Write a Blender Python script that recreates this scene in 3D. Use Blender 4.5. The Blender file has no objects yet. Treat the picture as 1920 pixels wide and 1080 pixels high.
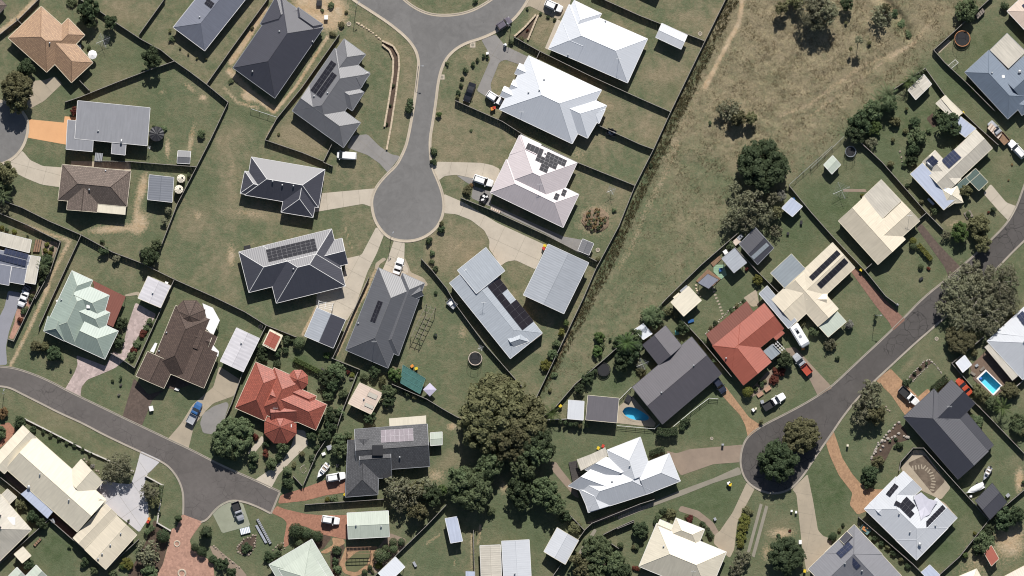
import bpy, bmesh, math, random
import numpy as np
from mathutils import Matrix, Vector

# ------------------------------------------------------------------ camera, world, sun, exposure
scene = bpy.context.scene
CAM_H = 1500.0
cam_d = bpy.data.cameras.new("camera")
cam = bpy.data.objects.new("camera", cam_d)
scene.collection.objects.link(cam)
cam.location = (0, 0, CAM_H)
cam.rotation_euler = (0, 0, 0)
cam_d.sensor_width = 36
cam_d.lens = 36 * CAM_H / 240.0
cam_d.clip_start = 10
cam_d.clip_end = 6000
scene.camera = cam

SUN_EL, SUN_AZ = math.radians(41), math.radians(7)      # azimuth east of north (up in the picture)
world = bpy.data.worlds.new("World")
scene.world = world
world.use_nodes = True
wn = world.node_tree.nodes
sky = wn.new("ShaderNodeTexSky")
sky.sky_type = 'NISHITA'
sky.sun_disc = False
sky.sun_elevation = SUN_EL
sky.sun_rotation = SUN_AZ
wn["Background"].inputs[1].default_value = 0.055
world.node_tree.links.new(sky.outputs[0], wn["Background"].inputs[0])
sd = bpy.data.lights.new("sun", 'SUN')
sd.energy = 5.0
sd.angle = math.radians(0.5)
sd.color = (1.0, 0.965, 0.92)
sun = bpy.data.objects.new("sun", sd)
scene.collection.objects.link(sun)
sun.rotation_euler = (math.pi / 2 - SUN_EL, 0, math.pi - SUN_AZ)
scene.view_settings.view_transform = 'Standard'
scene.view_settings.look = 'None'
scene.view_settings.exposure = 0.3
scene.cycles.filter_width = 1.1
scene.view_settings.gamma = 1.0
scene.view_settings.use_curve_mapping = False

# ------------------------------------------------------------------ plan coordinates (8 survey units = 1 metre)
random.seed(7)
rng = np.random.default_rng(7)
COL = scene.collection
OX = [0, 400, 800, 1160, 1520]
OY = [0, 260, 520, 780]

def U(t, x, y):
    if t == 'F':
        return x, y
    return OX[int(t[0])] + x / 3.6, OY[int(t[1])] + y / 3.6

def P(t, x, y):
    a, b = U(t, x, y)
    return Vector(((a - 960) / 8.0, (540 - b) / 8.0))

def PL(t, flat):
    return [P(t, flat[i], flat[i + 1]) for i in range(0, len(flat), 2)]

def v3(p, z=0.0):
    return (p[0], p[1], z)

# ------------------------------------------------------------------ mesh helpers
def mesh(name, verts, faces, mats=None, fm=None, smooth=False, uvs=None):
    me = bpy.data.meshes.new(name)
    me.from_pydata([tuple(v) for v in verts], [], faces)
    if mats is not None:
        for m in (mats if isinstance(mats, (list, tuple)) else [mats]):
            me.materials.append(m)
    if fm:
        me.polygons.foreach_set("material_index", fm)
    if smooth:
        me.polygons.foreach_set("use_smooth", [True] * len(me.polygons))
    if uvs:
        l = me.uv_layers.new(name="UVMap")
        l.data.foreach_set("uv", [c for uv in uvs for c in uv])
    me.update()
    return me

def link(name, data, parent=None, loc=None):
    o = bpy.data.objects.new(name, data)
    COL.objects.link(o)
    if parent is not None:
        o.parent = parent
    if loc is not None:
        o.location = loc
    return o

TOP = []          # (object, label, plan position) of every labelled thing, made unique at the end

def tag(o, label, cat=None, group=None, kind=None, pos=None):
    o["label"] = label
    if cat:
        o["category"] = cat
    if group:
        o["group"] = group
    if kind:
        o["kind"] = kind
    TOP.append((o, pos if pos is not None else (o.location.x, o.location.y)))
    return o

def empty(name, loc, rz=0.0):
    o = bpy.data.objects.new(name, None)
    COL.objects.link(o)
    o.location = loc
    o.rotation_euler = (0, 0, rz)
    o.empty_display_size = 0.3
    return o

class MB:
    """collects shapes of ONE part"""
    def __init__(s):
        s.v, s.f, s.m = [], [], []
    def add(s, v, f, m=0):
        n = len(s.v)
        s.v += [tuple(x) for x in v]
        s.f += [tuple(i + n for i in q) for q in f]
        s.m += [m] * len(f)
    def box(s, x0, y0, z0, x1, y1, z1, m=0):
        s.add([(x0, y0, z0), (x1, y0, z0), (x1, y1, z0), (x0, y1, z0), (x0, y0, z1), (x1, y0, z1), (x1, y1, z1), (x0, y1, z1)],
              [(3, 2, 1, 0), (4, 5, 6, 7), (0, 1, 5, 4), (1, 2, 6, 5), (2, 3, 7, 6), (3, 0, 4, 7)], m)
    def bar(s, p, q, w, h, m=0, off=0.0):
        """box along p->q (3d), w across in plan, h tall, its underside on the line"""
        p, q = Vector(p), Vector(q)
        d = q - p
        d2 = Vector((d.x, d.y, 0))
        if d2.length < 1e-6:
            s.box(p.x - w / 2, p.y - w / 2, min(p.z, q.z), p.x + w / 2, p.y + w / 2, max(p.z, q.z), m)
            return
        n = Vector((-d2.y, d2.x, 0)).normalized()
        a = n * (w / 2 + off); b = n * (-w / 2 + off); u = Vector((0, 0, h))
        s.add([p + a, q + a, q + b, p + b, p + a + u, q + a + u, q + b + u, p + b + u],
              [(3, 2, 1, 0), (4, 5, 6, 7), (0, 1, 5, 4), (1, 2, 6, 5), (2, 3, 7, 6), (3, 0, 4, 7)], m)
    def tube(s, p, q, r0, r1=None, n=7, m=0):
        r1 = r0 if r1 is None else r1
        p, q = Vector(p), Vector(q)
        d = (q - p)
        if d.length < 1e-6:
            return
        d.normalize()
        a = d.orthogonal().normalized(); b = d.cross(a)
        vs = []
        for c, r in ((p, r0), (q, r1)):
            for i in range(n):
                t = 2 * math.pi * i / n
                vs.append(c + (a * math.cos(t) + b * math.sin(t)) * r)
        fs = [(i, (i + 1) % n, n + (i + 1) % n, n + i) for i in range(n)]
        fs += [tuple(range(n - 1, -1, -1)), tuple(range(n, 2 * n))]
        s.add(vs, fs, m)
    def cyl(s, x, y, z0, z1, r0, r1=None, n=16, m=0):
        s.tube((x, y, z0), (x, y, z1), r0, r1, n, m)
    def torus(s, c, R, r, n=24, k=6, m=0, sx=1.0):
        vs, fs = [], []
        for i in range(n):
            t = 2 * math.pi * i / n
            for j in range(k):
                u = 2 * math.pi * j / k
                rr = R + r * math.cos(u)
                vs.append((c[0] + rr * math.cos(t) * sx, c[1] + rr * math.sin(t), c[2] + r * math.sin(u)))
        for i in range(n):
            for j in range(k):
                a = i * k + j; b = i * k + (j + 1) % k
                c2 = ((i + 1) % n) * k + (j + 1) % k; d = ((i + 1) % n) * k + j
                fs.append((a, d, c2, b))
        s.add(vs, fs, m)
    def loft(s, secs, m=0):
        """secs: (x, half width, z low, z high, corner) from tail to nose"""
        rings = []
        for (x, hw, z0, z1, r) in secs:
            rings.append([(x, -hw * .93, z0), (x, hw * .93, z0), (x, hw, z0 + (z1 - z0) * .45), (x, hw - r * .25, z1 - r), (x, hw - r, z1), (x, -hw + r, z1), (x, -hw + r * .25, z1 - r), (x, -hw, z0 + (z1 - z0) * .45)])
        vs = [p for r in rings for p in r]
        k = 8; fs = []
        for i in range(len(rings) - 1):
            for j in range(k):
                fs.append((i * k + j, i * k + (j + 1) % k, (i + 1) * k + (j + 1) % k, (i + 1) * k + j))
        fs += [tuple(range(k - 1, -1, -1)), tuple(range((len(rings) - 1) * k, len(rings) * k))]
        s.add(vs, fs, m)
    def dome(s, c, rx, ry, rz, n=12, k=4, m=0, full=False):
        vs, fs = [], []
        lo = -k if full else 0
        rows = list(range(lo, k))
        for i in rows:
            ph = math.pi / 2 * i / k
            for j in range(n):
                t = 2 * math.pi * j / n
                vs.append((c[0] + rx * math.cos(ph) * math.cos(t), c[1] + ry * math.cos(ph) * math.sin(t), c[2] + rz * math.sin(ph)))
        for i in range(len(rows) - 1):
            for j in range(n):
                fs.append((i * n + j, i * n + (j + 1) % n, (i + 1) * n + (j + 1) % n, (i + 1) * n + j))
        vs.append((c[0], c[1], c[2] + rz))
        for j in range(n):
            fs.append(((len(rows) - 1) * n + j, (len(rows) - 1) * n + (j + 1) % n, len(vs) - 1))
        s.add(vs, fs, m)
    def prism(s, pts, z0, z1, m=0, side=None):
        n = len(pts)
        ar = sum(pts[i][0] * pts[(i + 1) % n][1] - pts[(i + 1) % n][0] * pts[i][1] for i in range(n))
        if ar < 0:
            pts = pts[::-1]
        vs = [(p[0], p[1], z0) for p in pts] + [(p[0], p[1], z1) for p in pts]
        s.add(vs, [tuple(range(n, 2 * n))], m)
        k = len(s.v) - 2 * n
        s.f += [tuple(k + i for i in q) for q in [(i, (i + 1) % n, n + (i + 1) % n, n + i) for i in range(n)]]
        s.m += [m if side is None else side] * n
        s.f.append(tuple(k + i for i in range(n - 1, -1, -1))); s.m.append(m)
    def build(s, name, mats, parent=None, off=(0, 0, 0), smooth=False, loc=None):
        v = [(a - off[0], b - off[1], c - off[2]) for a, b, c in s.v]
        me = mesh(name, v, s.f, mats, s.m if isinstance(mats, (list, tuple)) and len(mats) > 1 else None, smooth)
        return link(name, me, parent, loc)
    def data(s, name, mats, smooth=False):
        return mesh(name, s.v, s.f, mats, s.m if isinstance(mats, (list, tuple)) and len(mats) > 1 else None, smooth)

# ------------------------------------------------------------------ materials
def newmat(name):
    m = bpy.data.materials.new(name)
    m.use_nodes = True
    nt = m.node_tree
    return m, nt, nt.nodes, nt.links, nt.nodes["Principled BSDF"]

def node(nt, typ, **kw):
    n = nt.nodes.new(typ)
    for k, v in kw.items():
        if k.startswith('_'):
            setattr(n, k[1:], v)
        else:
            n.inputs[k.replace('__', ' ')].default_value = v
    return n

def mixc(nt, fac, a, b, blend='MIX'):
    n = nt.nodes.new("ShaderNodeMix")
    n.data_type = 'RGBA'
    n.blend_type = blend
    for i, x in ((0, fac), (6, a), (7, b)):
        if hasattr(x, 'is_output') or isinstance(x, bpy.types.NodeSocket):
            nt.links.new(x, n.inputs[i])
        elif i == 0:
            n.inputs[0].default_value = x
        else:
            n.inputs[i].default_value = (*x, 1) if len(x) == 3 else x
    return n.outputs[2]

def math_n(nt, op, a, b=None, c=None, clamp=False):
    n = nt.nodes.new("ShaderNodeMath")
    n.operation = op
    n.use_clamp = clamp
    for i, x in enumerate((a, b, c)):
        if x is None:
            continue
        if isinstance(x, bpy.types.NodeSocket):
            nt.links.new(x, n.inputs[i])
        else:
            n.inputs[i].default_value = x
    return n.outputs[0]

def ramp(nt, sock, lo, hi):
    n = nt.nodes.new("ShaderNodeMapRange")
    nt.links.new(sock, n.inputs[0])
    n.inputs[1].default_value = lo
    n.inputs[2].default_value = hi
    n.clamp = True
    return n.outputs[0]

def noise(nt, vec, scale, detail=4.0, rough=.6, dist=0.0):
    n = nt.nodes.new("ShaderNodeTexNoise")
    n.inputs["Scale"].default_value = scale
    n.inputs["Detail"].default_value = detail
    n.inputs["Roughness"].default_value = rough
    n.inputs["Distortion"].default_value = dist
    if vec is not None:
        nt.links.new(vec, n.inputs["Vector"])
    return n.outputs[0]

def shade(c, k):
    return tuple(min(1, x * k) for x in c[:3])

MATS = {}
def plain(name, col, rough=.75, var=.18, scale=1.2, metal=0.0, bump=0.0, spec=.4):
    """colour with grain and soft stains"""
    if name in MATS:
        return MATS[name]
    m, nt, N, L, B = newmat(name)
    g = N.new("ShaderNodeNewGeometry").outputs["Position"]
    n1 = ramp(nt, noise(nt, g, scale, 5), .3, .7)
    n2 = ramp(nt, noise(nt, g, scale * 9, 3), .25, .75)
    c = mixc(nt, n1, shade(col, 1 - var), shade(col, 1 + var))
    c = mixc(nt, math_n(nt, 'MULTIPLY', n2, .5), c, shade(col, 1 - var * .8))
    L.new(c, B.inputs["Base Color"])
    B.inputs["Roughness"].default_value = rough
    B.inputs["Metallic"].default_value = metal
    B.inputs["Specular IOR Level"].default_value = spec
    if bump:
        b = N.new("ShaderNodeBump"); b.inputs["Strength"].default_value = bump; b.inputs["Distance"].default_value = .05
        L.new(noise(nt, g, scale * 9, 4), b.inputs["Height"]); L.new(b.outputs[0], B.inputs["Normal"])
    MATS[name] = m
    return m

def gloss(name, col, rough=.25, coat=.6, metal=0.0):
    if name in MATS:
        return MATS[name]
    m, nt, N, L, B = newmat(name)
    g = N.new("ShaderNodeNewGeometry").outputs["Position"]
    n1 = ramp(nt, noise(nt, g, 3.0, 4), .3, .7)
    L.new(mixc(nt, n1, shade(col, .9), shade(col, 1.06)), B.inputs["Base Color"])
    B.inputs["Roughness"].default_value = rough
    B.inputs["Metallic"].default_value = metal
    B.inputs["Coat Weight"].default_value = coat
    B.inputs["Coat Roughness"].default_value = .08
    MATS[name] = m
    return m

def roof_metal(name, col, period=.42, rib=.35, rough=.5, stain=.12, col2=None, spec=.6):
    """ribbed steel sheets: u runs along the eave, v up the slope, both in metres"""
    if name in MATS:
        return MATS[name]
    m, nt, N, L, B = newmat(name)
    uv = N.new("ShaderNodeUVMap").outputs[0]
    sp = N.new("ShaderNodeSeparateXYZ"); L.new(uv, sp.inputs[0])
    w = math_n(nt, 'SINE', math_n(nt, 'MULTIPLY', sp.outputs[0], 2 * math.pi / period))
    wp = ramp(nt, w, .25, .95)
    g = N.new("ShaderNodeNewGeometry").outputs["Position"]
    # sheet to sheet variation and streaks down the slope
    cx = N.new("ShaderNodeCombineXYZ")
    L.new(math_n(nt, 'MULTIPLY', sp.outputs[0], 2.2), cx.inputs[0]); L.new(math_n(nt, 'MULTIPLY', sp.outputs[1], .25), cx.inputs[1])
    st = ramp(nt, noise(nt, cx.outputs[0], 1.0, 3), .3, .7)
    big = ramp(nt, noise(nt, g, .35, 5), .3, .7)
    gr = ramp(nt, noise(nt, g, 5.0, 3, .7), .25, .75)
    c = mixc(nt, st, shade(col, 1 - stain), shade(col, 1 + stain * .6))
    c = mixc(nt, math_n(nt, 'MULTIPLY', big, stain * 2.5), c, col2 or shade(col, .72))
    c = mixc(nt, math_n(nt, 'MULTIPLY', gr, .22), c, shade(col, .8))
    c = mixc(nt, math_n(nt, 'MULTIPLY', wp, .16 * rib / .35), c, shade(col, .6))
    L.new(c, B.inputs["Base Color"])
    b = N.new("ShaderNodeBump"); b.inputs["Strength"].default_value = rib * .7; b.inputs["Distance"].default_value = .03
    L.new(w, b.inputs["Height"]); L.new(b.outputs[0], B.inputs["Normal"])
    B.inputs["Roughness"].default_value = rough
    B.inputs["Specular IOR Level"].default_value = spec
    MATS[name] = m
    return m

def roof_tile(name, col, col2, row=.42, rough=.75, spec=.3):
    """rows of concrete or clay tiles"""
    if name in MATS:
        return MATS[name]
    m, nt, N, L, B = newmat(name)
    uv = N.new("ShaderNodeUVMap").outputs[0]
    br = N.new("ShaderNodeTexBrick")
    L.new(uv, br.inputs["Vector"])
    br.inputs["Scale"].default_value = 1.0
    br.inputs["Brick Width"].default_value = .38
    br.inputs["Row Height"].default_value = row
    br.inputs["Mortar Size"].default_value = .035
    br.inputs["Color1"].default_value = (*shade(col, 1.12), 1)
    br.inputs["Color2"].default_value = (*shade(col2, .95), 1)
    br.inputs["Mortar"].default_value = (*shade(col2, .5), 1)
    g = N.new("ShaderNodeNewGeometry").outputs["Position"]
    big = ramp(nt, noise(nt, g, .5, 5), .35, .7)
    gr = ramp(nt, noise(nt, g, 6.0, 3, .7), .25, .75)
    c = mixc(nt, math_n(nt, 'MULTIPLY', big, .45), br.outputs[0], shade(col2, .75))
    c = mixc(nt, math_n(nt, 'MULTIPLY', gr, .25), c, shade(col2, .6))
    L.new(c, B.inputs["Base Color"])
    sp = N.new("ShaderNodeSeparateXYZ"); L.new(uv, sp.inputs[0])
    fr = math_n(nt, 'FRACT', math_n(nt, 'DIVIDE', sp.outputs[1], row))
    b = N.new("ShaderNodeBump"); b.inputs["Strength"].default_value = .5; b.inputs["Distance"].default_value = .05
    L.new(fr, b.inputs["Height"]); L.new(b.outputs[0], B.inputs["Normal"])
    B.inputs["Roughness"].default_value = rough
    B.inputs["Specular IOR Level"].default_value = spec
    MATS[name] = m
    return m

def foliage(name, a, b, c):
    m, nt, N, L, B = newmat(name)
    g = N.new("ShaderNodeNewGeometry")
    oi = N.new("ShaderNodeObjectInfo")
    n1 = ramp(nt, noise(nt, g.outputs["Position"], 1.1, 3), .32, .68)
    col = mixc(nt, n1, a, b)
    isl = g.outputs["Random Per Island"]
    col = mixc(nt, math_n(nt, 'MULTIPLY', isl, .75), col, c)
    hs = N.new("ShaderNodeHueSaturation")
    L.new(col, hs.inputs["Color"])
    L.new(math_n(nt, 'MULTIPLY_ADD', oi.outputs["Random"], .4, .8), hs.inputs["Value"])
    L.new(math_n(nt, 'MULTIPLY_ADD', oi.outputs["Random"], .03, .485), hs.inputs["Hue"])
    L.new(hs.outputs[0], B.inputs["Base Color"])
    B.inputs["Roughness"].default_value = .7
    B.inputs["Specular IOR Level"].default_value = .25
    tr = N.new("ShaderNodeBsdfTranslucent")
    L.new(hs.outputs[0], tr.inputs[0])
    mx = N.new("ShaderNodeMixShader"); mx.inputs[0].default_value = .42
    L.new(B.outputs[0], mx.inputs[1]); L.new(tr.outputs[0], mx.inputs[2])
    L.new(mx.outputs[0], N["Material Output"].inputs[0])
    return m

def asphalt(name, col, crack=0.0):
    m, nt, N, L, B = newmat(name)
    g = N.new("ShaderNodeNewGeometry").outputs["Position"]
    big = ramp(nt, noise(nt, g, .12, 6, .65), .3, .7)
    mid = ramp(nt, noise(nt, g, .7, 6, .7, 1.0), .36, .64)
    gr = ramp(nt, noise(nt, g, 9.0, 4, .75), .2, .8)
    c = mixc(nt, big, shade(col, .8), shade(col, 1.2))
    c = mixc(nt, math_n(nt, 'MULTIPLY', mid, .5), c, shade(col, .76))
    c = mixc(nt, math_n(nt, 'MULTIPLY', gr, .45), c, shade(col, 1.4))
    # repair patches and darker wheel-worn areas
    vp = N.new("ShaderNodeTexVoronoi"); vp.inputs["Scale"].default_value = .11; L.new(g, vp.inputs["Vector"])
    sv = N.new("ShaderNodeSeparateColor"); L.new(vp.outputs["Color"], sv.inputs[0])
    c = mixc(nt, math_n(nt, 'MULTIPLY', sv.outputs[0], .22), c, shade(col, .62))
    wear = ramp(nt, noise(nt, g, .28, 5, .6, 2.2), .42, .68)
    c = mixc(nt, math_n(nt, 'MULTIPLY', wear, .4), c, shade(col, 1.3))
    spots = ramp(nt, noise(nt, g, 1.6, 3, .5), .70, .78)
    c = mixc(nt, math_n(nt, 'MULTIPLY', spots, .5), c, shade(col, .5))
    if crack:
        wob = N.new("ShaderNodeVectorMath"); wob.operation = 'ADD'
        nn = N.new("ShaderNodeTexNoise"); nn.inputs["Scale"].default_value = .5; L.new(g, nn.inputs["Vector"])
        L.new(g, wob.inputs[0]); L.new(nn.outputs["Color"], wob.inputs[1])
        for sc, wd in ((.16, .012), (.42, .02)):
            vo = N.new("ShaderNodeTexVoronoi"); vo.feature = 'DISTANCE_TO_EDGE'
            vo.inputs["Scale"].default_value = sc
            L.new(wob.outputs[0], vo.inputs["Vector"])
            line = math_n(nt, 'SUBTRACT', 1.0, ramp(nt, vo.outputs["Distance"], wd * .3, wd))
            gate = ramp(nt, noise(nt, g, .09, 2), .46, .56)
            c = mixc(nt, math_n(nt, 'MULTIPLY', math_n(nt, 'MULTIPLY', line, gate), crack), c, (.018, .017, .017))
    L.new(c, B.inputs["Base Color"])
    B.inputs["Roughness"].default_value = .9
    B.inputs["Specular IOR Level"].default_value = .2
    b = N.new("ShaderNodeBump"); b.inputs["Strength"].default_value = .3; b.inputs["Distance"].default_value = .03
    L.new(gr, b.inputs["Height"]); L.new(b.outputs[0], B.inputs["Normal"])
    return m

def paving(name, col, col2, brick=None, stain=.3):
    """concrete, or brick pavers when brick = (width, height) in metres"""
    m, nt, N, L, B = newmat(name)
    g = N.new("ShaderNodeNewGeometry").outputs["Position"]
    big = ramp(nt, noise(nt, g, .3, 6, .65), .3, .7)
    gr = ramp(nt, noise(nt, g, 7.0, 4, .75), .2, .8)
    c = mixc(nt, big, col, col2)
    if brick:
        br = N.new("ShaderNodeTexVoronoi"); br.inputs["Scale"].default_value = 1 / brick
        L.new(g, br.inputs["Vector"])
        c = mixc(nt, math_n(nt, 'MULTIPLY', br.outputs["Color"], .8), c, shade(col2, .6))
    c = mixc(nt, math_n(nt, 'MULTIPLY', gr, .3), c, shade(col2, .75))
    st = ramp(nt, noise(nt, g, .55, 4, .6, 1.5), .58, .75)
    c = mixc(nt, math_n(nt, 'MULTIPLY', st, stain), c, shade(col2, .6))
    L.new(c, B.inputs["Base Color"])
    B.inputs["Roughness"].default_value = .85
    B.inputs["Specular IOR Level"].default_value = .25
    return m
# ------------------------------------------------------------------ ground: one sheet with patches of dry grass and bare soil
XS = np.concatenate([[-900, -500, -300, -200, -150], np.arange(-124, 124.01, .5), [150, 200, 300, 500, 900]])
YS = np.concatenate([[-900, -500, -300, -180, -110], np.arange(-72, 72.01, .5), [110, 180, 300, 500, 900]])
GX, GY = np.meshgrid(XS, YS)
PXX, PYY = GX * 8 + 960, 540 - GY * 8

def inpoly(pts, X, Y):
    r = np.zeros(X.shape, bool)
    n = len(pts)
    for i in range(n):
        x0, y0 = pts[i]; x1, y1 = pts[(i + 1) % n]
        if y0 == y1:
            continue
        c = ((y0 > Y) != (y1 > Y)) & (X < (x1 - x0) * (Y - y0) / (y1 - y0) + x0)
        r ^= c
    return r

def blur(a, k):
    if k < 1:
        return a
    ker = np.ones(2 * k + 1) / (2 * k + 1)
    for _ in range(2):
        a = np.apply_along_axis(lambda m: np.convolve(m, ker, 'same'), 0, a)
        a = np.apply_along_axis(lambda m: np.convolve(m, ker, 'same'), 1, a)
    return a

def seg_dist(pts, X, Y):
    d = np.full(X.shape, 1e9)
    for (x0, y0), (x1, y1) in zip(pts, pts[1:]):
        dx, dy = x1 - x0, y1 - y0
        t = np.clip(((X - x0) * dx + (Y - y0) * dy) / (dx * dx + dy * dy + 1e-9), 0, 1)
        d = np.minimum(d, np.hypot(X - x0 - t * dx, Y - y0 - t * dy))
    return d

def UL(t, flat):
    return [U(t, flat[i], flat[i + 1]) for i in range(0, len(flat), 2)]

DRY = np.full(GX.shape, .30)
BARE = np.zeros(GX.shape)
LUSH = np.zeros(GX.shape)

def zone(A, t, flat, val, feather=4, mode='set'):
    m = blur(inpoly(UL(t, flat), PXX, PYY).astype(float), feather)
    A[:] = A * (1 - m) + val * m if mode == 'set' else A + val * m

def spot(A, t, x, y, rx, ry, val, ang=0):
    cx, cy = U(t, x, y)
    s = 1 if t == 'F' else 1 / 3.6
    ca, sa = math.cos(math.radians(ang)), math.sin(math.radians(ang))
    dx, dy = PXX - cx, PYY - cy
    a, b = (dx * ca + dy * sa) / (rx * s), (-dx * sa + dy * ca) / (ry * s)
    A += val * np.exp(-(a * a + b * b))

def streak(A, t, flat, w, val):
    d = seg_dist(UL(t, flat), PXX, PYY)
    A += val * np.exp(-(d / w) ** 2)

PADDOCK = [1365, 0, 1365, -60, 1930, -60, 1850, 5, 1750, 95, 1730, 130, 1668, 172, 1600, 240, 1480, 348, 1400, 425, 1380, 440, 1250, 560, 1130, 675, 1010, 785, 1003, 752, 1095, 560, 1160, 430, 1225, 280, 1322, 78]
zone(DRY, 'F', PADDOCK, .33, 2)
zone(DRY, 'F', [1370, -40, 1800, -40, 1700, 120, 1560, 250, 1400, 290, 1270, 240, 1330, 100], 1.0, 10)
zone(DRY, 'F', [1003, 752, 1095, 570, 1160, 560, 1240, 560, 1120, 670, 1012, 775], .3, 8)
zone(DRY, '10', [350, 940, 540, 770, 800, 985, 745, 1075], .95, 2)
zone(DRY, 'F', [1130, 175, 1252, 220, 1225, 275, 1105, 225], .95, 3)
zone(DRY, '20', [50, 760, 190, 700, 600, 900, 560, 1100, 40, 1150], .72, 4)
zone(DRY, '21', [130, 515, 300, 555, 415, 690, 400, 740, 200, 890, 60, 900, 0, 820, 0, 680], .85, 2)
zone(DRY, '21', [500, 865, 600, 825, 735, 885, 650, 1050, 560, 960], .75, 2)
zone(DRY, '20', [430, 590, 440, 540, 490, 430, 540, 410, 610, 440, 600, 540, 500, 640], .95, 2)
zone(DRY, '20', [760, 110, 890, 140, 800, 320, 690, 270], .8, 2)
zone(DRY, '20', [250, 420, 400, 420, 340, 600, 220, 680, 200, 600], .75, 3)
zone(DRY, '20', [110, 430, 270, 300, 370, 280, 420, 360, 300, 400, 200, 560, 120, 520], .65, 3)
zone(DRY, '00', [680, 0, 1080, 0, 930, 230, 800, 150], .72, 3)
zone(DRY, '00', [1000, 160, 1160, 180, 1380, 420, 1340, 480, 1180, 380, 960, 240], .65, 3)
zone(DRY, '10', [0, 240, 230, 0, 340, 0, 60, 420, 0, 470], .65, 3)
zone(DRY, '10', [940, 30, 1350, 330, 1370, 430, 1310, 900, 1240, 1050, 1180, 1020, 1250, 400, 1130, 270, 960, 150], .8, 2)
zone(DRY, '11', [870, 130, 1160, 240, 1090, 320, 760, 340, 800, 180], .6, 4)
zone(DRY, '11', [880, 130, 1010, 120, 1170, 225, 1100, 290, 980, 190], .75, 3)
spot(DRY, '11', 130, 270, 60, 260, .55); spot(DRY, '11', 290, 510, 190, 50, .6, 6); spot(DRY, '11', 120, 900, 60, 130, .4)
spot(BARE, '11', 250, 505, 130, 25, .35, 6); spot(BARE, '11', 120, 790, 30, 80, .5); spot(BARE, '11', 130, 190, 25, 60, .25)
spot(DRY, '10', 140, 900, 130, 80, .5); spot(DRY, '10', 30, 1000, 60, 80, .3); spot(LUSH, '10', 240, 780, 150, 70, .6, 20)
spot(BARE, '01', 960, 330, 30, 100, .75, 12); spot(BARE, '01', 760, 610, 160, 28, .7, -5); spot(BARE, '01', 945, 570, 50, 80, .7, 20)
spot(BARE, '01', 920, 480, 20, 80, .4); spot(DRY, '01', 270, 420, 120, 60, .35, 20)
spot(DRY, '01', 1350, 540, 60, 90, .5); spot(BARE, '01', 1335, 520, 30, 30, .4); spot(LUSH, '01', 1400, 380, 60, 120, .4)
streak(BARE, '01', [170, 590, 470, 690, 300, 1020], 4, .55)
streak(BARE, '02', [330, 60, 190, 360, 70, 600], 4, .6)
streak(DRY, '01', [170, 590, 470, 690, 300, 1020], 10, .3)
spot(BARE, '00', 1290, 950, 20, 120, .5, 10); spot(BARE, '00', 1130, 1000, 18, 70, .6); spot(BARE, '00', 1370, 660, 30, 20, .7)
spot(BARE, '00', 1090, 625, 25, 10, .5); spot(BARE, '00', 1280, 590, 50, 15, .5, 40); spot(DRY, '00', 750, 510, 90, 30, .4)
zone(LUSH, '00', [640, 60, 960, 260, 980, 470, 700, 590, 580, 560, 660, 420], .5, 8)
streak(BARE, '00', [0, 215, 110, 130, 230, 10], 5, .8); streak(BARE, '00', [30, 250, 200, 60], 3, .25)
# building site sand round the charcoal roof
zone(BARE, '10', [520, -40, 840, -40, 905, 80, 830, 215, 745, 185, 600, 50, 560, 50], 1.0, 3)
streak(BARE, '10', [350, 60, 210, 290, 120, 420], 5, .95); streak(BARE, '10', [110, 480, 270, 640, 410, 745], 6, .9)
streak(BARE, '10', [430, 735, 560, 580, 770, 250], 3, .75); streak(BARE, '10', [70, 590, 160, 690, 300, 730], 3, .5)
streak(BARE, '10', [590, 680, 830, 340], 1.6, .9); streak(BARE, '10', [400, 850, 360, 930], 3, .4)
spot(BARE, '10', 235, 655, 45, 25, 1.0, 20)
streak(BARE, '12', [700, 200, 600, 390], 2.6, .9); streak(BARE, '12', [1040, 40, 870, 430, 830, 520], 3.4, .9)
streak(BARE, '11', [1110, 850, 1010, 1080], 2.5, .7); streak(BARE, '11', [885, 590, 935, 740], 2, .4)
# paddock trails
streak(BARE, '30', [840, -40, 815, 150, 740, 285, 650, 460, 585, 590], 4.5, .7); streak(BARE, '30', [600, 520, 400, 900, 300, 1080], 8, .2)
streak(BARE, '31', [400, 40, 320, 230, 190, 470, 95, 720, 0, 870], 8, .24); streak(BARE, '40', [800, 150, 690, 300, 330, 455, 0, 700, -200, 780], 5, .3)
streak(BARE, '40', [700, 290, 420, 470, 0, 780], 3, .3); streak(DRY, '40', [880, 0, 760, 230], 25, .3)
streak(DRY, 'F', [1322, 100, 1225, 300, 1160, 440, 1095, 575], 7, -.25); streak(LUSH, 'F', [1330, 90, 1170, 430, 1010, 755], 5, .55)
spot(LUSH, '40', 600, 180, 90, 60, .8, 40); spot(LUSH, '30', 1050, 530, 90, 80, .5); spot(DRY, '31', 450, 250, 160, 200, .2); spot(LUSH, '31', 500, 330, 120, 60, .35)
spot(LUSH, '31', 150, 850, 120, 160, .5); spot(LUSH, '31', 330, 650, 80, 120, .35); spot(DRY, '31', 520, 560, 130, 100, .3)
spot(DRY, '30', 300, 520, 100, 70, .6); spot(DRY, '30', 450, 100, 140, 60, .4, 25); spot(LUSH, '30', 350, 610, 60, 60, .7)
zone(DRY, 'F', [1180, 20, 1320, 80, 1300, 90, 1200, 50], .5, 3)
spot(DRY, '41', 960, 540, 110, 60, .9); spot(DRY, '41', 1290, 200, 90, 90, .6); spot(BARE, '41', 980, 580, 60, 30, .4)
spot(DRY, '42', 650, 600, 70, 18, .9, -45); spot(DRY, '42', 300, 170, 120, 60, .3); spot(DRY, '42', 380, 330, 60, 90, .3)
spot(LUSH, '41', 200, 420, 220, 200, .5); spot(LUSH, '32', 640, 900, 160, 90, .35); spot(LUSH, '33', 600, 100, 160, 60, .4)
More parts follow.
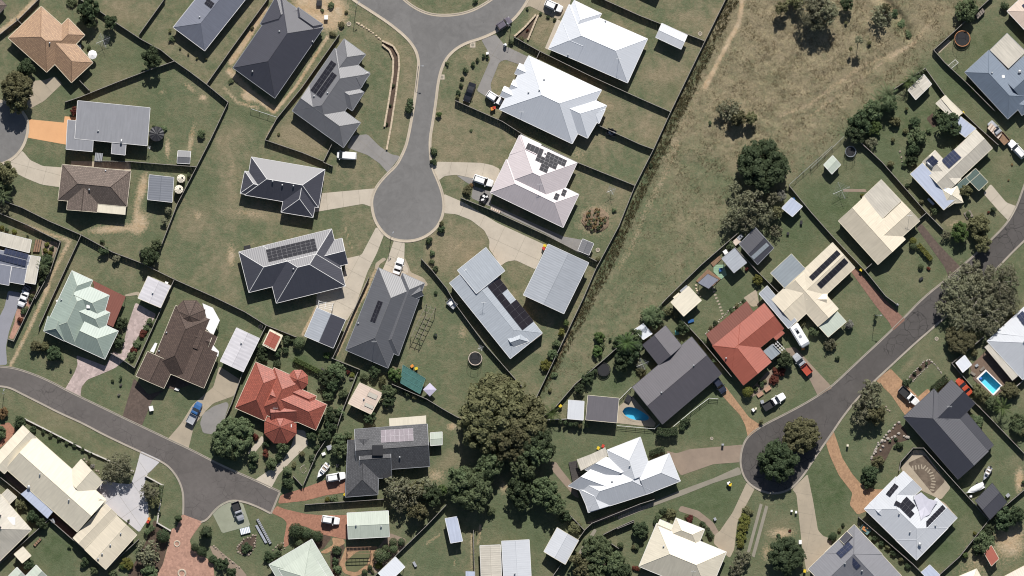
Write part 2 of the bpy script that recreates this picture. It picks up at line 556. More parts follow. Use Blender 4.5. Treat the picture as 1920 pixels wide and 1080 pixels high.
spot(DRY, '23', 130, 330, 130, 60, .6, -30); spot(BARE, '23', 170, 70, 30, 25, .7); spot(BARE, '23', 60, 400, 70, 50, .4); spot(BARE, '23', 520, 480, 25, 50, .5)
spot(LUSH, '23', 520, 650, 200, 140, .5); spot(LUSH, '22', 300, 650, 260, 200, .35); spot(BARE, '22', 250, 370, 40, 60, .35)
spot(LUSH, '12', 580, 560, 150, 90, .8); spot(DRY, '12', 60, 160, 100, 60, .3); spot(LUSH, '03', 380, 900, 170, 120, .8); spot(LUSH, '03', 380, 200, 150, 90, .7)
zone(DRY, '03', [440, 0, 950, 240, 910, 360, 560, 200, 250, 60, 170, 0], .55, 3); zone(DRY, '02', [0, 750, 70, 750, 680, 1060, 560, 1080, 170, 930, 0, 880], .55, 3)
zone(DRY, '13', [620, 600, 1140, 585, 1150, 640, 900, 655, 740, 665, 600, 640], .8, 2); zone(LUSH, '13', [130, 600, 500, 720, 470, 850, 250, 990, 60, 830], .35, 5)
spot(DRY, '33', 1100, 760, 120, 80, .3); spot(BARE, '33', 1100, 790, 90, 35, .6); spot(BARE, '33', 1000, 920, 40, 60, .4); spot(LUSH, '33', 600, 580, 160, 120, .55); spot(LUSH, '33', 1400, 480, 120, 200, .5)
spot(LUSH, '43', 150, 480, 150, 160, .5); spot(LUSH, '43', 1000, 620, 120, 120, .6); spot(LUSH, '43', 900, 850, 90, 120, .6); spot(BARE, '43', 1410, 430, 30, 80, .8); spot(DRY, '43', 1350, 330, 90, 80, .4)
zone(BARE, '43', [1240, 780, 1440, 700, 1440, 950, 1260, 950], .7, 3); zone(BARE, '43', [1090, 850, 1250, 800, 1260, 1080, 1000, 1080, 990, 1000], .35, 4)
spot(LUSH, '40', 700, 850, 280, 180, .6); spot(LUSH, '40', 1000, 550, 90, 200, .4, -40); spot(LUSH, '40', 1150, 270, 160, 120, .5)
spot(LUSH, '22', 1250, 720, 90, 70, .6); spot(LUSH, '32', 100, 620, 120, 90, .6); spot(LUSH, '31', 1200, 620, 150, 150, .5); spot(LUSH, '32', 750, 120, 120, 90, .4)
spot(BARE, '21', 1140, 550, 90, 85, .75); spot(DRY, '21', 1250, 350, 130, 90, .35); spot(DRY, '20', 1200, 960, 120, 60, .4); spot(LUSH, '21', 1150, 680, 120, 50, .5)
spot(BARE, '21', 220, 720, 60, 14, .3, -45); spot(BARE, '22', 930, 450, 14, 120, .6, 22)
zone(BARE, '20', [985, 1000, 1080, 1030, 1060, 1075, 960, 1040], .45, 2)
streak(BARE, '23', [360, 740, 350, 860], 2, .7); streak(BARE, '23', [305, 800, 310, 1060], 2, .6); streak(BARE, '23', [200, 910, 185, 1010], 1.5, .4); streak(BARE, '23', [0, 860, 90, 800], 3, .4)
zone(LUSH, 'F', [1020, 800, 1260, 570, 1480, 360, 1600, 250, 1760, 110, 1930, 0, 1930, 1080, 880, 1080], .38, 6, 'add'); zone(LUSH, 'F', [0, 560, 330, 530, 560, 640, 860, 790, 880, 1080, 0, 1080], .28, 6, 'add'); zone(LUSH, 'F', [110, 110, 300, 120, 420, 190, 300, 460, 0, 520, 0, 290], .2, 6, 'add')
BARE = np.clip(BARE, 0, 1); DRY = np.clip(DRY, 0, 1.1); LUSH = np.clip(LUSH, 0, 1)

def vnoise(step):
    """smooth random field over the fine part of the sheet, in metres"""
    nx, ny = int(260 / step) + 4, int(160 / step) + 4
    g = rng.random((ny, nx))
    fx = np.clip((GX + 130) / step, 0, nx - 2.001); fy = np.clip((GY + 80) / step, 0, ny - 2.001)
    ix, iy = fx.astype(int), fy.astype(int)
    tx, ty = fx - ix, fy - iy
    tx, ty = tx * tx * (3 - 2 * tx), ty * ty * (3 - 2 * ty)
    return (g[iy, ix] * (1 - tx) + g[iy, ix + 1] * tx) * (1 - ty) + (g[iy + 1, ix] * (1 - tx) + g[iy + 1, ix + 1] * tx) * ty

pad = blur(inpoly([(x, y) for x, y in UL('F', PADDOCK)], PXX, PYY).astype(float), 5)
pad = np.clip(pad * 2 - 1, 0, 1)
up_ = blur(inpoly(UL('F', [1380, -60, 1800, -60, 1720, 110, 1560, 250, 1400, 290, 1300, 250]), PXX, PYY).astype(float), 14)
GZ = pad * (.35 + .65 * up_) * ((vnoise(1.1) - .5) * .34 + (vnoise(2.6) - .5) * .4 + (vnoise(.6) - .5) * .16 - .06)
ditch = np.exp(-(seg_dist(UL('40', [380, -60, 520, 20, 620, 140, 660, 250]), PXX, PYY) / 7) ** 2)
GZ -= ditch * .9 * pad
BARE = np.clip(BARE + ditch * .25, 0, 1)

POOLS = [UL('32', [25, 905, 45, 875, 95, 875, 140, 895, 200, 935, 205, 950, 195, 965, 140, 968, 80, 955, 40, 930]),
         UL('42', [1185, 634, 1284, 730, 1230, 786, 1131, 686])]
hole = np.zeros(GX.shape, bool)
for q in POOLS:
    hole |= inpoly(q, PXX, PYY)

ny_, nx_ = GX.shape
idx = np.arange(ny_ * nx_).reshape(ny_, nx_)
quads = np.stack([idx[:-1, :-1], idx[:-1, 1:], idx[1:, 1:], idx[1:, :-1]], -1).reshape(-1, 4)
hq = (hole[:-1, :-1] | hole[:-1, 1:] | hole[1:, 1:] | hole[1:, :-1]).reshape(-1)
quads = quads[~hq]
me = bpy.data.meshes.new("ground")
me.vertices.add(ny_ * nx_)
me.vertices.foreach_set("co", np.stack([GX, GY, GZ], -1).astype(np.float32).ravel())
me.loops.add(quads.size); me.polygons.add(len(quads))
me.polygons.foreach_set("loop_start", np.arange(0, quads.size, 4, dtype=np.int32))
me.loops.foreach_set("vertex_index", quads.astype(np.int32).ravel())
me.update(calc_edges=True); me.validate()
me.polygons.foreach_set("use_smooth", [True] * len(me.polygons))
at = me.color_attributes.new("soil", 'FLOAT_COLOR', 'POINT')
at.data.foreach_set("color", np.stack([DRY, BARE, LUSH, pad], -1).astype(np.float32).ravel())

m, nt, N, L, B = newmat("grass_ground")
g = N.new("ShaderNodeNewGeometry").outputs["Position"]
a = N.new("ShaderNodeAttribute"); a.attribute_name = "soil"
sp = N.new("ShaderNodeSeparateColor"); L.new(a.outputs["Color"], sp.inputs[0])
n_big = noise(nt, g, .09, 6, .6)
n_mid = noise(nt, g, .45, 6, .65, .6)
n_sml = noise(nt, g, 2.2, 5, .7)
n_fin = noise(nt, g, 8.5, 3, .8)
pd = a.outputs["Alpha"]
vary = math_n(nt, 'ADD', math_n(nt, 'MULTIPLY', math_n(nt, 'SUBTRACT', n_big, .5), 2.1), math_n(nt, 'MULTIPLY', math_n(nt, 'SUBTRACT', n_mid, .5), 2.0))
vary = math_n(nt, 'ADD', vary, math_n(nt, 'MULTIPLY', math_n(nt, 'SUBTRACT', n_sml, .5), 1.9))
vary = math_n(nt, 'ADD', vary, math_n(nt, 'MULTIPLY', math_n(nt, 'SUBTRACT', n_fin, .5), 1.2))
dry = math_n(nt, 'ADD', sp.outputs[0], vary, clamp=True)
lush = math_n(nt, 'MULTIPLY', sp.outputs[2], ramp(nt, n_mid, .3, .6), clamp=True)
dry = math_n(nt, 'SUBTRACT', dry, math_n(nt, 'MULTIPLY', lush, .3), clamp=True)
c = mixc(nt, dry, (.106, .127, .073), (.240, .198, .133))
c = mixc(nt, lush, c, (.066, .094, .045))
c = mixc(nt, math_n(nt, 'MULTIPLY', ramp(nt, n_sml, .52, .70), .55), c, (.052, .064, .030))
c = mixc(nt, math_n(nt, 'MULTIPLY', ramp(nt, n_fin, .50, .74), .55), c, (.20, .19, .11))
# paddock: straw and dark thatch
straw = ramp(nt, noise(nt, g, 1.7, 6, .75, 1.2), .47, .68)
c = mixc(nt, math_n(nt, 'MULTIPLY', math_n(nt, 'MULTIPLY', straw, pd), math_n(nt, 'MULTIPLY', sp.outputs[0], .8)), c, (.33, .27, .165))
th = ramp(nt, noise(nt, g, 1.5, 6, .8, .8), .50, .62)
c = mixc(nt, math_n(nt, 'MULTIPLY', math_n(nt, 'MULTIPLY', th, pd), math_n(nt, 'MULTIPLY', sp.outputs[0], .6)), c, (.088, .07, .045))
bare = ramp(nt, math_n(nt, 'ADD', sp.outputs[1], math_n(nt, 'MULTIPLY', math_n(nt, 'SUBTRACT', n_sml, .5), 1.1)), .14, .58)
sand = mixc(nt, ramp(nt, n_mid, .3, .7), (.42, .285, .17), (.49, .395, .29))
sand = mixc(nt, math_n(nt, 'MULTIPLY', ramp(nt, n_fin, .4, .8), .4), sand, (.22, .165, .11))
c = mixc(nt, math_n(nt, 'MULTIPLY', bare, .92), c, sand)
# worn and thick patches of turf, a metre or two across
blot = ramp(nt, noise(nt, g, .6, 6, .72, .9), .34, .66)
mott = ramp(nt, noise(nt, g, 2.6, 5, .75), .3, .7)
c = mixc(nt, math_n(nt, 'MULTIPLY', math_n(nt, 'SUBTRACT', 1.0, blot), .5), c, mixc(nt, 1.0, c, (.52, .60, .5), 'MULTIPLY'))
c = mixc(nt, math_n(nt, 'MULTIPLY', mott, .5), c, mixc(nt, 1.0, c, (1.38, 1.34, 1.3), 'MULTIPLY'))
L.new(c, B.inputs["Base Color"])
B.inputs["Roughness"].default_value = .95
B.inputs["Specular IOR Level"].default_value = .1
bm_ = N.new("ShaderNodeBump"); bm_.inputs["Strength"].default_value = .9; bm_.inputs["Distance"].default_value = .16
hh = math_n(nt, 'ADD', math_n(nt, 'MULTIPLY', n_sml, 1.0), math_n(nt, 'MULTIPLY', n_fin, .55))
L.new(hh, bm_.inputs["Height"]); L.new(bm_.outputs[0], B.inputs["Normal"])
me.materials.append(m)
ground = link("ground", me)
tag(ground, "grassy ground with lawns, dry patches and the rough paddock", kind="structure", pos=(0, 0))

def ground_z(x, y):
    i = min(max(int(np.searchsorted(XS, x)) - 1, 0), len(XS) - 2); j = min(max(int(np.searchsorted(YS, y)) - 1, 0), len(YS) - 2)
    return float(min(GZ[j, i], GZ[j, i + 1], GZ[j + 1, i], GZ[j + 1, i + 1]))

# ------------------------------------------------------------------ roads and kerbs
M_ROAD = asphalt("asphalt_grey", (.155, .15, .145), .05)
M_ROAD_OLD = asphalt("asphalt_cracked", (.082, .075, .071), .65)
M_ROAD_LEFT = asphalt("asphalt_brown", (.11, .099, .093), .3)
M_KERB = paving("kerb_concrete", (.50, .43, .335), (.39, .335, .265), stain=.35)
SHEET = [0]

def sheet(name, pts, z, mat, label, kind="structure", parent=None):
    z = z + SHEET[0] * .00005
    SHEET[0] += 1
    b = MB()
    b.prism([Vector(p) for p in pts], z - .06, z)
    o = b.build(name, mat, parent)
    if label:
        c = sum((Vector(p) for p in pts), Vector((0, 0))) / len(pts)
        tag(o, label, None, None, kind, (c.x, c.y))
    return o

def strip(name, pts, prof, mat, label):
    """prof: list of (offset to the left, z) swept along pts"""
    vs, fs = [], []
    n = len(pts); k = len(prof)
    for i, p in enumerate(pts):
        a = pts[max(i - 1, 0)]; b = pts[min(i + 1, n - 1)]
        d = (b - a).normalized(); nn = Vector((-d.y, d.x))
        for o, z in prof:
            q = p + nn * o
            vs.append((q.x, q.y, z))
    for i in range(n - 1):
        for j in range(k - 1):
            fs.append((i * k + j, (i + 1) * k + j, (i + 1) * k + j + 1, i * k + j + 1))
    fs += [tuple(range(k)), tuple((n - 1) * k + j for j in range(k - 1, -1, -1))]
    o = link(name, mesh(name, vs, fs, mat))
    c = sum(pts, Vector((0, 0))) / n
    tag(o, label, None, None, "structure", (c.x, c.y))
    return o

def smooth_line(pts, it=2):
    for _ in range(it):
        q = [pts[0]]
        for a, b in zip(pts, pts[1:]):
            q += [a * .75 + b * .25, a * .25 + b * .75]
        q.append(pts[-1]); pts = q
    return pts

KERB = [(-.36, -.02), (-.34, .035), (.02, .03), (.07, .10), (.31, .115), (.34, -.02)]
KERB_S = [(o * .68, z) for o, z in KERB]
M_KERBG = paving("kerb_concrete_grey", (.37, .325, .27), (.28, .25, .21), stain=.4)
def kerb(flat, label, flip=False, slim=False):
    pts = smooth_line(PL('F', flat))
    if flip:
        pts = pts[::-1]
    strip("kerb", pts, KERB_S if slim else KERB, M_KERBG if slim else M_KERB, label)

R1L = [640, -20, 662, 0, 697, 22, 733, 46, 764, 72, 780, 94, 785.5, 117, 783, 139, 779, 178, 772, 222, 764, 264, 758, 282, 744, 310, 725, 327, 706, 349, 697, 371, 697, 390, 703, 415, 719, 438, 736, 449, 761, 453, 783, 450, 803, 441, 822, 424, 833, 396, 831, 366, 821, 338, 811, 316, 807, 293, 806, 262, 810, 238, 817, 194, 822, 150, 831, 119, 847, 97, 872, 81, 906, 71, 933, 58, 961, 39, 978, 19, 990, 0, 998, -20]
R1I = [738, -20, 758, 0, 778, 15, 800, 25, 822, 29, 856, 28, 889, 19, 921, 0, 945, -20]
def sm(flat):
    return smooth_line(PL('F', flat))
sheet("road", sm(R1L) + sm(R1I)[::-1], .012, M_ROAD, "grey asphalt road ending in the turning circle at top centre")
kerb(R1L, "pale concrete kerb round the top centre turning circle", True)
kerb(R1I, "curved concrete kerb round the grass island at top centre")
R2 = [-60, 190, -20, 186, 20, 193, 42, 208, 53, 228, 52, 252, 42, 279, 22, 300, -10, 312, -60, 316]
sheet("road", sm(R2), .012, M_ROAD, "grey turning circle of road cut by the left edge")
kerb(R2, "concrete kerb of the turning circle at the left edge")
R3T = [-30, 686, 0, 687, 28, 690, 64, 702, 92, 714, 122, 730, 150, 744, 192, 764, 231, 783, 269, 801, 317, 824, 356, 842, 400, 865, 436, 882, 478, 900, 525, 922]
R3B = [-30, 723, 0, 724, 19, 727, 42, 739, 78, 757, 111, 774, 156, 794, 189, 812, 222, 828, 265, 848, 300, 864, 317, 875, 333, 895, 343, 920, 344, 947, 343, 965]
R3C = [376, 979, 388, 975, 402, 957, 415, 946, 433, 938, 456, 940, 483, 950, 508, 963]
sheet("road", sm(R3T) + sm(R3C)[::-1] + sm(R3B)[::-1], .012, M_ROAD_LEFT, "brownish asphalt street running down from the left edge")
kerb(R3T, "upper concrete kerb of the brownish street at lower left", False, True)
kerb(R3B, "lower concrete kerb of the brownish street at lower left", True, True)
kerb(R3C, "short kerb beside the concrete pad with the black ute", True, True)
strip("kerb", PL('F', [508, 963, 525, 922]), KERB_S, M_KERBG, "straight kerb closing the end of the brownish street")
R4T = [1960, 300, 1925, 335, 1917, 357, 1906, 388, 1889, 418, 1859, 449, 1826, 479, 1778, 521, 1731, 558, 1695, 596, 1653, 637, 1617, 670, 1576, 709, 1556, 727, 1521, 750, 1479, 773, 1429, 798, 1404, 816, 1393, 834, 1388, 858, 1389, 877, 1397, 899, 1413, 914, 1438, 925, 1463, 925, 1485, 916, 1507, 891, 1524, 864, 1546, 832, 1564, 806, 1579, 783, 1609, 745, 1642, 712, 1667, 689, 1714, 645, 1756, 609, 1800, 570, 1870, 503, 1892, 479, 1925, 447, 1960, 412]
sheet("road", sm(R4T), .012, M_ROAD_OLD, "dark cracked asphalt street ending in a turning circle at right")
kerb(R4T, "concrete kerb round the dark cracked street at right", True, True)

# ------------------------------------------------------------------ driveways, paths and patios
M_CONC = paving("concrete", (.50, .44, .355), (.41, .36, .29), stain=.35)
M_CONCG = paving("concrete_grey", (.27, .255, .24), (.205, .195, .185))
M_CONCW = paving("concrete_pale", (.52, .50, .50), (.44, .43, .44), stain=.15)
M_CONCT = paving("concrete_tan", (.40, .335, .25), (.31, .265, .20))
M_CONCB = paving("concrete_blue_grey", (.27, .27, .30), (.23, .23, .255), stain=.15)
M_ORANGE = paving("orange_paving", (.66, .37, .185), (.58, .32, .16), stain=.15)
M_PINK = paving("pink_stencilled_paving", (.60, .48, .445), (.44, .35, .325), brick=.55, stain=.2)
M_REDB = paving("red_brick_paving", (.41, .205, .135), (.335, .165, .11), brick=.3)
M_ROSE = paving("rose_paving", (.50, .29, .215), (.40, .235, .175), brick=.4)
M_REDP = paving("dusty_red_paving", (.30, .17, .125), (.24, .135, .10), brick=.35)
M_OCHRE = paving("ochre_brick_paving", (.46, .285, .165), (.36, .22, .13), brick=.35)
M_BROWN = paving("brown_paving", (.145, .105, .085), (.11, .082, .068), brick=.4)
M_BRCON = paving("worn_brown_concrete", (.29, .225, .17), (.225, .175, .135))
M_BEDB = paving("bark_chip", (.22, .175, .13), (.13, .10, .075), brick=.7)
M_PAD = paving("mossy_concrete", (.30, .31, .235), (.23, .24, .175))
M_MULCH = paving("mulch", (.13, .088, .062), (.085, .06, .045), brick=.3)
M_TRACK = paving("gravel_path", (.27, .245, .195), (.215, .195, .155))

def clip(poly, n, c):
    out = []
    k = len(poly)
    for i in range(k):
        a, b = poly[i], poly[(i + 1) % k]
        da, db = n.dot(a) - c, n.dot(b) - c
        if da >= 0:
            out.append(a)
        if (da >= 0) != (db >= 0):
            out.append(a + (b - a) * (da / (da - db)))
    return out

def area(p):
    return abs(sum(p[i].x * p[(i + 1) % len(p)].y - p[(i + 1) % len(p)].x * p[i].y for i in range(len(p)))) / 2

def with_hole(outer, inner):
    """one outline that runs round the outer edge and back round the hole"""
    def ccw(p):
        return sum(p[i].x * p[(i + 1) % len(p)].y - p[(i + 1) % len(p)].x * p[i].y for i in range(len(p))) > 0
    if not ccw(outer):
        outer = outer[::-1]
    if ccw(inner):
        inner = inner[::-1]
    d, i, j = min(((a - b).length, i, j) for i, a in enumerate(outer) for j, b in enumerate(inner))
    return outer[:i + 1] + inner[j:] + inner[:j + 1] + outer[i:]

def drive(t, flat, mat, label, name="driveway", slab=0, ang=0, z=.03, rnd=1):
    pts = PL(t, flat)
    if rnd:
        q = []
        for i in range(len(pts)):
            a, b = pts[i], pts[(i + 1) % len(pts)]
            k = min(.2, .3 / max((b - a).length, .01))
            q += [a + (b - a) * k, b - (b - a) * k]
        pts = q
    c = sum(pts, Vector((0, 0))) / len(pts)
    if not slab:
        return sheet(name, pts, z, mat, label)
    # slabs cast between control joints, each a piece of its own
    base = sheet(name, pts, z - .016, M_TRACK, label)
    ca, sa = math.cos(math.radians(ang)), math.sin(math.radians(ang))
    u, v = Vector((ca, sa)), Vector((-sa, ca))
    lo_u, hi_u = min(u.dot(p) for p in pts), max(u.dot(p) for p in pts)
    lo_v, hi_v = min(v.dot(p) for p in pts), max(v.dot(p) for p in pts)
    nu, nv = max(1, round((hi_u - lo_u) / slab)), max(1, round((hi_v - lo_v) / slab))
    su, sv = (hi_u - lo_u) / nu, (hi_v - lo_v) / nv
    gap = .025
    for i in range(nu):
        for j in range(nv):
            q = clip(pts, u, lo_u + i * su + gap); 
            q = clip(q, -u, -(lo_u + (i + 1) * su - gap)) if len(q) > 2 else q
            q = clip(q, v, lo_v + j * sv + gap) if len(q) > 2 else q
            q = clip(q, -v, -(lo_v + (j + 1) * sv - gap)) if len(q) > 2 else q
            if len(q) > 2 and area(q) > .15:
                sheet("slab", q, z + random.uniform(0, .004), mat, None, parent=base)
    return base

drive('00', [200, 805, 430, 828, 437, 785, 515, 790, 540, 830, 470, 990, 440, 975, 190, 930, 188, 860], M_ORANGE, "bright orange driveway of the long grey house at left", rnd=0)
drive('00', [225, 545, 300, 540, 372, 515, 420, 565, 300, 680, 200, 735, 180, 700], M_CONCT, "tan concrete driveway below the orange tiled house", slab=3.6, ang=40)
drive('01', [150, 80, 205, 145, 290, 185, 440, 195, 410, 328, 280, 310, 170, 265, 75, 215, 70, 130], M_CONC, "curved concrete driveway of the brown tiled house", slab=4, ang=-15)
drive('01', [480, 150, 880, 160, 885, 220, 480, 190], M_CONCT, "narrow concrete path between the grey and brown roofs", "path", slab=3, ang=-4, rnd=0)
drive('11', [940, -20, 1040, -30, 1120, 50, 1200, 105, 1262, 118, 1178, 230, 1120, 165, 1040, 110, 900, 60], M_CONCG, "grey concrete driveway of the gabled grey house", slab=4, ang=-40)
drive('11', [690, 372, 1092, 335, 1066, 460, 1010, 440, 660, 500], M_CONC, "concrete driveway of the dark house with white ridges", slab=4, ang=5)
drive('11', [1100, 595, 1155, 640, 1105, 770, 1040, 900, 960, 1130, 900, 1230, 690, 1150, 700, 1040, 860, 1000, 870, 940, 890, 850, 890, 810, 1000, 785], M_CONC, "long pale concrete driveway beside the dark house with solar grid", slab=4.2, ang=62)
drive('11', [1220, 685, 1292, 700, 1288, 830, 1316, 880, 1312, 930, 1215, 935, 1140, 890, 1180, 800], M_CONC, "tiled cream driveway with dark joints at the foot of the turning circle", slab=1.9, ang=68)
drive('11', [1090, 880, 1095, 840, 1150, 800, 1170, 815, 1120, 850, 1110, 885], M_CONCT, "curved garden path left of the tiled cream driveway", "path")
drive('11', [1290, 800, 1320, 860, 1330, 900, 1420, 940, 1450, 985, 1430, 1000, 1400, 960, 1300, 925], M_CONCT, "curved stone path right of the tiled cream driveway", "path")
drive('21', [45, 195, 70, 155, 370, 163, 440, 178, 495, 205, 470, 330, 400, 300, 315, 268, 200, 243, 120, 252, 80, 283], M_CONC, "concrete driveway with the white wagon beside the pink roof", slab=4, ang=-12)
drive('21', [200, 246, 315, 268, 330, 330, 260, 290], M_CONCG, "grey gravel strip beside the white wagon", "path")
drive('21', [315, 320, 440, 360, 430, 460, 300, 400], M_CONCG, "grey yard behind the parked trailer", "path")
drive('21', [435, 440, 920, 660, 1090, 690, 1060, 780, 1020, 770, 800, 640, 430, 470], M_CONCG, "long grey side path below the pink roof", "path", slab=3.5, ang=-24, rnd=0)
drive('21', [115, 372, 250, 430, 480, 570, 805, 720, 735, 883, 600, 820, 540, 830, 500, 858, 420, 740, 425, 690, 390, 620, 300, 550, 200, 510, 118, 503], M_CONC, "wide concrete forecourt of the pale blue house", slab=5, ang=-25)
drive('20', [368, 268, 466, 232, 530, 310, 700, 390, 640, 440, 530, 402, 490, 420, 430, 570, 440, 620, 520, 660, 480, 700, 338, 612, 430, 400, 410, 340], M_CONCG, "grey forked driveway of the white gabled house", slab=4.2, ang=60)
drive('20', [690, -40, 985, -40, 960, 50, 890, 135, 820, 100, 745, 65, 695, 40, 660, 55], M_CONCT, "tan driveway with the white wagon at the top", slab=3.6, ang=-25)
drive('20', [880, 130, 915, 145, 830, 340, 798, 325], M_CONC, "narrow path left of the white hipped house", "path", rnd=0)
drive('02', [-20, 300, 30, 200, 55, 90, 145, 105, 120, 200, 90, 280, 60, 370, 40, 470, 48, 590, -20, 592], M_CONCB, "blue grey driveway at the left edge")
drive('02', [915, 170, 1055, 250, 1010, 330, 930, 400, 850, 550, 780, 610, 690, 650, 590, 690, 550, 740, 543, 808, 437, 758, 500, 650, 525, 590, 515, 525, 715, 600, 760, 500, 820, 520, 860, 330], M_PINK, "pink patterned driveway of the pale green house")
drive('02', [835, 120, 930, 95, 950, 110, 940, 150, 930, 118, 860, 128], M_CONCT, "thin curved path from the red patio to the white shed", "path")
drive('02', [905, 680, 1000, 790, 1110, 760, 1030, 825, 955, 1008, 826, 943], M_BROWN, "dark brown driveway of the brown hipped house")
drive('02', [1130, 640, 1290, 640, 1300, 720, 1180, 760, 1110, 740], M_BROWN, "brown paved porch of the brown hipped house", "patio", z=.033)
drive('02', [1440, 740, 1480, 600, 1620, 690, 1580, 800, 1440, 850, 1390, 900, 1310, 1000, 1272, 1158, 1132, 1092, 1220, 990, 1300, 860], M_CONCT, "tan concrete driveway with the blue ute", slab=5, ang=55)
drive('02', [1350, 985, 1370, 920, 1440, 870, 1530, 840, 1545, 860, 1500, 1000, 1430, 1060, 1370, 1050], M_CONCG, "grey oval pad right of the blue ute", "patio")
drive('03', [950, 236, 1088, 300, 990, 400, 968, 490, 1000, 600, 1003, 690, 940, 785, 860, 720, 700, 600, 640, 500, 700, 430, 800, 455, 885, 460, 915, 370], M_CONCW, "white concrete driveway of the long cream house", slab=4.5, ang=35)
drive('03', [1230, 662, 1368, 714, 1315, 785, 1280, 840, 1300, 900, 1440, 990, 1450, 1110, 1040, 1110, 1100, 1000, 1140, 850, 1160, 760, 1190, 755], M_ROSE, "rose paved driveway with circle patterns at the bottom")
drive('03', [0, 60, 60, 40, 110, 100, 70, 150, 20, 200, -20, 230, -20, 200, 40, 130, 30, 80, -10, 70], M_REDB, "curved red garden path at the left edge", "path")
drive('13', [278, 432, 388, 492, 440, 395, 540, 290, 640, 195, 620, 100, 560, 90, 520, 220, 470, 300, 370, 370], M_CONC, "cream driveway of the red tiled house")
drive('13', [230, 250, 330, 130, 345, 170, 260, 270], M_CONC, "short cream path left of the red tiled house", "path")
drive('13', [436, 592, 452, 535, 600, 490, 760, 430, 900, 415, 900, 515, 760, 535, 620, 572], M_REDB, "red brick driveway with the white wagon beside the slate roof")
drive('13', [393, 655, 428, 606, 480, 628, 620, 660, 730, 670, 910, 668, 905, 835, 740, 800, 620, 745, 530, 738, 505, 800, 512, 870, 478, 890, 475, 840, 497, 720, 470, 690], M_REDB, "red brick driveway leading to the green roofed garage")
drive('13', [895, 880, 1110, 880, 1085, 1010, 1020, 1060, 950, 1085, 880, 1060, 848, 1000, 870, 950], M_OCHRE, "orange loop path round the teardrop lawn", "path")
M_LAWN = paving("clipped_lawn", (.135, .135, .07), (.105, .11, .052))
drive('13', [960, 922, 1035, 890, 1062, 920, 1040, 1000, 965, 1055, 900, 1045, 885, 990], M_LAWN, "teardrop lawn inside the orange loop path", "lawn", z=.04)
drive('13', [800, 820, 880, 830, 890, 860, 760, 930, 720, 920, 810, 870], M_OCHRE, "curved orange steps below the red brick driveway", "path", z=.036)
drive('13', [-10, 650, 55, 592, 135, 566, 200, 590, 250, 740, 60, 792], M_PAD, "worn concrete pad with the black ute", "patio")
drive('13', [-30, 870, 20, 890, 180, 1020, 230, 1080, 160, 1090, 0, 940], M_BRCON, "stony garden strip along the rose driveway", "garden_bed", z=.022)
drive('23', [842, 318, 872, 308, 900, 350, 1010, 490, 1030, 555, 1000, 545, 850, 372], M_BRCON, "short tan path left of the white skillion house", "path")
drive('23', [1080, 720, 1440, 590, 1450, 612, 1120, 730], M_BRCON, "thin path below the white skillion house", "path")
drive('23', [1130, 760, 1150, 770, 1040, 960, 1005, 950], M_TRACK, "worn footpath between the two fences at bottom centre", "path")
drive('32', [690, 790, 718, 732, 880, 945, 965, 1002, 872, 1080, 855, 1000, 820, 930], M_OCHRE, "ochre brick driveway of the dark gabled house")
drive('33', [320, 235, 390, 252, 480, 224, 838, 193, 818, 312, 640, 325, 420, 402, 380, 340], M_BRCON, "brown driveway from the white skillion house to the turning circle")
drive('33', [812, 342, 832, 392, 640, 452, 440, 532, 250, 602, 0, 702, -10, 680, 250, 570, 420, 500, 640, 420], M_TRACK, "straight grey footpath below the brown driveway", "path")
drive('33', [865, 446, 918, 492, 840, 640, 800, 720, 780, 900, 750, 960, 640, 860, 650, 800, 680, 780, 770, 650], M_CONCT, "tan driveway of the cream hipped house at bottom", slab=4, ang=60)
drive('33', [400, 640, 420, 605, 540, 640, 640, 720, 680, 790, 650, 810, 600, 740, 520, 680], M_BRCON, "curved garden path of the cream hipped house", "path")
drive('33', [953, 590, 972, 598, 882, 935, 863, 925], M_TRACK, "left of two thin concrete wheel tracks", "path", rnd=0)
drive('33', [990, 603, 1010, 612, 917, 955, 897, 945], M_TRACK, "right of two thin concrete wheel tracks", "path", rnd=0)
drive('33', [1172, 494, 1275, 392, 1312, 570, 1345, 770, 1380, 810, 1440, 830, 1430, 900, 1270, 1060, 1240, 900, 1200, 530], M_CONCT, "long worn concrete driveway at lower right", slab=4.5, ang=80)
drive('43', [103, 184, 152, 96, 182, 180, 212, 280, 280, 390, 340, 460, 430, 495, 500, 495, 450, 560, 380, 640, 318, 667, 263, 600, 282, 520, 190, 400, 130, 270], M_OCHRE, "curved ochre brick driveway of the white solar house")
drive('43', [610, 345, 690, 230, 760, 230, 945, 485, 880, 565, 740, 500, 620, 380], M_CONCT, "tan paved courtyard behind the white solar house", "patio")
drive('43', [655, 318, 772, 262, 908, 440, 826, 528], M_BEDB, "dark mulch bed in the tan courtyard", "garden_bed", z=.036)
drive('43', [860, 560, 910, 590, 985, 680, 960, 720, 900, 640], M_CONCT, "tan path along the right of the white solar house", "path")
drive('43', [440, 240, 590, 30, 650, 110, 660, 160, 560, 190, 500, 310, 400, 320], M_MULCH, "mulched bed beside the pale rocks", "garden_bed", z=.02)
drive('42', [438, 694, 540, 616, 640, 720, 720, 800, 740, 860, 640, 935, 540, 790], M_OCHRE, "ochre driveway with the white ute at right")
drive('42', [720, 810, 790, 750, 810, 775, 735, 850], M_OCHRE, "short ochre path left of the black roofed house", "path", z=.034)
drive('41', [270, 895, 300, 868, 486, 1070, 640, 1222, 556, 1296, 530, 1240, 440, 1130], M_REDP, "dusty red brick driveway crossing to the dark street")
drive('41', [715, 605, 748, 572, 870, 720, 1013, 868, 936, 942, 900, 860, 800, 720], M_BROWN, "brown driveway right of the cream gabled house")
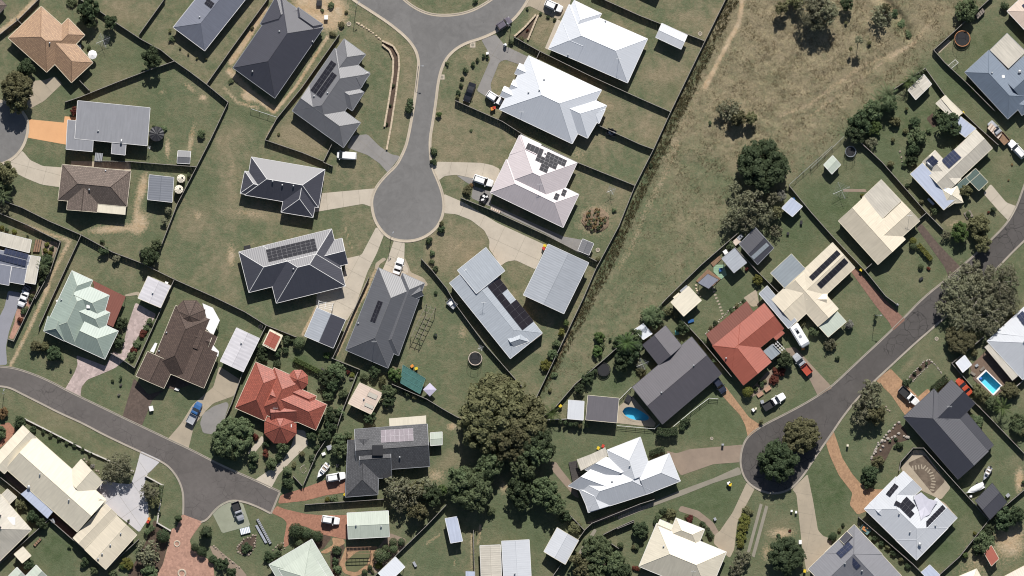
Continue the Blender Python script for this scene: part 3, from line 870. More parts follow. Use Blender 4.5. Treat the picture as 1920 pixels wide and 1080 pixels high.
drive('41', [1165, 370, 1215, 305, 1320, 430, 1394, 458, 1340, 560, 1280, 500], M_CONC, "pale driveway of the green carport", slab=3.6, ang=-45)
drive('32', [1120, 480, 1190, 470, 1300, 590, 1444, 745, 1345, 802, 1290, 690], M_BRCON, "worn concrete driveway with the red ute", slab=4.2, ang=-48)
drive('32', [840, 140, 930, 80, 950, 190, 900, 200], M_CONCT, "small paved court above the red gabled house", "patio", slab=1.6, ang=40)
drive('41', [220, 340, 370, 340, 378, 360, 220, 358], M_BRCON, "short path from the clothes line to the cream gabled house", "path", rnd=0)
drive('40', [840, 340, 930, 265, 950, 280, 870, 358], M_CONCT, "narrow tan strip inside the corner fence at upper right", "path", rnd=0)
drive('40', [780, 800, 850, 740, 900, 790, 830, 865], M_MULCH, "square dark vegetable bed at upper right", "garden_bed", z=.02)
drive('20', [590, 245, 740, 95, 755, 110, 690, 250, 650, 270], M_MULCH, "wedge of mulch between two stone walls", "garden_bed", z=.02)
drive('10', [1145, 285, 1215, 310, 1250, 370, 1255, 440, 1235, 600, 1190, 860, 1160, 855, 1210, 500, 1215, 400, 1180, 330], M_MULCH, "curved mulch bed between the stone block walls", "garden_bed", z=.02)
drive('13', [155, 880, 210, 830, 290, 800, 285, 880, 240, 940, 190, 935], M_MULCH, "rock garden mulch below the blue trampoline cover", "garden_bed", z=.02)
drive('42', [655, 680, 770, 565, 800, 555, 820, 575, 760, 620, 690, 700], M_MULCH, "stone edged bed below the dark street", "garden_bed", z=.02)
drive('01', [270, 680, 405, 700, 330, 870, 290, 830], M_BRCON, "gravel bed with yellow shrubs at left", "garden_bed", z=.02)
drive('02', [105, 240, 150, 150, 230, 90, 240, 110, 90, 420, 60, 410, 100, 300], M_ROSE, "terracotta garden strip at the left edge", "garden_bed", z=.022)
drive('32', [850, 800, 1000, 640, 1060, 610, 1090, 650, 1040, 720, 900, 810], M_BRCON, "front garden bed of the red gabled house", "garden_bed", z=.022)
drive('03', [1040, 700, 1150, 770, 1130, 870, 1080, 1080, 860, 1080, 980, 860], M_MULCH, "mulched shrub bed left of the rose driveway", "garden_bed", z=.02)
drive('13', [790, 890, 850, 850, 890, 880, 860, 960, 850, 1080, 790, 1080, 790, 980], M_MULCH, "mulched shrub bed left of the orange loop path", "garden_bed", z=.02)
drive('13', [1110, 890, 1190, 790, 1300, 830, 1290, 880, 1100, 1060, 1040, 1070, 1090, 1000], M_BRCON, "shrub bed right of the orange loop path", "garden_bed", z=.02)
drive('13', [620, 800, 720, 780, 800, 820, 740, 900, 700, 900], M_MULCH, "mulched bed under the clipped round shrubs", "garden_bed", z=.02)
# ------------------------------------------------------------------ buildings
WHITE = plain("white_trim", (.74, .73, .71), .5, .05)
CREAMT = plain("cream_trim", (.68, .62, .48), .5, .05)
DARKT = plain("dark_trim", (.06, .06, .068), .5, .08)
GREYT = plain("grey_trim", (.30, .31, .33), .5, .06)
BRICK_W = plain("brick_wall", (.36, .22, .15), .85, .2, 2.5)
CREAM_W = plain("cream_wall", (.55, .48, .36), .8, .1)
GREY_W = plain("grey_wall", (.40, .39, .37), .8, .1)
SHED_W = plain("shed_steel", (.36, .38, .37), .6, .1)
GLASS = gloss("window_glass", (.02, .025, .03), .08, .5)
DOOR = plain("painted_door", (.30, .27, .24), .5, .1)
TIMBER = plain("timber", (.23, .14, .085), .8, .25, 2.0)
GREYTIM = plain("weathered_timber", (.21, .18, .15), .85, .25, 2.0)
STEEL = plain("galvanised_steel", (.42, .43, .44), .45, .1, 2.0, .5)
BLACKST = plain("black_steel", (.025, .025, .028), .5, .1)

# solar panels: glass with cell lines, thin alloy frame
def solar_mat(name, col, line, k=.55):
    m, nt, N, L, B = newmat(name)
    tc = N.new("ShaderNodeTexCoord").outputs["Object"]
    sp = N.new("ShaderNodeSeparateXYZ"); L.new(tc, sp.inputs[0])
    ls = []
    for i in (0, 1):
        f = math_n(nt, 'FRACT', math_n(nt, 'MULTIPLY', sp.outputs[i], 6.25))
        ls.append(ramp(nt, math_n(nt, 'ABSOLUTE', math_n(nt, 'SUBTRACT', f, .5)), .43, .5))
    ln = math_n(nt, 'MAXIMUM', ls[0], ls[1])
    n = noise(nt, N.new("ShaderNodeNewGeometry").outputs["Position"], .8, 3)
    c = mixc(nt, ramp(nt, n, .3, .7), col, shade(col, 1.5))
    c = mixc(nt, math_n(nt, 'MULTIPLY', ln, k), c, line)
    L.new(c, B.inputs["Base Color"])
    B.inputs["Roughness"].default_value = .3
    B.inputs["Specular IOR Level"].default_value = .12
    return m
SOL = solar_mat("solar_black", (.014, .014, .019), (.05, .05, .055))
SOLB = solar_mat("solar_blue", (.022, .028, .055), (.16, .17, .2))
SOLW = solar_mat("solar_grey", (.12, .10, .115), (.4, .36, .4), .3)
FRAMEW = plain("pale_panel_frame", (.6, .56, .6), .4, .05)
FRAME = plain("panel_frame", (.16, .16, .17), .4, .05, 2, .4)

class Wing:
    def __init__(s, a, b, c, ends, e, p, typ):
        s.a, s.b, s.c = a, b, c
        s.d = a + (c - b)
        s.e, s.p, s.typ, s.ends = e, p, typ, ends
        s.L, s.W = (b - a).length, (c - b).length
    def frac(s, q):
        u, v = s.b - s.a, s.d - s.a
        r = q - s.a
        det = u.x * v.y - u.y * v.x
        return (r.x * v.y - r.y * v.x) / det, (u.x * r.y - u.y * r.x) / det
    def z(s, q, clampit=False):
        f, g = s.frac(q)
        if clampit is False and not (-.01 <= f <= 1.01 and -.01 <= g <= 1.01):
            return None
        if s.typ == 'skil':
            return s.e + s.p * g * s.W
        t = min(g, 1 - g) * s.W
        if s.ends[0] == 'h':
            t = min(t, f * s.L)
        if s.ends[1] == 'h':
            t = min(t, (1 - f) * s.L)
        return s.e + s.p * t
    def inside(s, q, m=0.0):
        f, g = s.frac(q)
        mf, mg = m / s.L, m / s.W
        return mf < f < 1 - mf and mg < g < 1 - mg

NICKS = []          # (short name, plan position) used by labels of the small things round about

def roof_wing(w, mat, trim, cap, root, off, mat2=None, fascia=True):
    a, b, c, d = w.a, w.b, w.c, w.d
    u = (b - a).normalized()
    e = w.e
    V = lambda p, z: (p.x, p.y, z)
    th = .16
    uvs = []
    if w.typ == 'skil':
        zr = e + w.p * w.W
        vs = [V(a, e), V(b, e), V(c, zr), V(d, zr), V(a, e - th), V(b, e - th), V(c, zr - th), V(d, zr - th)]
        fs = [(0, 1, 2, 3), (7, 6, 5, 4), (0, 4, 5, 1), (1, 5, 6, 2), (2, 6, 7, 3), (3, 7, 4, 0)]
        dirs = [u] * 6
        ridges = []
    else:
        h = w.W / 2
        i0 = min(h, w.L / 2 - .01) if w.ends[0] == 'h' else 0
        i1 = min(h, w.L / 2 - .01) if w.ends[1] == 'h' else 0
        r0 = (a + d) / 2 + u * i0
        r1 = (b + c) / 2 - u * i1
        zr = e + w.p * h
        vs = [V(a, e), V(b, e), V(c, e), V(d, e), V(r0, zr), V(r1, zr), V(a, e - th), V(b, e - th), V(c, e - th), V(d, e - th)]
        fs = [(0, 1, 5, 4), (2, 3, 4, 5), (3, 0, 4), (1, 2, 5), (6, 7, 1, 0), (7, 8, 2, 1), (8, 9, 3, 2), (9, 6, 0, 3), (9, 8, 7, 6)]
        v = (c - b).normalized()
        dirs = [u, u, v, v, u, v, u, v, u]
        ridges = [(vs[4], vs[5])]
        if w.ends[0] == 'h':
            ridges += [(vs[0], vs[4]), (vs[3], vs[4])]
        if w.ends[1] == 'h':
            ridges += [(vs[1], vs[5]), (vs[2], vs[5])]
    sl = math.sqrt(1 + w.p * w.p)
    for f, dd in zip(fs, dirs):
        nn = Vector((-dd.y, dd.x))
        for i in f:
            q = Vector(vs[i][:2])
            uvs.append((q.dot(dd), q.dot(nn) * sl))
    vs = [(x - off[0], y - off[1], z - off[2]) for x, y, z in vs]
    me = mesh("roof", vs, fs, [mat, mat2] if mat2 else mat, [1 if k == 1 else 0 for k in range(len(fs))] if mat2 else None, uvs=uvs)
    bm = bmesh.new(); bm.from_mesh(me); bmesh.ops.recalc_face_normals(bm, faces=bm.faces); bm.to_mesh(me); bm.free()
    ro = link("roof", me, root)
    if fascia:
        g = MB()
        cc = (a + c) / 2
        def run(p, q, z0=e, z1=e):
            p, q = Vector(p), Vector(q)
            n = Vector((-(q - p).y, (q - p).x)).normalized()
            if n.dot((p + q) / 2 - cc) < 0:
                n = -n
            n = n * .04
            g.bar(V(p + n, z0 - .13), V(q + n, z1 - .13), .08, .15)
        run(a, b)
        if w.typ == 'skil':
            run(b, c, e, zr); run(c, d, zr, zr); run(d, a, zr, e)
        else:
            run(c, d)
            for end, p, q, r in ((w.ends[0], d, a, None), (w.ends[1], b, c, None)):
                if end == 'h':
                    run(p, q)
                elif end == 'g':
                    m_ = (p + q) / 2
                    run(p, m_, e, zr); run(m_, q, zr, e)
        g.build("gutter", trim, ro, off)
    if ridges and cap is not None:
        g = MB()
        for p, q in ridges:
            p, q = Vector(p), Vector(q)
            d2 = Vector((q.x - p.x, q.y - p.y, 0))
            if d2.length < .3:
                continue
            n = Vector((-d2.y, d2.x, 0)).normalized() * .075
            z0, z1 = Vector((0, 0, -.03)), Vector((0, 0, .055))
            g.add([p - n + z0, p + n + z0, p + z1, q - n + z0, q + n + z0, q + z1], [(0, 3, 5, 2), (2, 5, 4, 1), (0, 2, 1), (3, 4, 5)])
        g.build("ridge_cap", cap, ro, off)
    return ro

def building(nick, label, t, wings, roof, trim=WHITE, cap=None, wall=BRICK_W, e=2.6, p=.42, name="house", cat="house", sol=(), ex=(), post=False, detail=True, mats=None):
    e = e * .94
    W = []
    for i, q in enumerate(wings):
        if q[0] in ('poly', 'oct'):
            W.append(q); continue
        o = q[7] if len(q) > 7 else {}
        typ = 'skil' if q[6] == 's' else 'hip'
        pp = o.get('p', p)
        pp = pp * 1.12 if typ == 'hip' and pp >= .2 else pp
        W.append(Wing(P(t, q[0], q[1]), P(t, q[2], q[3]), P(t, q[4], q[5]), q[6], e + o.get('dz', 0) + i * .006, pp, typ))
    real = [w for w in W if isinstance(w, Wing)]
    if real:
        cs = [(w.a + w.c) / 2 for w in real]
        wt = [w.L * w.W for w in real]
    else:
        cs = [sum(PL(t, W[0][1]), Vector((0, 0))) / (len(W[0][1]) // 2)] if W[0][0] == 'poly' else [P(t, W[0][1], W[0][2])]; wt = [1]
    c = sum((a * k for a, k in zip(cs, wt)), Vector((0, 0))) / sum(wt)
    off = (c.x, c.y, 0)
    root = empty(name, off)
    tag(root, label, cat)
    NICKS.append((nick, (c.x, c.y)))
    roofs = []
    for i, w in enumerate(W):
        o = wings[i][7] if isinstance(w, Wing) and len(wings[i]) > 7 else {}
        mt = o.get('mat', roof)
        if isinstance(w, Wing):
            roofs.append(roof_wing(w, mt, o.get('trim', trim), o.get('cap', cap if cap is not None else mt), root, off, o.get('mat2')))
            # walls
            ins = o.get('ins', .5 if min(w.L, w.W) > 3.4 else .22)
            u = (w.b - w.a).normalized(); v = (w.c - w.b).normalized()
            k0 = ins if w.ends[0] != 'i' else 0.02; k1 = ins if len(w.ends) < 2 or w.ends[1] != 'i' else .02
            ins2 = ins + i * .004
            q = [w.a + u * k0 + v * ins2, w.b - u * k1 + v * ins2, w.c - u * k1 - v * ins2, w.d + u * k0 - v * ins2]
            if o.get('open', post):
                for pt in q:
                    b = MB(); zt = min(w.z(pt, True), 9) - .1
                    b.box(pt.x - .06, pt.y - .06, 0, pt.x + .06, pt.y + .06, zt)
                    b.build("post", trim, root, off)
            else:
                b = MB()
                zt = w.e - .10
                if w.typ == 'skil':
                    vs = [v3(x, -.05) for x in q] + [v3(x, w.z(x, True) - .13) for x in q]
                    b.add(vs, [(0, 1, 5, 4), (1, 2, 6, 5), (2, 3, 7, 6), (3, 0, 4, 7), (4, 5, 6, 7)])
                else:
                    b.prism(q, -.05, zt)
                b.build("wall", o.get('wall', wall), root, off)
                if detail and w.typ != 'skil':
                    for s0, s1 in ((q[0], q[1]), (q[1], q[2]), (q[2], q[3]), (q[3], q[0])):
                        ln = (s1 - s0).length
                        if ln < 3.2:
                            continue
                        n = Vector(((s1 - s0).y, -(s1 - s0).x)).normalized()
                        mid = (s0 + s1) / 2
                        if n.dot(mid - (w.a + w.c) / 2) < 0:
                            n = -n
                        if any(x.inside(mid + n * .1, .3) for x in real if x is not w):
                            continue
                        d = (s1 - s0).normalized()
                        bx = MB()
                        bx.bar(v3(mid - d * .9 + n * .02, .9), v3(mid + d * .9 + n * .02, .9), .08, 1.2)
                        wi = bx.build("window", WHITE, root, off)
                        bx = MB()
                        bx.bar(v3(mid - d * .82 + n * .06, .98), v3(mid + d * .82 + n * .06, .98), .03, 1.04)
                        bx.build("pane", GLASS, wi, off)
        elif w[0] == 'poly':
            pts = PL(t, w[1]); z = w[2]; o2 = w[4] if len(w) > 4 else {}
            b = MB()
            n = len(pts)
            b.prism(pts, z - .09, z)
            mt = w[3] if len(w) > 3 and w[3] else roof
            d = (pts[1] - pts[0]).normalized(); nn = Vector((-d.y, d.x))
            uv = [(Vector(b.v[i][:2]).dot(d), Vector(b.v[i][:2]).dot(nn)) for f in b.f for i in f]
            me = mesh("roof", [(x - off[0], y - off[1], zz) for x, y, zz in b.v], b.f, mt, uvs=uv)
            ro = link("patio_roof", me, root)
            for i_, pt in enumerate(pts):
                ctr = sum(pts, Vector((0, 0))) / n
                pt = pt + (ctr - pt).normalized() * .18
                bb = MB(); bb.box(pt.x - .05, pt.y - .05, 0, pt.x + .05, pt.y + .05, z - .05)
                bb.build("post", trim, root, off)
        elif w[0] == 'oct':
            _, cx, cy, r, n, dz = w[:6]
            ce = P(t, cx, cy); r = r / (3.6 * 8) if t != 'F' else r / 8
            rot = w[6] if len(w) > 6 else 0
            b = MB()
            rim = [ce + Vector((math.cos(2 * math.pi * (k + rot) / n), math.sin(2 * math.pi * (k + rot) / n))) * r for k in range(n)]
            z0 = e + dz; z1 = z0 + r * p
            vs = [v3(q, z0) for q in rim] + [v3(ce, z1)] + [v3(q, z0 - .16) for q in rim]
            fs = [(k, (k + 1) % n, n) for k in range(n)] + [(n + 1 + k, n + 1 + (k + 1) % n, (k + 1) % n, k) for k in range(n)] + [tuple(n + 1 + k for k in range(n - 1, -1, -1))]
            uv = []
            for f in fs:
                a_, b_ = Vector(vs[f[0]][:2]), Vector(vs[f[1]][:2])
                d = (b_ - a_).normalized() if (b_ - a_).length > 0 else Vector((1, 0)); nn = Vector((-d.y, d.x))
                uv += [(Vector(vs[i][:2]).dot(d), Vector(vs[i][:2]).dot(nn)) for i in f]
            ro = link("roof", mesh("roof", [(x - off[0], y - off[1], z) for x, y, z in vs], fs, roof, uvs=uv), root)
            g = MB()
            for k in range(n):
                pp, qq = Vector(vs[k]), Vector(vs[n])
                d2 = Vector((qq.x - pp.x, qq.y - pp.y, 0)); nn = Vector((-d2.y, d2.x, 0)).normalized() * .075
                g.add([pp - nn, pp + nn, pp + Vector((0, 0, .06)), qq - nn, qq + nn, qq + Vector((0, 0, .06))], [(0, 3, 5, 2), (2, 5, 4, 1), (0, 2, 1), (3, 4, 5)])
            g.build("ridge_cap", cap or trim, ro, off)
            b = MB(); b.prism([ce + (q - ce) * .88 for q in rim], -.05, z0 - .1); b.build("wall", wall, root, off)
    def zat(q):
        zs = [(w.z(q), k) for k, w in enumerate(real) if w.z(q) is not None]
        if not zs:
            return e + .3, 0
        return max(zs)
    rr = [r for r in roofs]
    for s in sol:
        a, b, cc = P(t, s[0], s[1]), P(t, s[2], s[3]), P(t, s[4], s[5])
        nx, ny = s[6], s[7]
        mt = s[8] if len(s) > 8 else SOL
        mid = (a + cc) / 2
        k = zat(mid)[1]
        w = real[k] if real else None
        if w is None:
            za = zb = zc = e
        else:
            # plane of the slope under the array
            eps = .3
            z0 = w.z(mid, True); gx = (w.z(mid + Vector((eps, 0)), True) - w.z(mid - Vector((eps, 0)), True)) / (2 * eps)
            gy = (w.z(mid + Vector((0, eps)), True) - w.z(mid - Vector((0, eps)), True)) / (2 * eps)
            za, zb, zc = [z0 + gx * (q - mid).x + gy * (q - mid).y for q in (a, b, cc)]
        A, B_, C_ = Vector((a.x, a.y, za)), Vector((b.x, b.y, zb)), Vector((cc.x, cc.y, zc))
        ex_, ey_ = B_ - A, C_ - B_
        lx, ly = ex_.length / nx, ey_.length / ny
        ux = ex_.normalized(); uz = ux.cross(ey_).normalized()
        if uz.z < 0:
            uz = -uz
        uy = uz.cross(ux)
        R = Matrix((ux, uy, uz)).transposed()
        sg = 1 if uy.dot(ey_) > 0 else -1
        b_ = MB()
        hx, hy = lx / 2 - .012, ly / 2 - .012
        b_.box(-hx, -hy, 0, hx, hy, .04, 1)
        b_.add([(-hx + .015, -hy + .015, .043), (hx - .015, -hy + .015, .043), (hx - .015, hy - .015, .043), (-hx + .015, hy - .015, .043)], [(0, 1, 2, 3)], 0)
        pm = b_.data("solar_panel", [mt, FRAMEW if mt is SOLW else FRAME])
        par = rr[k] if rr else root
        skip = s[9] if len(s) > 9 else ()
        for i in range(nx):
            for j in range(ny):
                if (i, j) in skip:
                    continue
                q = A + ex_ * ((i + .5) / nx) + ey_ * ((j + .5) / ny) + uz * .1
                o = link("solar_panel", pm, par, q - Vector(off))
                o.rotation_euler = R.to_euler()
    for x in ex:
        kind, px, py = x[:3]
        q = P(t, px, py)
        z, k = zat(q)
        par = rr[k] if rr else root
        b = MB()
        if kind == 'vent':
            b.cyl(q.x, q.y, z - .1, z + .3, .16, .16, 10); b.dome((q.x, q.y, z + .3), .22, .22, .18, 10, 3)
            b.build("roof_vent", STEEL, par, off, True)
        elif kind == 'antenna':
            b.cyl(q.x, q.y, z - .1, z + 2.2, .03, .03, 6)
            b.tube((q.x - .6, q.y, z + 2.1), (q.x + .6, q.y, z + 2.1), .02)
            for dx in (-.5, -.2, .1, .4):
                b.tube((q.x + dx, q.y - .35, z + 2.1), (q.x + dx, q.y + .35, z + 2.1), .015)
            b.build("antenna", STEEL, par, off)
        elif kind == 'sky':
            r = x[3] if len(x) > 3 else .4
            b.box(q.x - r, q.y - r, z - .1, q.x + r, q.y + r, z + .16)
            s_ = b.build("skylight", WHITE, par, off)
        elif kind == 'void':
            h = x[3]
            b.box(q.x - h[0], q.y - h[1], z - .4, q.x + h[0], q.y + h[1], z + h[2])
            b.build("light_well_painted_shade", BLACKST, par, off)  # matte black block paints the shade inside an open roof well
        elif kind == 'dish':
            b.cyl(q.x, q.y, z - .1, z + .5, .04, .04, 6); b.dome((q.x, q.y + .1, z + .5), .42, .42, .12, 12, 3)
            b.build("satellite_dish", STEEL, par, off, True)
        elif kind == 'heater':
            d = P(t, x[3], x[4]); z2 = zat(d)[0]
            b.tube((q.x, q.y, z + .3), (d.x, d.y, z2 + .3), .25, .25, 12)
            b.build("water_heater_tank", STEEL, par, off, True)
    return root

# roof finishes
T_ORANGE = roof_tile("terracotta_orange_tile", (.46, .295, .175), (.38, .24, .15), .42, .6, .5)
T_BROWN = roof_tile("brown_grey_tile", (.20, .155, .13), (.15, .118, .10))
T_CHOC = roof_tile("chocolate_tile", (.115, .080, .064), (.088, .062, .052))
T_RED = roof_tile("brick_red_tile", (.37, .105, .070), (.30, .088, .060), .5, .55, .4)
T_SLATE = roof_tile("slate_tile", (.125, .125, .13), (.095, .095, .10))
R_GREY = roof_metal("steel_mid_grey", (.225, .228, .245), .5, .06)
R_BLUEG = roof_metal("steel_blue_grey", (.175, .185, .225), .45, .2)
R_CHAR = roof_metal("steel_charcoal", (.05, .05, .064), .4, .12, .5, spec=.7)
R_CHARB = roof_metal("steel_charcoal_soft", (.056, .055, .068), .5, .1, .45, spec=1.0)
R_GRAV = roof_metal("steel_gravel_grey", (.15, .149, .157), .45, .15, .5, spec=.9)
R_SLATEM = roof_metal("steel_slate_grey", (.10, .102, .112), .5, .18, .5, spec=.8)
R_WHITE = roof_metal("steel_white", (.60, .62, .655), .5, .12, .45, .04)
R_WHITEG = roof_metal("steel_pale_grey", (.53, .545, .57), .5, .15, .45, .06)
R_PINK = roof_metal("steel_pale_pink", (.56, .50, .505), .5, .15, .45, .08)
R_SKY = roof_metal("steel_pale_blue", (.36, .39, .425), .5, .2)
R_SHEDB = roof_metal("steel_shed_blue", (.33, .35, .38), .55, .28)
R_SHEDD = roof_metal("steel_shed_slate", (.18, .19, .215), .55, .28)
R_CREAM = roof_metal("steel_cream", (.66, .60, .475), .45, .1)
R_TAN = roof_metal("steel_tan_cream", (.60, .53, .41), .45, .12)
R_OLDC = roof_metal("steel_lichen_cream", (.52, .48, .405), .5, .3, .6, .22)
R_GREEN = roof_metal("steel_pale_green", (.285, .345, .30), .6, .15)
R_GREENP = roof_metal("steel_mint", (.44, .485, .41), .5, .2)
R_DGREEN = roof_metal("steel_dark_green", (.075, .115, .10), .5, .25)
R_RED = roof_metal("steel_red_oxide", (.335, .095, .062), .55, .15)
R_REDF = roof_metal("steel_red_flat", (.20, .07, .048), .55, .3)
R_BLACK = roof_metal("steel_black", (.036, .036, .045), .5, .2)
R_BLACKL = roof_metal("steel_night_grey", (.035, .035, .046), .5, .22, .5, spec=1.0)
R_NAVY = roof_metal("steel_steel_blue", (.15, .185, .235), .5, .2)
R_PURP = roof_metal("steel_violet_grey", (.185, .185, .20), .5, .2)
R_DUSK = roof_metal("steel_dusk_grey", (.09, .082, .092), .5, .2, .5, spec=.9)
R_CLEAR = roof_metal("translucent_sheet", (.42, .46, .56), .8, .3, .35)
R_CLEARG = roof_metal("translucent_grey_sheet", (.26, .29, .31), .7, .3, .35)
R_BEIGE = roof_metal("steel_beige_pink", (.60, .48, .395), .5, .2)
R_STRIPE = roof_metal("steel_striped_white", (.58, .56, .58), .9, .3, .5, .15)
R_WOOD = plain("deck_boards", (.155, .105, .075), .8, .25, 2.5)
D = dict

building("orange tiled house", "stepped orange terracotta tiled house near the upper left corner", '00',
    [(60, 258, 320, 490, 543, 277, 'hh'), (420, 190, 632, 425, 487, 560, 'ih'), (355, 235, 465, 125, 578, 240, 'ih')],
    T_ORANGE, CREAMT, T_ORANGE, ex=[('vent', 345, 295)])
building("long grey house", "long flat grey metal roof house beside the orange driveway", '00',
    [(530, 682, 1017, 730, 998, 985, 's'), (462, 812, 640, 828, 630, 1025, 's', D(dz=.05)), (765, 930, 858, 940, 850, 1048, 's', D(dz=.04))],
    R_GREY, WHITE, p=.025, e=2.9, ex=[('vent', 668, 885), ('heater', 826, 940, 822, 975)])
building("blue grey hipped house", "blue grey hipped roof house cut by the top edge", 'F',
    [(384.7, 96, 495, -43, 436, -87, 'hh')], R_BLUEG, WHITE, p=.42, sol=[(391, -2, 404, 8, 398, 18, 4, 2)], ex=[('vent', 376, 33)])
building("brown roof at top left corner", "corner of a dark brown roof in the very top left", 'F',
    [(14, 11, -46, 79, -106, 16, 'hh')], T_BROWN, DARKT, T_BROWN)
building("house beyond the top edge", "dark house mostly beyond the top edge, above the white shed", 'F', [(1120, -60, 1232, -8, 1270, -90, 'hh')], R_CHAR, DARKT)
building("charcoal hipped house", "large charcoal hipped roof house on a sandy building site", '10',
    [(745, 190, 418, 665, 135, 460, 'hh'), (318, 165, 425, -20, 585, 70, 'hh', D(p=.38)), (575, 52, 742, 168, 690, 250, 'hh', D(p=.5))],
    R_CHAR, GREYT, R_CHAR, ex=[('vent', 450, 217), ('vent', 268, 485), ('vent', 672, 283)])
building("gabled grey house", "mid grey multi gabled house with a stepped solar array", '10',
    [(822, 328, 535, 750, 773, 922, 'hh'), (885, 265, 700, 520, 845, 625, 'hi'), (535, 750, 880, 998, 995, 830, 'ih'), (790, 650, 940, 750, 1020, 625, 'ih'), (830, 480, 945, 560, 1055, 490, 'ii')][:4]
    + [(880, 570, 1000, 595, 1057, 490, 'ih')],
    R_GRAV, GREYT, R_GRAV, sol=[(800, 410, 836, 436, 695, 638, 2, 7), (840, 512, 804, 487, 697, 642, 1, 6, SOL), (840, 513, 805, 489, 730 - 34, 665 - 22, 2, 6)][:1] + [(806, 489, 839, 513, 731, 665, 2, 5)],
    ex=[('vent', 775, 630), ('vent', 683, 652)])
building("white hipped house", "bright white hipped house at the top right of centre", '20',
    [(825, 330, 1355, 562, 1490, 265, 'hh'), (890, 190, 995, 5, 1180, 95, 'ih'), (1012, 412, 822, 332, 912, 143, 'ih', D(dz=.02))],
    R_WHITE, WHITE, ex=[('vent', 1205, 145), ('antenna', 1295, 400), ('vent', 953, 372)])
building("white gabled house", "white multi gabled house with grey lower slopes", '20',
    [(490, 740, 982, 972, 1180, 610, 'hh'), (835, 817, 1085, 935, 1215, 715, 'ih'), (593, 500, 730, 565, 765, 495, 'gi'), (495, 650, 650, 722, 680, 655, 'gi'), (555, 608, 720, 686, 752, 618, 'gi'), (1010, 770, 1163, 835, 1205, 740, 'ih', D(p=.3))],
    R_WHITE, WHITE, ex=[('antenna', 640, 760), ('vent', 687, 627), ('vent', 792, 540), ('vent', 760, 612)])
building("pink roofed house", "pale pink hipped house with scattered black solar panels", '21',
    [(430, 365, 920, 600, 1027, 377, 'hh'), (625, -20, 1015, 165, 852, 509, 'hh'), (560, 110, 700, 175, 775, 40, 'hi')],
    R_PINK, WHITE, R_PINK,
    sol=[(682, 30, 790, 77, 775, 117, 4, 1), (680, 62, 780, 108, 775, 121, 4, 1)][:1] + [(815, 88, 947, 150, 930, 192, 5, 2), (747, 108, 886, 172, 870, 212, 5, 2), (774, 168, 826, 192, 810, 236, 2, 2), (870, 367, 898, 380, 881, 420, 1, 2), (920, 341, 947, 353, 931, 394, 1, 2)],
    ex=[('antenna', 765, 310), ('vent', 800, 100)])
building("pale blue house", "long pale blue gabled house with a black rooftop mat", '22',
    [(155, 38, 565, 548, 780, 375, 'gh', D(p=.13)), (208, -48, 400, -201, 528, -44, 's', D(dz=.55, p=.03)), (590, 470, 690, 435, 640, 372, 'ih', D(p=.5, dz=.15))],
    R_SKY, WHITE, e=2.8, ex=[('antenna', 385, 170)],
    sol=[(412, 62, 488, 2, 722, 296, 2, 8, solar_mat("pool_heating_mat", (.016, .014, .018), (.025, .025, .03)), ((1, 2), (1, 3)))])
building("charcoal house with white ridges", "charcoal hipped house outlined by thin white ridges and gutters", '11',
    [(260, 125, 755, 210, 711, 466, 'hh'), (185, 370, 400, 407, 430, 257, 'hi'), (497, 285, 460, 497, 675, 532, 'ih')],
    R_CHAR, WHITE, WHITE, ex=[('vent', 405, 290), ('vent', 545, 320), ('vent', 470, 315)])
R_CHARG = roof_metal("steel_charcoal_light", (.095, .095, .11), .6, .3)
building("charcoal house with solar grid", "big charcoal hipped house with a four row solar grid", '11',
    [(175, 765, 800, 610, 868, 883, 'hh'), (335, 725, 800, 610, 893, 995, 'hh'), (720, 710, 870, 672, 910, 845, 'ig')],
    R_CHARB, WHITE, WHITE, sol=[(358, 752, 686, 675, 706, 756, 10, 4)], ex=[('vent', 545, 880)])
building("slate metal house", "dark slate metal hipped house below the turning circle", '12',
    [(1115, -65, 895, 490, 1180, 612, 'hh'), (1428, 40, 1252, 528, 1100, 460, 'hh', D(p=.42)), (1215, 215, 1420, 120, 1395, 60, 'ii', D(p=.55, dz=.3))],
    R_SLATEM, GREYT, R_GRAV, sol=[(1115, 155, 1149, 167, 1096, 306, 2, 5)], ex=[('vent', 980, 310), ('antenna', 1090, 430)])
building("red tiled house", "brick red tiled house with turret and many hips", '12',
    [(288, 570, 150, 880, 350, 968, 'hh'), (412, 608, 285, 895, 490, 986, 'hh', D(dz=.01)), (695, 1030, 350, 877, 425, 705, 'hi'), (700, 800, 500, 712, 470, 790, 'hi'), (395, 985, 570, 975, 560, 830, 'ii', D(p=.5))]
    + [('oct', 573, 692, 74, 8, 0, .5), ('oct', 455, 1010, 118, 8, -.25, .5), ('oct', 452, 1010, 68, 8, .25, .5)],
    T_RED, CREAMT, T_RED, p=.5, ex=[('antenna', 425, 880), ('sky', 522, 1000, .35)])
building("chocolate tiled house", "chocolate brown tiled house with an octagonal bay", '02',
    [(1190, 190, 1020, 600, 1255, 690, 'hh'), (1000, 500, 922, 665, 1110, 748, 'gg', D(p=.3)), (1478, 510, 1380, 747, 1190, 665, 'ig', D(p=.3)), (1255, 440, 1400, 495, 1442, 380, 'ig', D(p=.32)), (1300, 330, 1250, 450, 1420, 520, 'ii', D(p=.3))]
    + [('oct', 1285, 262, 116, 8, 0, .5), ('poly', [1370, 175, 1440, 205, 1487, 290, 1440, 395, 1395, 345, 1398, 270], 2.5, WHITE), ('poly', [1395, 490, 1440, 455, 1482, 500, 1475, 535, 1440, 515], 2.5, WHITE), ('poly', [1050, 440, 1066, 445, 1042, 508, 1015, 498], 2.2, WHITE)],
    T_CHOC, CREAMT, T_CHOC, ex=[('vent', 1128, 372), ('vent', 1078, 497)])
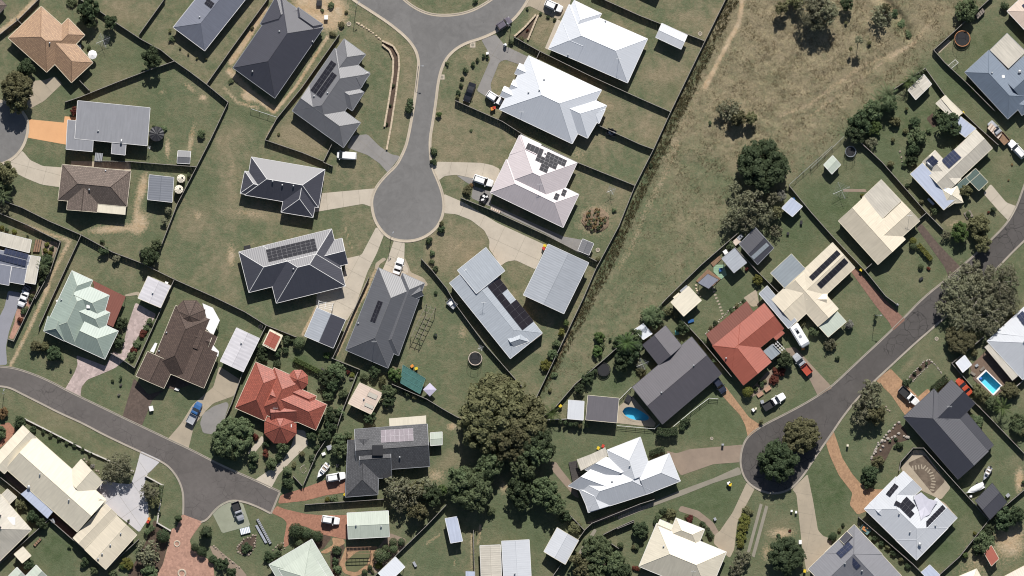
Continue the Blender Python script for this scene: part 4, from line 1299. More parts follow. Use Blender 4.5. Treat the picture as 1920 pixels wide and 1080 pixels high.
building("pale green house", "pale green ribbed metal house with a red flat patio", '02',
    [(470, 0, 300, 360, 520, 465, 'hh'), (490, -45, 400, 147, 540, 212, 'hi'), (480, 210, 690, 305, 742, 122, 'ih'), (500, 300, 700, 395, 747, 238, 'ih'), (500, 455, 712, 552, 803, 362, 'ih'), (330, 260, 300, 362, 440, 430, 'ih', D(p=.5))]
    + [('poly', [630, 20, 852, 130, 768, 335, 690, 300], 2.25, R_REDF)],
    R_GREEN, WHITE, R_GREENP, ex=[('sky', 602, 197, .4), ('vent', 420, 150)])
building("slate tiled house", "slate grey tiled house with pale solar panels and a white wagon", '13',
    [(955, 88, 1445, 52, 1462, 338, 'gg'), (910, 160, 893, 545, 1112, 528, 'ih'), (985, 160, 1195, 145, 1205, 412, 'gg', D(dz=-.05))]
    + [('poly', [1187, 15, 1437, -5, 1438, 50, 1190, 68], 2.5, R_CREAM)],
    T_SLATE, GREYT, T_SLATE, sol=[(1132, 95, 1350, 82, 1353, 166, 7, 2, SOLW)], ex=[('void', 1112, 228, (1.25, 1.2, .5)), ('vent', 1260, 275), ('void', 1172, 402, (.8, .5, .25))])
building("long cream house", "long cream metal house with a shed wing at lower left", '03',
    [(45, 355, 525, 780, 720, 560, 'gg'), (160, 62, -60, 300, 35, 388, 'gg'), (445, 410, 552, 290, 700, 440, 'ig'), (570, 620, 640, 545, 722, 572, 'ig', D(p=.3)), (718, 590, 498, 820, 575, 893, 'gg', D(p=.2, mat=R_TAN)), (785, 665, 575, 898, 718, 1033, 'gg', D(p=.16, mat=R_TAN, dz=-.1))]
    + [('poly', [195, 485, 362, 645, 325, 690, 145, 525], 2.35, R_CLEAR)],
    R_CREAM, CREAMT, R_CREAM, p=.34, ex=[('vent', 278, 390), ('vent', 473, 563), ('vent', 820, 790), ('vent', 750, 868), ('vent', 695, 928), ('vent', 668, 960), ('dish', 200, 480)])
building("pale house at lower left edge", "pale grey hipped house cut by the lower left edge", '03',
    [(218, 765, -20, 1000, -230, 760, 'hh')], R_OLDC, CREAMT, R_OLDC, sol=[(-30, 640, 22, 668, 0, 700, 2, 1), (-20, 715, 22, 745, 0, 780, 2, 1)], ex=[('sky', 85, 705, .9)])
building("small tan roof", "small tan flat roof beside the pale house at lower left", '03', [(55, 490, 118, 545, 62, 600, 's')], R_OLDC, CREAMT, name="shed", cat="shed", p=.04, e=2.4)
building("small cream shed", "small cream shed below the pale house at lower left", '03', [(160, 880, 215, 940, 155, 990, 's')], R_CREAM, CREAMT, name="shed", cat="shed", p=.06, e=2.3)
building("mint roofs at bottom left", "mint green roof peaks cut by the bottom edge at far left", '03', [(60, 1080, 120, 1018, 185, 1085, 'hg', D(p=.3)), (180, 1075, 250, 1003, 330, 1085, 'hg')], R_GREENP, WHITE)
building("brown tiled house", "brown grey tiled hip house left of the blue shed", '01',
    [(425, 175, 888, 220, 860, 460, 'hh'), (475, 300, 455, 480, 660, 497, 'ig')] + [('poly', [660, 440, 855, 458, 850, 515, 655, 497], 2.4, R_CREAM)], T_BROWN, CREAMT, T_CHOC, ex=[('vent', 718, 218), ('vent', 610, 345)])
building("blue ribbed shed", "blue grey ribbed shed right of the brown tiled house", '01', [(1012, 245, 1000, 412, 1165, 430, 'gg')], R_SHEDD, WHITE, name="shed", cat="shed", wall=SHED_W, p=.14, e=2.6, mats=None)
building("small grey shed", "tiny two tone grey shed against the fence left of centre", '01', [(1205, 82, 1290, 87, 1283, 170, 'gg')], R_GRAV, WHITE, name="shed", cat="shed", wall=SHED_W, p=.2, e=2.0, detail=False)
building("solar house at left edge", "blue grey house with two rows of solar panels at the left edge", '01',
    [(-150, 725, 212, 790, 190, 880, 'gg', D(p=.12)), (-150, 592, 218, 685, 203, 770, 's', D(mat=R_OLDC, dz=-.05, p=.05)), (205, 788, 278, 800, 245, 982, 's', D(mat=R_OLDC, p=.04)), (88, 862, 188, 880, 168, 985, 's', D(p=.04, dz=-.1)), (-60, 835, 82, 862, 66, 990, 's', D(p=.04, dz=.1))],
    R_BLUEG, WHITE, e=2.8, sol=[(40, 740, 198, 780, 189, 815, 6, 1, SOLB), (-30, 770, 187, 822, 177, 862, 8, 1, SOLB)])
building("striped white shed", "white striped gable shed behind the pale green house", '02', [(1003, -8, 935, 140, 1088, 205, 'gg')], R_STRIPE, CREAMT, name="shed", cat="shed", wall=CREAM_W, p=.12, e=2.6, ex=[('vent', 1035, 105)])
building("grey white shed", "pale grey gable shed right of the chocolate tiled house", '12', [(160, 340, 50, 565, 205, 637, 'gg')], R_STRIPE, WHITE, name="shed", cat="shed", wall=SHED_W, p=.14, e=2.8, ex=[('vent', 192, 443)])
building("red summerhouse", "little red roofed summerhouse with cream border", '12', [(385, 350, 335, 455, 420, 497, 'gg', D(mat=CREAMT, dz=-.12, p=.1)), (384, 362, 343, 448, 415, 486, 'gg', D(p=.1))], R_RED, CREAMT, R_RED, name="shed", cat="shed", e=2.4, detail=False)
building("blue and charcoal shed", "two tone shed, pale left slope and charcoal right slope", '12', [(700, 205, 618, 395, 812, 477, 'gg', D(mat2=R_CHARB))], R_SHEDB, WHITE, name="shed", cat="shed", wall=SHED_W, p=.3, e=2.8)
building("beige shed", "beige pink gable shed with two grey skylight strips", '12', [(990, 710, 912, 850, 1065, 922, 'gg')], R_BEIGE, CREAMT, name="shed", cat="shed", wall=CREAM_W, p=.1, e=2.5, ex=[('vent', 1018, 820)],
    sol=[(1050, 768, 1110, 795, 1103, 826, 1, 1, R_OLDC), (1028, 842, 1085, 868, 1076, 890, 1, 1, R_OLDC)])
building("small green shed", "small pale green shed right of the slate tiled house", '23', [(25, 112, 105, 106, 106, 192, 'gg')], R_GREENP, WHITE, name="shed", cat="shed", wall=SHED_W, p=.12, e=2.3)
building("green roofed garage", "long mint green roofed garage with white gutters", '13', [(905, 652, 1182, 637, 1190, 812, 'gg')], R_GREENP, WHITE, name="garage", cat="garage", p=.2, e=2.8, ex=[('vent', 965, 735), ('vent', 1135, 742)])
building("mint bungalow", "mint green hipped bungalow with a raised inner roof at the bottom", '13',
    [(378, 1000, 668, 828, 841, 1120, 'hh', D(p=.2)), (440, 1028, 650, 892, 800, 1130, 'hh', D(p=.34, dz=.32))], R_GREENP, WHITE, R_GREENP)
building("white patio roof", "white flat patio roof crossing the bottom edge", '13', [(1230, 948, 1115, 1058, 1180, 1126, 's', D(open=True))], R_WHITE, WHITE, name="patio_shelter", cat="shelter", p=.04, e=2.5)
building("big blue shed", "big pale blue ribbed shed beside the boundary fence", '21', [(820, 712, 652, 1055, 925, 1181, 'gg')], R_SHEDB, WHITE, name="shed", cat="shed", wall=SHED_W, p=.16, e=3.6)
building("white shed at top", "white gable shed near the boundary fence at the top", '30', [(248, 255, 420, 335, 462, 240, 'gg')], R_WHITEG, WHITE, name="shed", cat="shed", wall=SHED_W, p=.2, e=2.7)
building("little grey shed", "little grey ridge roofed shed below the pink roof", '21', [(1052, 677, 1020, 755, 1095, 786, 'gg')], R_GRAV, WHITE, name="shed", cat="shed", wall=SHED_W, p=.14, e=2.1, detail=False)
building("navy twin shed", "navy grey shed with a striped lower slope by the paddock", '31', [(920, 600, 812, 712, 935, 850, 'gg')], R_BLACKL, GREYT, name="shed", cat="shed", wall=SHED_W, p=.16, e=2.6, sol=[(995, 700, 890, 795, 908, 818, 7, 1, R_CLEARG)])
building("square blue shed", "square blue grey flat roofed shelter over green paving", '31', [(780, 740, 862, 837, 775, 906, 's', D(open=True))], R_SHEDB, GREYT, name="shelter", cat="shelter", p=.05, e=2.7)
building("tarpaulin gazebo", "small gazebo with a dark blue grey tarpaulin on a brown deck", '31', [(600, 913, 672, 952, 605, 1012, 's', D(open=True))], R_BLUEG, BLACKST, name="gazebo", cat="gazebo", p=.06, e=2.4)
building("rusty white shed", "small white shed with a rusty round patch on its roof", '31', [(1165, 400, 1238, 458, 1170, 527, 's')], R_CLEAR, WHITE, name="shed", cat="shed", wall=SHED_W, p=.06, e=2.3)
building("mint shed", "small mint green gable shed in the lawn above the cream house", '41', [(145, 115, 85, 178, 140, 240, 'gg')], R_GREENP, WHITE, name="shed", cat="shed", wall=SHED_W, p=.18, e=2.2, detail=False)
building("cream gabled house", "cream L shaped gabled house with a flat tan patio roof", '41',
    [(183, 555, 450, 850, 635, 680, 'gg'), (608, 422, 420, 592, 545, 725, 'gi'), (345, 397, 472, 278, 606, 420, 's', D(mat=R_OLDC, p=.02, dz=.12))],
    R_TAN, CREAMT, p=.3, ex=[('antenna', 660, 520)])
building("weathered cream house", "weathered cream house with blue solar and a green carport", '41',
    [(1110, -58, 790, 240, 902, 363, 'gg', D(p=.28)), (835, 80, 1010, 272, 925, 350, 'gg', D(p=.25)), (750, 165, 668, 240, 893, 482, 's', D(mat=R_CLEAR, p=.02, dz=.05)), (985, 322, 860, 330, 900, 440, 'hh', D(mat=R_CREAM, p=.3)), (990, 375, 892, 440, 900, 478, 's', D(p=.04)),
     (1108, 205, 1192, 292, 1130, 352, 's', D(mat=R_DGREEN, p=.03, dz=-.15, open=True)), (1108, 203, 970, 322, 1000, 352, 's', D(mat=R_DGREEN, p=.03, dz=-.1, open=True))],
    R_OLDC, CREAMT, sol=[(815, 112, 858, 155, 815, 195, 2, 2, SOLB), (960, 75, 1012, 130, 928, 205, 2, 5, SOLB)], ex=[('heater', 778, 160, 815, 195)])
building("cream carport strip", "narrow cream carport roof behind the weathered cream house", '40', [(900, 648, 840, 700, 960, 815, 's', D(open=True)), (1000, 782, 1112, 870, 1040, 930, 's', D(mat=R_CLEAR, dz=-.1, open=True)), (905, 645, 880, 670, 985, 795, 's', D(mat=R_CREAM, dz=.16, open=True))], R_OLDC, CREAMT, name="carport", cat="carport", p=.03, e=2.5)
building("white hut", "small white shed beside the bamboo at upper right", '40', [(760, 505, 812, 570, 705, 675, 'gg')], R_OLDC, WHITE, name="shed", cat="shed", wall=SHED_W, p=.06, e=2.5, detail=False)
building("steel blue house", "steel blue ribbed hipped house at the right edge", '40',
    [(1035, 490, 1325, 805, 1488, 655, 'hh'), (1280, 520, 1500, 318, 1660, 490, 'ih'), (1205, 340, 1320, 228, 1445, 352, 's', D(mat=R_OLDC, p=.02, dz=.14)), (1370, 702, 1480, 610, 1530, 690, 'hg', D(p=.4))],
    R_NAVY, GREYT, R_NAVY, ex=[('sky', 1293, 520, .35), ('vent', 1215, 495), ('dish', 1402, 490)])
building("pale pink roof at top right", "pale pink roof corner at the upper right edge", '40', [(1320, 78, 1500, 270, 1680, 100, 'hh', D(p=.2))], R_BEIGE, WHITE, sol=[(1418, 40, 1445, 20, 1470, 50, 1, 2, SOLB)])
building("cream solar house", "cream gabled house with two long diagonal solar rows", 'F',
    [(1560, 455, 1446, 562, 1488, 609, 'gi', D(p=.18)), (1471, 542, 1533, 612, 1571, 579, 'gg', D(p=.24)), (1512, 551, 1550, 551, 1548, 572, 'gg', D(p=.35, dz=.1)), (1535, 613, 1569, 584, 1586, 603, 's', D(mat=R_GREENP, p=.03, dz=-.2, open=True)), (1483, 476, 1509, 504, 1470, 540, 's', D(mat=R_CLEARG, p=.02, dz=.02, trim=CREAMT))],
    R_TAN, CREAMT, sol=[(1569, 468, 1517, 518, 1522, 527, 8, 1), (1582, 483, 1531, 532, 1538, 541, 8, 1)])
building("red gabled house", "red oxide ribbed gabled house in the lower right", '32',
    [(630, 458, 980, 175, 1112, 345, 'hg', D(p=.3)), (630, 462, 840, 727, 1028, 570, 'hg', D(p=.3)), (590, 385, 862, 163, 905, 234, 's', D(mat=R_REDF, p=.05, dz=-.12)), (1020, 382, 1076, 335, 1117, 376, 's', D(p=.03, dz=-.05))],
    R_RED, plain("red_trim", (.20, .07, .05), .6), R_RED, sol=[(976, 500, 1036, 452, 1088, 507, 2, 1, R_CLEARG)][:0], ex=[('vent', 722, 545)])
building("grey slat patio", "small grey slatted patio roof on the red gabled house", '32', [(976, 498, 1037, 450, 1090, 507, 's', D(open=True))], R_CLEARG, STEEL, name="pergola", cat="pergola", p=.02, e=2.3)
building("long blue carport", "long narrow blue grey carport beside the caravan", '32', [(1000, 57, 945, 110, 1143, 345, 's', D(open=True))], R_SHEDB, WHITE, name="carport", cat="carport", p=.03, e=2.5)
building("cream box shed", "square cream flat roofed shed near the paddock", '32', [(470, 60, 557, 155, 437, 262, 's')], R_CREAM, CREAMT, name="shed", cat="shed", wall=SHED_W, p=.04, e=2.6)
building("dark gabled house", "dark grey gabled house beside the kidney shaped pool", '32',
    [(90, 740, 490, 400, 693, 650, 'gg', D(p=.32)), (315, 325, 425, 462, 270, 592, 'gg', D(p=.3))], R_DUSK, DARKT, R_DUSK, ex=[('vent', 503, 593), ('vent', 285, 775)])
building("tiny white shed", "tiny white shed tucked under palms by the paddock", '32', [(165, 312, 105, 352, 165, 420, 's')], R_WHITE, WHITE, name="shed", cat="shed", wall=SHED_W, p=.04, e=2.3)
building("dusk grey shed", "dusky grey ribbed shed left of the kidney shaped pool", '22', [(1088, 795, 1297, 815, 1282, 980, 's')], R_DUSK, CREAMT, name="shed", cat="shed", wall=SHED_W, p=.05, e=2.6)
building("white lean-to", "white translucent lean to left of the dusky grey shed", '22', [(957, 827, 1062, 836, 1056, 962, 's', D(open=True))], R_WHITEG, WHITE, name="lean_to", cat="shelter", p=.04, e=2.2)
building("black roofed house", "black cross gabled house beside the red car", '42',
    [(622, 940, 990, 1361, 1195, 1172, 'hg', D(p=.34)), (735, 905, 945, 690, 1105, 850, 'ig', D(p=.34)), (1040, 900, 1230, 1130, 1178, 1182, 's', D(p=.05, dz=-.1))], R_BLACKL, DARKT, R_BLACKL, ex=[('antenna', 925, 870)])
building("white solar house", "white U shaped house with four solar arrays at lower right", '43',
    [(358, 625, 710, 970, 923, 753, 'hh', D(p=.28)), (710, 970, 985, 685, 845, 550, 'hg', D(p=.28)), (390, 590, 622, 370, 745, 490, 'ig', D(p=.26))],
    R_WHITEG, WHITE, sol=[(562, 452, 590, 472, 530, 545, 2, 3), (575, 572, 610, 592, 583, 608, 1, 1), (640, 540, 722, 622, 665, 687, 4, 2, SOL, ((3, 0),)), (885, 596, 905, 620, 776, 752, 1, 8)],
    ex=[('vent', 590, 655), ('vent', 663, 780), ('vent', 836, 735), ('dish', 730, 865)])
building("violet grey house", "violet grey hipped house with two solar strips at the bottom right", '43',
    [(290, 730, 650, 1120, 450, 1310, 'hh', D(p=.36)), (290, 730, -20, 1030, 170, 1230, 'hg', D(p=.36)), (190, 830, 240, 775, 302, 838, 'gg', D(p=.5, dz=.2, mat=R_BLACKL))], R_PURP, CREAMT, R_PURP,
    sol=[(250, 845, 283, 880, 200, 956, 2, 4, SOLB), (270, 935, 334, 1005, 305, 1030, 4, 1, SOLB)], ex=[('vent', 225, 990), ('vent', 340, 1040)])
building("black shed", "black ribbed gable shed beside the beached boats", '43', [(1220, 450, 1105, 568, 1205, 697, 'gg')], R_BLACKL, BLACKST, name="shed", cat="shed", wall=SHED_W, p=.12, e=2.7)
building("red hut at lower right", "dull red small roof near the lower right corner", '43', [(1165, 920, 1215, 870, 1265, 960, 's')], R_RED, CREAMT, name="shed", cat="shed", p=.04, e=2.3)
building("cream peak at bottom right", "cream roof peak cut by the bottom edge at right", '43', [(980, 1085, 1115, 1028, 1165, 1120, 'hh')], R_CREAM, CREAMT)
building("pink roof at bottom right", "pink roof edge in the bottom right corner", '43', [(1290, 1085, 1480, 985, 1540, 1100, 'gg')], R_BEIGE, CREAMT)
building("pale sheet shed", "pale blue grey shed cut by the bottom edge at right", '43', [(800, 1002, 742, 1052, 810, 1120, 's')], R_CLEAR, WHITE, name="shed", cat="shed", p=.05, e=2.3)
building("white house at right edge", "white and pale blue house with a tan verandah at the right edge", '42',
    [(1185, 430, 1500, 140, 1740, 400, 'hg', D(p=.3)), (1235, 375, 1432, 632, 1700, 430, 'hh', D(p=.3))] + [('poly', [1168, 470, 1195, 450, 1306, 566, 1338, 542, 1428, 636, 1357, 697], 2.35, R_OLDC)],
    R_WHITEG, WHITE, sol=[(1385, 262, 1425, 225, 1470, 290, 2, 3, SOLB)], ex=[('vent', 1430, 435)])
building("white pool shed", "white flat roofed shed beside the rectangular pool", '42', [(1035, 525, 975, 577, 1022, 641, 's')], R_WHITE, WHITE, name="shed", cat="shed", wall=SHED_W, p=.04, e=2.4)
building("white skillion house", "white stepped house with grey lower slopes below centre right", '23',
    [(1090, 650, 1530, 511, 1460, 290, 'hh'), (1290, 465, 1215, 228, 1441, 140, 'ih'), (1212, 275, 1385, 340, 1240, 425, 'gi', D(p=.4)), (1125, 345, 1310, 415, 1140, 540, 'gi', D(p=.38)), (1480, 528, 1711, 437, 1636, 250, 'ih'), (1095, 645, 1028, 492, 1170, 450, 'ih')]
    + [('poly', [1012, 292, 1110, 255, 1205, 210, 1222, 268, 1040, 368], 2.4, R_OLDC)],
    R_WHITEG, WHITE, ex=[('vent', 1368, 332), ('vent', 1250, 438)])
building("pale twin house", "pale blue and grey twin roofed house at the bottom centre", '23',
    [(692, 832, 708, 1130, 522, 1140, 'gg', D(p=.08)), (360, 872, 370, 1130, 508, 1125, 'gg', D(p=.14, mat=R_OLDC))] + [('poly', [425, 870, 492, 880, 490, 938, 428, 938], 2.4, R_OLDC)],
    R_WHITEG, WHITE, ex=[('vent', 595, 1060)])
building("white garage", "white gable garage below the white skillion house", '23', [(880, 750, 790, 912, 935, 998, 'gg')], R_WHITEG, CREAMT, name="garage", cat="garage", wall=SHED_W, p=.18, e=2.8)
building("blue white shed", "narrow blue white shed half in tree shade", '23', [(205, 676, 125, 690, 163, 855, 's')], R_CLEAR, WHITE, name="shed", cat="shed", wall=SHED_W, p=.04, e=2.6)
building("bottom edge hut", "tiny grey hut at the bottom edge below centre", '23', [(265, 1045, 325, 1048, 325, 1090, 's')], R_CLEAR, GREYT, name="shed", cat="shed", p=.04, e=2.2)
building("cream hipped house", "cream hipped house crossing the bottom edge right of centre", '33',
    [(255, 722, 725, 915, 605, 1205, 'hh'), (385, 685, 578, 762, 530, 880, 'hh'), (275, 695, 368, 735, 340, 800, 'ii', D(p=.2))], R_CREAM, WHITE, R_CREAM, ex=[('antenna', 500, 1040), ('vent', 300, 875)])
# ------------------------------------------------------------------ fences
PALING = plain("dark_paling", (.115, .095, .08), .85, .3, 3.0)
PALINGG = plain("grey_paling", (.27, .25, .225), .85, .25, 3.0)
CAPW = plain("pale_fence_cap", (.50, .47, .42), .8, .12)

def near_nicks(p, k=2):
    return [n for n, q in sorted(NICKS, key=lambda z: (z[1][0] - p[0]) ** 2 + (z[1][1] - p[1]) ** 2)[:k]]

def fence(t, flat, kind='timber', h=1.5):
    pts = PL(t, flat)
    mid = pts[len(pts) // 2] if len(pts) > 2 else (pts[0] + pts[1]) / 2
    root = empty("fence", (mid.x, mid.y, 0))
    words = {'timber': "dark timber paling fence", 'grey': "grey timber paling fence", 'mesh': "thin wire mesh fence", 'low': "low rendered wall with pale cap", 'rail': "thin white rail fence"}[kind]
    a, b = near_nicks(mid)
    lab = f"{words} between the {a} and the {b}"
    if len(lab.split()) > 12:
        lab = f"{words} beside the {a}"
    tag(root, lab, "wall" if kind == 'low' else "fence", None, None, (mid.x, mid.y))
    mt = {'timber': PALING, 'grey': PALINGG, 'mesh': STEEL, 'low': CAPW, 'rail': WHITE}[kind]
    hh = {'mesh': 1.3, 'low': .6, 'rail': 1.1}.get(kind, h)
    for s0, s1 in zip(pts, pts[1:]):
        L_ = (s1 - s0).length
        n = max(1, round(L_ / 2.4))
        bl = L_ / n
        d = (s1 - s0).normalized()
        ang = math.atan2(d.y, d.x)
        b = MB()
        if kind in ('timber', 'grey'):
            k = max(3, int(bl / .3))
            w = bl / k
            for i in range(k):
                b.box(-bl / 2 + i * w + .008, -.012 - (i % 2) * .014, -.1, -bl / 2 + (i + 1) * w - .008, .014 - (i % 2) * .014, hh - (i * 7 % 5) * .012)
            for z in (.3, hh - .35):
                b.box(-bl / 2, .016, z, bl / 2, .06, z + .08)
            b.box(-bl / 2, -.045, hh + .002, bl / 2, .065, hh + .035, 1)
            ms = [mt, PALINGG if kind == 'timber' else CAPW]
        elif kind == 'mesh':
            b.tube((-bl / 2, 0, hh), (bl / 2, 0, hh), .035, .035, 6); b.tube((-bl / 2, 0, .05), (bl / 2, 0, .05), .015, .015, 5)
            k = int(bl / .3)
            for i in range(k):
                x = -bl / 2 + (i + .5) * bl / k
                b.tube((x - .12, 0, .05), (x + .12, 0, hh), .008, .008, 4); b.tube((x + .12, 0, .05), (x - .12, 0, hh), .008, .008, 4)
            ms = mt
        elif kind == 'low':
            b.box(-bl / 2, -.1, -.1, bl / 2, .1, hh); b.box(-bl / 2, -.15, hh + .002, bl / 2, .15, hh + .07)
            ms = mt
        else:
            for z in (.4, .75, hh):
                b.box(-bl / 2, -.03, z - .05, bl / 2, .03, z)
            ms = mt
        pm = b.data("panel", ms)
        pb = MB(); pb.box(-.05, .062, -.2, .05, .15, hh - .02 if kind != 'low' else hh + .15)
        if kind == 'mesh':
            pb = MB(); pb.cyl(0, 0, -.2, hh + .02, .04, .04, 8)
        if kind == 'rail':
            pb = MB(); pb.box(-.045, -.045, -.2, .045, .045, hh + .08)
        if kind == 'low':
            pb = MB(); pb.box(-.17, -.17, -.1, .17, .17, hh + .14)
        qm = pb.data("post", mt)
        for i in range(n):
            q = s0 + d * (bl * (i + .5))
            z = ground_z(q.x, q.y) * .5
            o = link("panel", pm, root, (q.x - mid.x, q.y - mid.y, z)); o.rotation_euler = (0, 0, ang)
            q = s0 + d * (bl * i)
            o = link("post", qm, root, (q.x - mid.x, q.y - mid.y, z)); o.rotation_euler = (0, 0, ang)
        o = link("post", qm, root, (s1.x - mid.x, s1.y - mid.y, 0)); o.rotation_euler = (0, 0, ang)
    return root

for t, f in [
    ('00', [0, 235, 125, 135, 270, -10]), ('00', [110, 125, 150, 165]), ('00', [530, -10, 680, 80, 800, 165, 960, 270, 1090, 340, 1175, 410]), ('00', [1175, 410, 1290, 490, 1395, 570, 1540, 690]),
    ('00', [1115, -10, 940, 235]), ('00', [1175, 415, 990, 480, 780, 560, 545, 655, 440, 690]), ('00', [540, 545, 605, 612]), ('F', [388, 158, 433, 94, 505, -5]),
    ('F', [428, 192, 395, 262, 369, 313, 333, 382, 301, 465]), ('01', [640, 150, 880, 155, 1120, 175, 1325, 190]),
    ('01', [-20, 405, 150, 465, 330, 555, 550, 650]), ('01', [550, 650, 760, 765, 945, 835, 1180, 950]), ('F', [328, 524, 400, 556, 460, 585, 500, 610, 556, 632]),
    ('01', [550, 650, 350, 1080, 265, 1270]), ('01', [-20, 495, 180, 580, 410, 695, 340, 900, 240, 1080]), ('02', [270, 60, 95, 430, 55, 415]), ('02', [1175, 20, 1050, 300, 910, 610]), ('02', [910, 610, 840, 562, 750, 510]),
    ('10', [850, 235, 600, 590, 430, 800, 350, 945]), ('10', [350, 945, 600, 1030, 745, 1090]), ('11', [745, 155, 800, 40]), ('11', [745, 160, 805, 187]),
    ('F', [964, 70, 1011, 96, 1105, 142, 1200, 185, 1257, 210]), ('F', [854, 189, 942, 228, 994, 261, 1083, 305, 1190, 348]), ('F', [1115, 232, 1200, 271, 1225, 280]),
    ('F', [1367, -15, 1321, 78, 1257, 210]), ('F', [1257, 210, 1225, 280, 1190, 349, 1160, 424, 1117, 504]), ('F', [1117, 504, 1093, 560, 1003, 750]),
    ('F', [1110, -10, 1133, 0, 1200, 30, 1320, 77]), ('20', [740, 400, 765, 345]), ('F', [864, 371, 919, 393, 1022, 440, 1119, 490]),
    ('F', [790, 485, 811, 508, 837, 540, 856, 573, 911, 648, 978, 724]), ('F', [735, 720, 800, 748, 831, 767, 865, 786]),
    ('12', [1050, 0, 940, 240, 850, 450, 805, 545]), ('12', [360, 320, 300, 440, 200, 640, 125, 850]), ('12', [125, 850, 20, 1080]),
    ('12', [800, 545, 990, 622]), ('12', [975, 640, 880, 880, 840, 1000]), ('13', [830, 20, 760, 160, 700, 250, 610, 460]),
    ('13', [620, 597, 900, 577, 1150, 560]), ('F', [838, 945, 800, 985, 697, 1085]), ('23', [315, 770, 318, 900, 322, 1080]),
    ('23', [940, 640, 1065, 770, 1115, 722, 1440, 592, 1536, 562]), ('23', [1065, 770, 960, 920, 840, 1095]), ('F', [1188, 975, 1150, 992, 1125, 1005, 1160, 1028]),
    ('F', [1382, 438, 1315, 496, 1249, 560, 1200, 613]), ('F', [1200, 613, 1133, 673, 1078, 720, 1042, 762, 1010, 787]),
    ('F', [1479, 348, 1521, 399, 1560, 443, 1590, 475, 1622, 508]), ('F', [1622, 508, 1660, 555, 1684, 573]), ('F', [1377, 463, 1418, 507, 1471, 560, 1507, 595]), ('32', [420, 280, 560, 430, 760, 670]),
    ('F', [1750, 94, 1790, 58, 1862, -8]), ('F', [1750, 94, 1770, 117, 1812, 156, 1864, 208]), ('F', [1734, 128, 1770, 178, 1834, 239, 1871, 272]), ('F', [1734, 128, 1676, 167]),
    ('41', [340, 30, 480, 160, 770, 490, 890, 612]), ('41', [360, 890, 415, 840]), ('41', [720, 552, 780, 500]),
    ('42', [950, 580, 1165, 403]), ('42', [950, 580, 1100, 755]), ('42', [1090, 830, 1190, 930, 1440, 1190]),
    ('43', [595, 370, 605, 310, 690, 215, 760, 215, 1000, 480, 1200, 700]), ('43', [1200, 700, 1330, 590, 1460, 480]), ('43', [1200, 700, 1000, 950, 850, 1085]), ('43', [320, 680, 500, 835, 690, 1000, 750, 1062]),
    ('03', [-10, 400, 150, 530, 330, 690, 490, 830, 720, 1033]), ('03', [720, 1033, 940, 830]), ('03', [-10, 1005, 330, 700]),
]:
    fence(t, f)
fence('03', [170, 20, 350, 110, 600, 240, 900, 372], 'low')
fence('03', [985, 405, 1100, 467, 1080, 600, 1062, 720, 1150, 772], 'low')
fence('F', [1480, 346, 1520, 310, 1560, 274], 'mesh')
fence('F', [1520, 316, 1576, 262, 1590, 248], 'mesh')
fence('32', [-10, 1000, 240, 1022, 275, 990], 'rail')
fence('32', [370, 1005, 490, 905, 610, 815, 670, 820], 'rail')
fence('32', [-10, 838, 85, 742], 'rail')
fence('22', [745, 965, 950, 955], 'grey')
fence('10', [255, 735, 430, 792], 'mesh')
fence('13', [540, 405, 600, 470], 'timber', 1.2)
fence('42', [1375, 745, 1450, 680], 'grey')
fence('33', [-10, 760, 105, 712], 'timber')

# ------------------------------------------------------------------ plants
def leaf_mesh(name, mat, R, n_lobe, per, leaf, sz=.75, spread=.72, lobe_r=.42, fill=1.0, seed=0, flat_top=0.0, shape='ball'):
    """crown of leaf clumps: lobes through the crown, leaf-sized faces over each lobe"""
    r = np.random.default_rng(seed)
    cs, rs = [], []
    k = 0
    while len(cs) < n_lobe and k < 20000:
        k += 1
        p = r.uniform(-1, 1, 3)
        l = np.linalg.norm(p)
        if l > 1 or l < .25 * (r.random() > .25):
            continue
        p = p * spread
        if shape == 'col':
            p[2] = r.uniform(-1, 1); p[:2] *= (1.05 - .55 * max(p[2], 0))
        q = np.array([p[0], p[1], p[2] * sz]) * R
        cs.append(q); rs.append(R * lobe_r * r.uniform(.55, 1.15))
    V, nf = [], 0
    cs, rs = np.array(cs), np.array(rs)
    pts, nrm = [], []
    for c, rr in zip(cs, rs):
        d = r.normal(size=(per, 3)); d /= np.linalg.norm(d, axis=1)[:, None]
        d[:, 2] = np.where(d[:, 2] < -.35, -d[:, 2], d[:, 2])
        rad = rr * r.uniform(.72, 1.08, (per, 1)) * fill
        pts.append(c + d * rad * np.array([1, 1, .85])); nrm.append(d)
    pts, nrm = np.concatenate(pts), np.concatenate(nrm)
    nrm = nrm + r.normal(size=nrm.shape) * .45
    nrm /= np.linalg.norm(nrm, axis=1)[:, None]
    ref = r.normal(size=nrm.shape)
    t1 = np.cross(nrm, ref); t1 /= np.linalg.norm(t1, axis=1)[:, None] + 1e-9
    t2 = np.cross(nrm, t1)
    s = leaf * r.uniform(.55, 1.25, (len(pts), 1))
    t1, t2 = t1 * s, t2 * s * .62
    V = np.stack([pts - t1, pts - t2, pts + t1, pts + t2], 1).reshape(-1, 3).astype(np.float32)
    n = len(pts)
    me = bpy.data.meshes.new(name)
    me.vertices.add(4 * n); me.vertices.foreach_set("co", V.ravel())
    me.loops.add(4 * n); me.polygons.add(n)
    me.polygons.foreach_set("loop_start", np.arange(0, 4 * n, 4, dtype=np.int32))
    me.loops.foreach_set("vertex_index", np.arange(4 * n, dtype=np.int32))
    me.update(calc_edges=True)
    me.materials.append(mat)
    return me

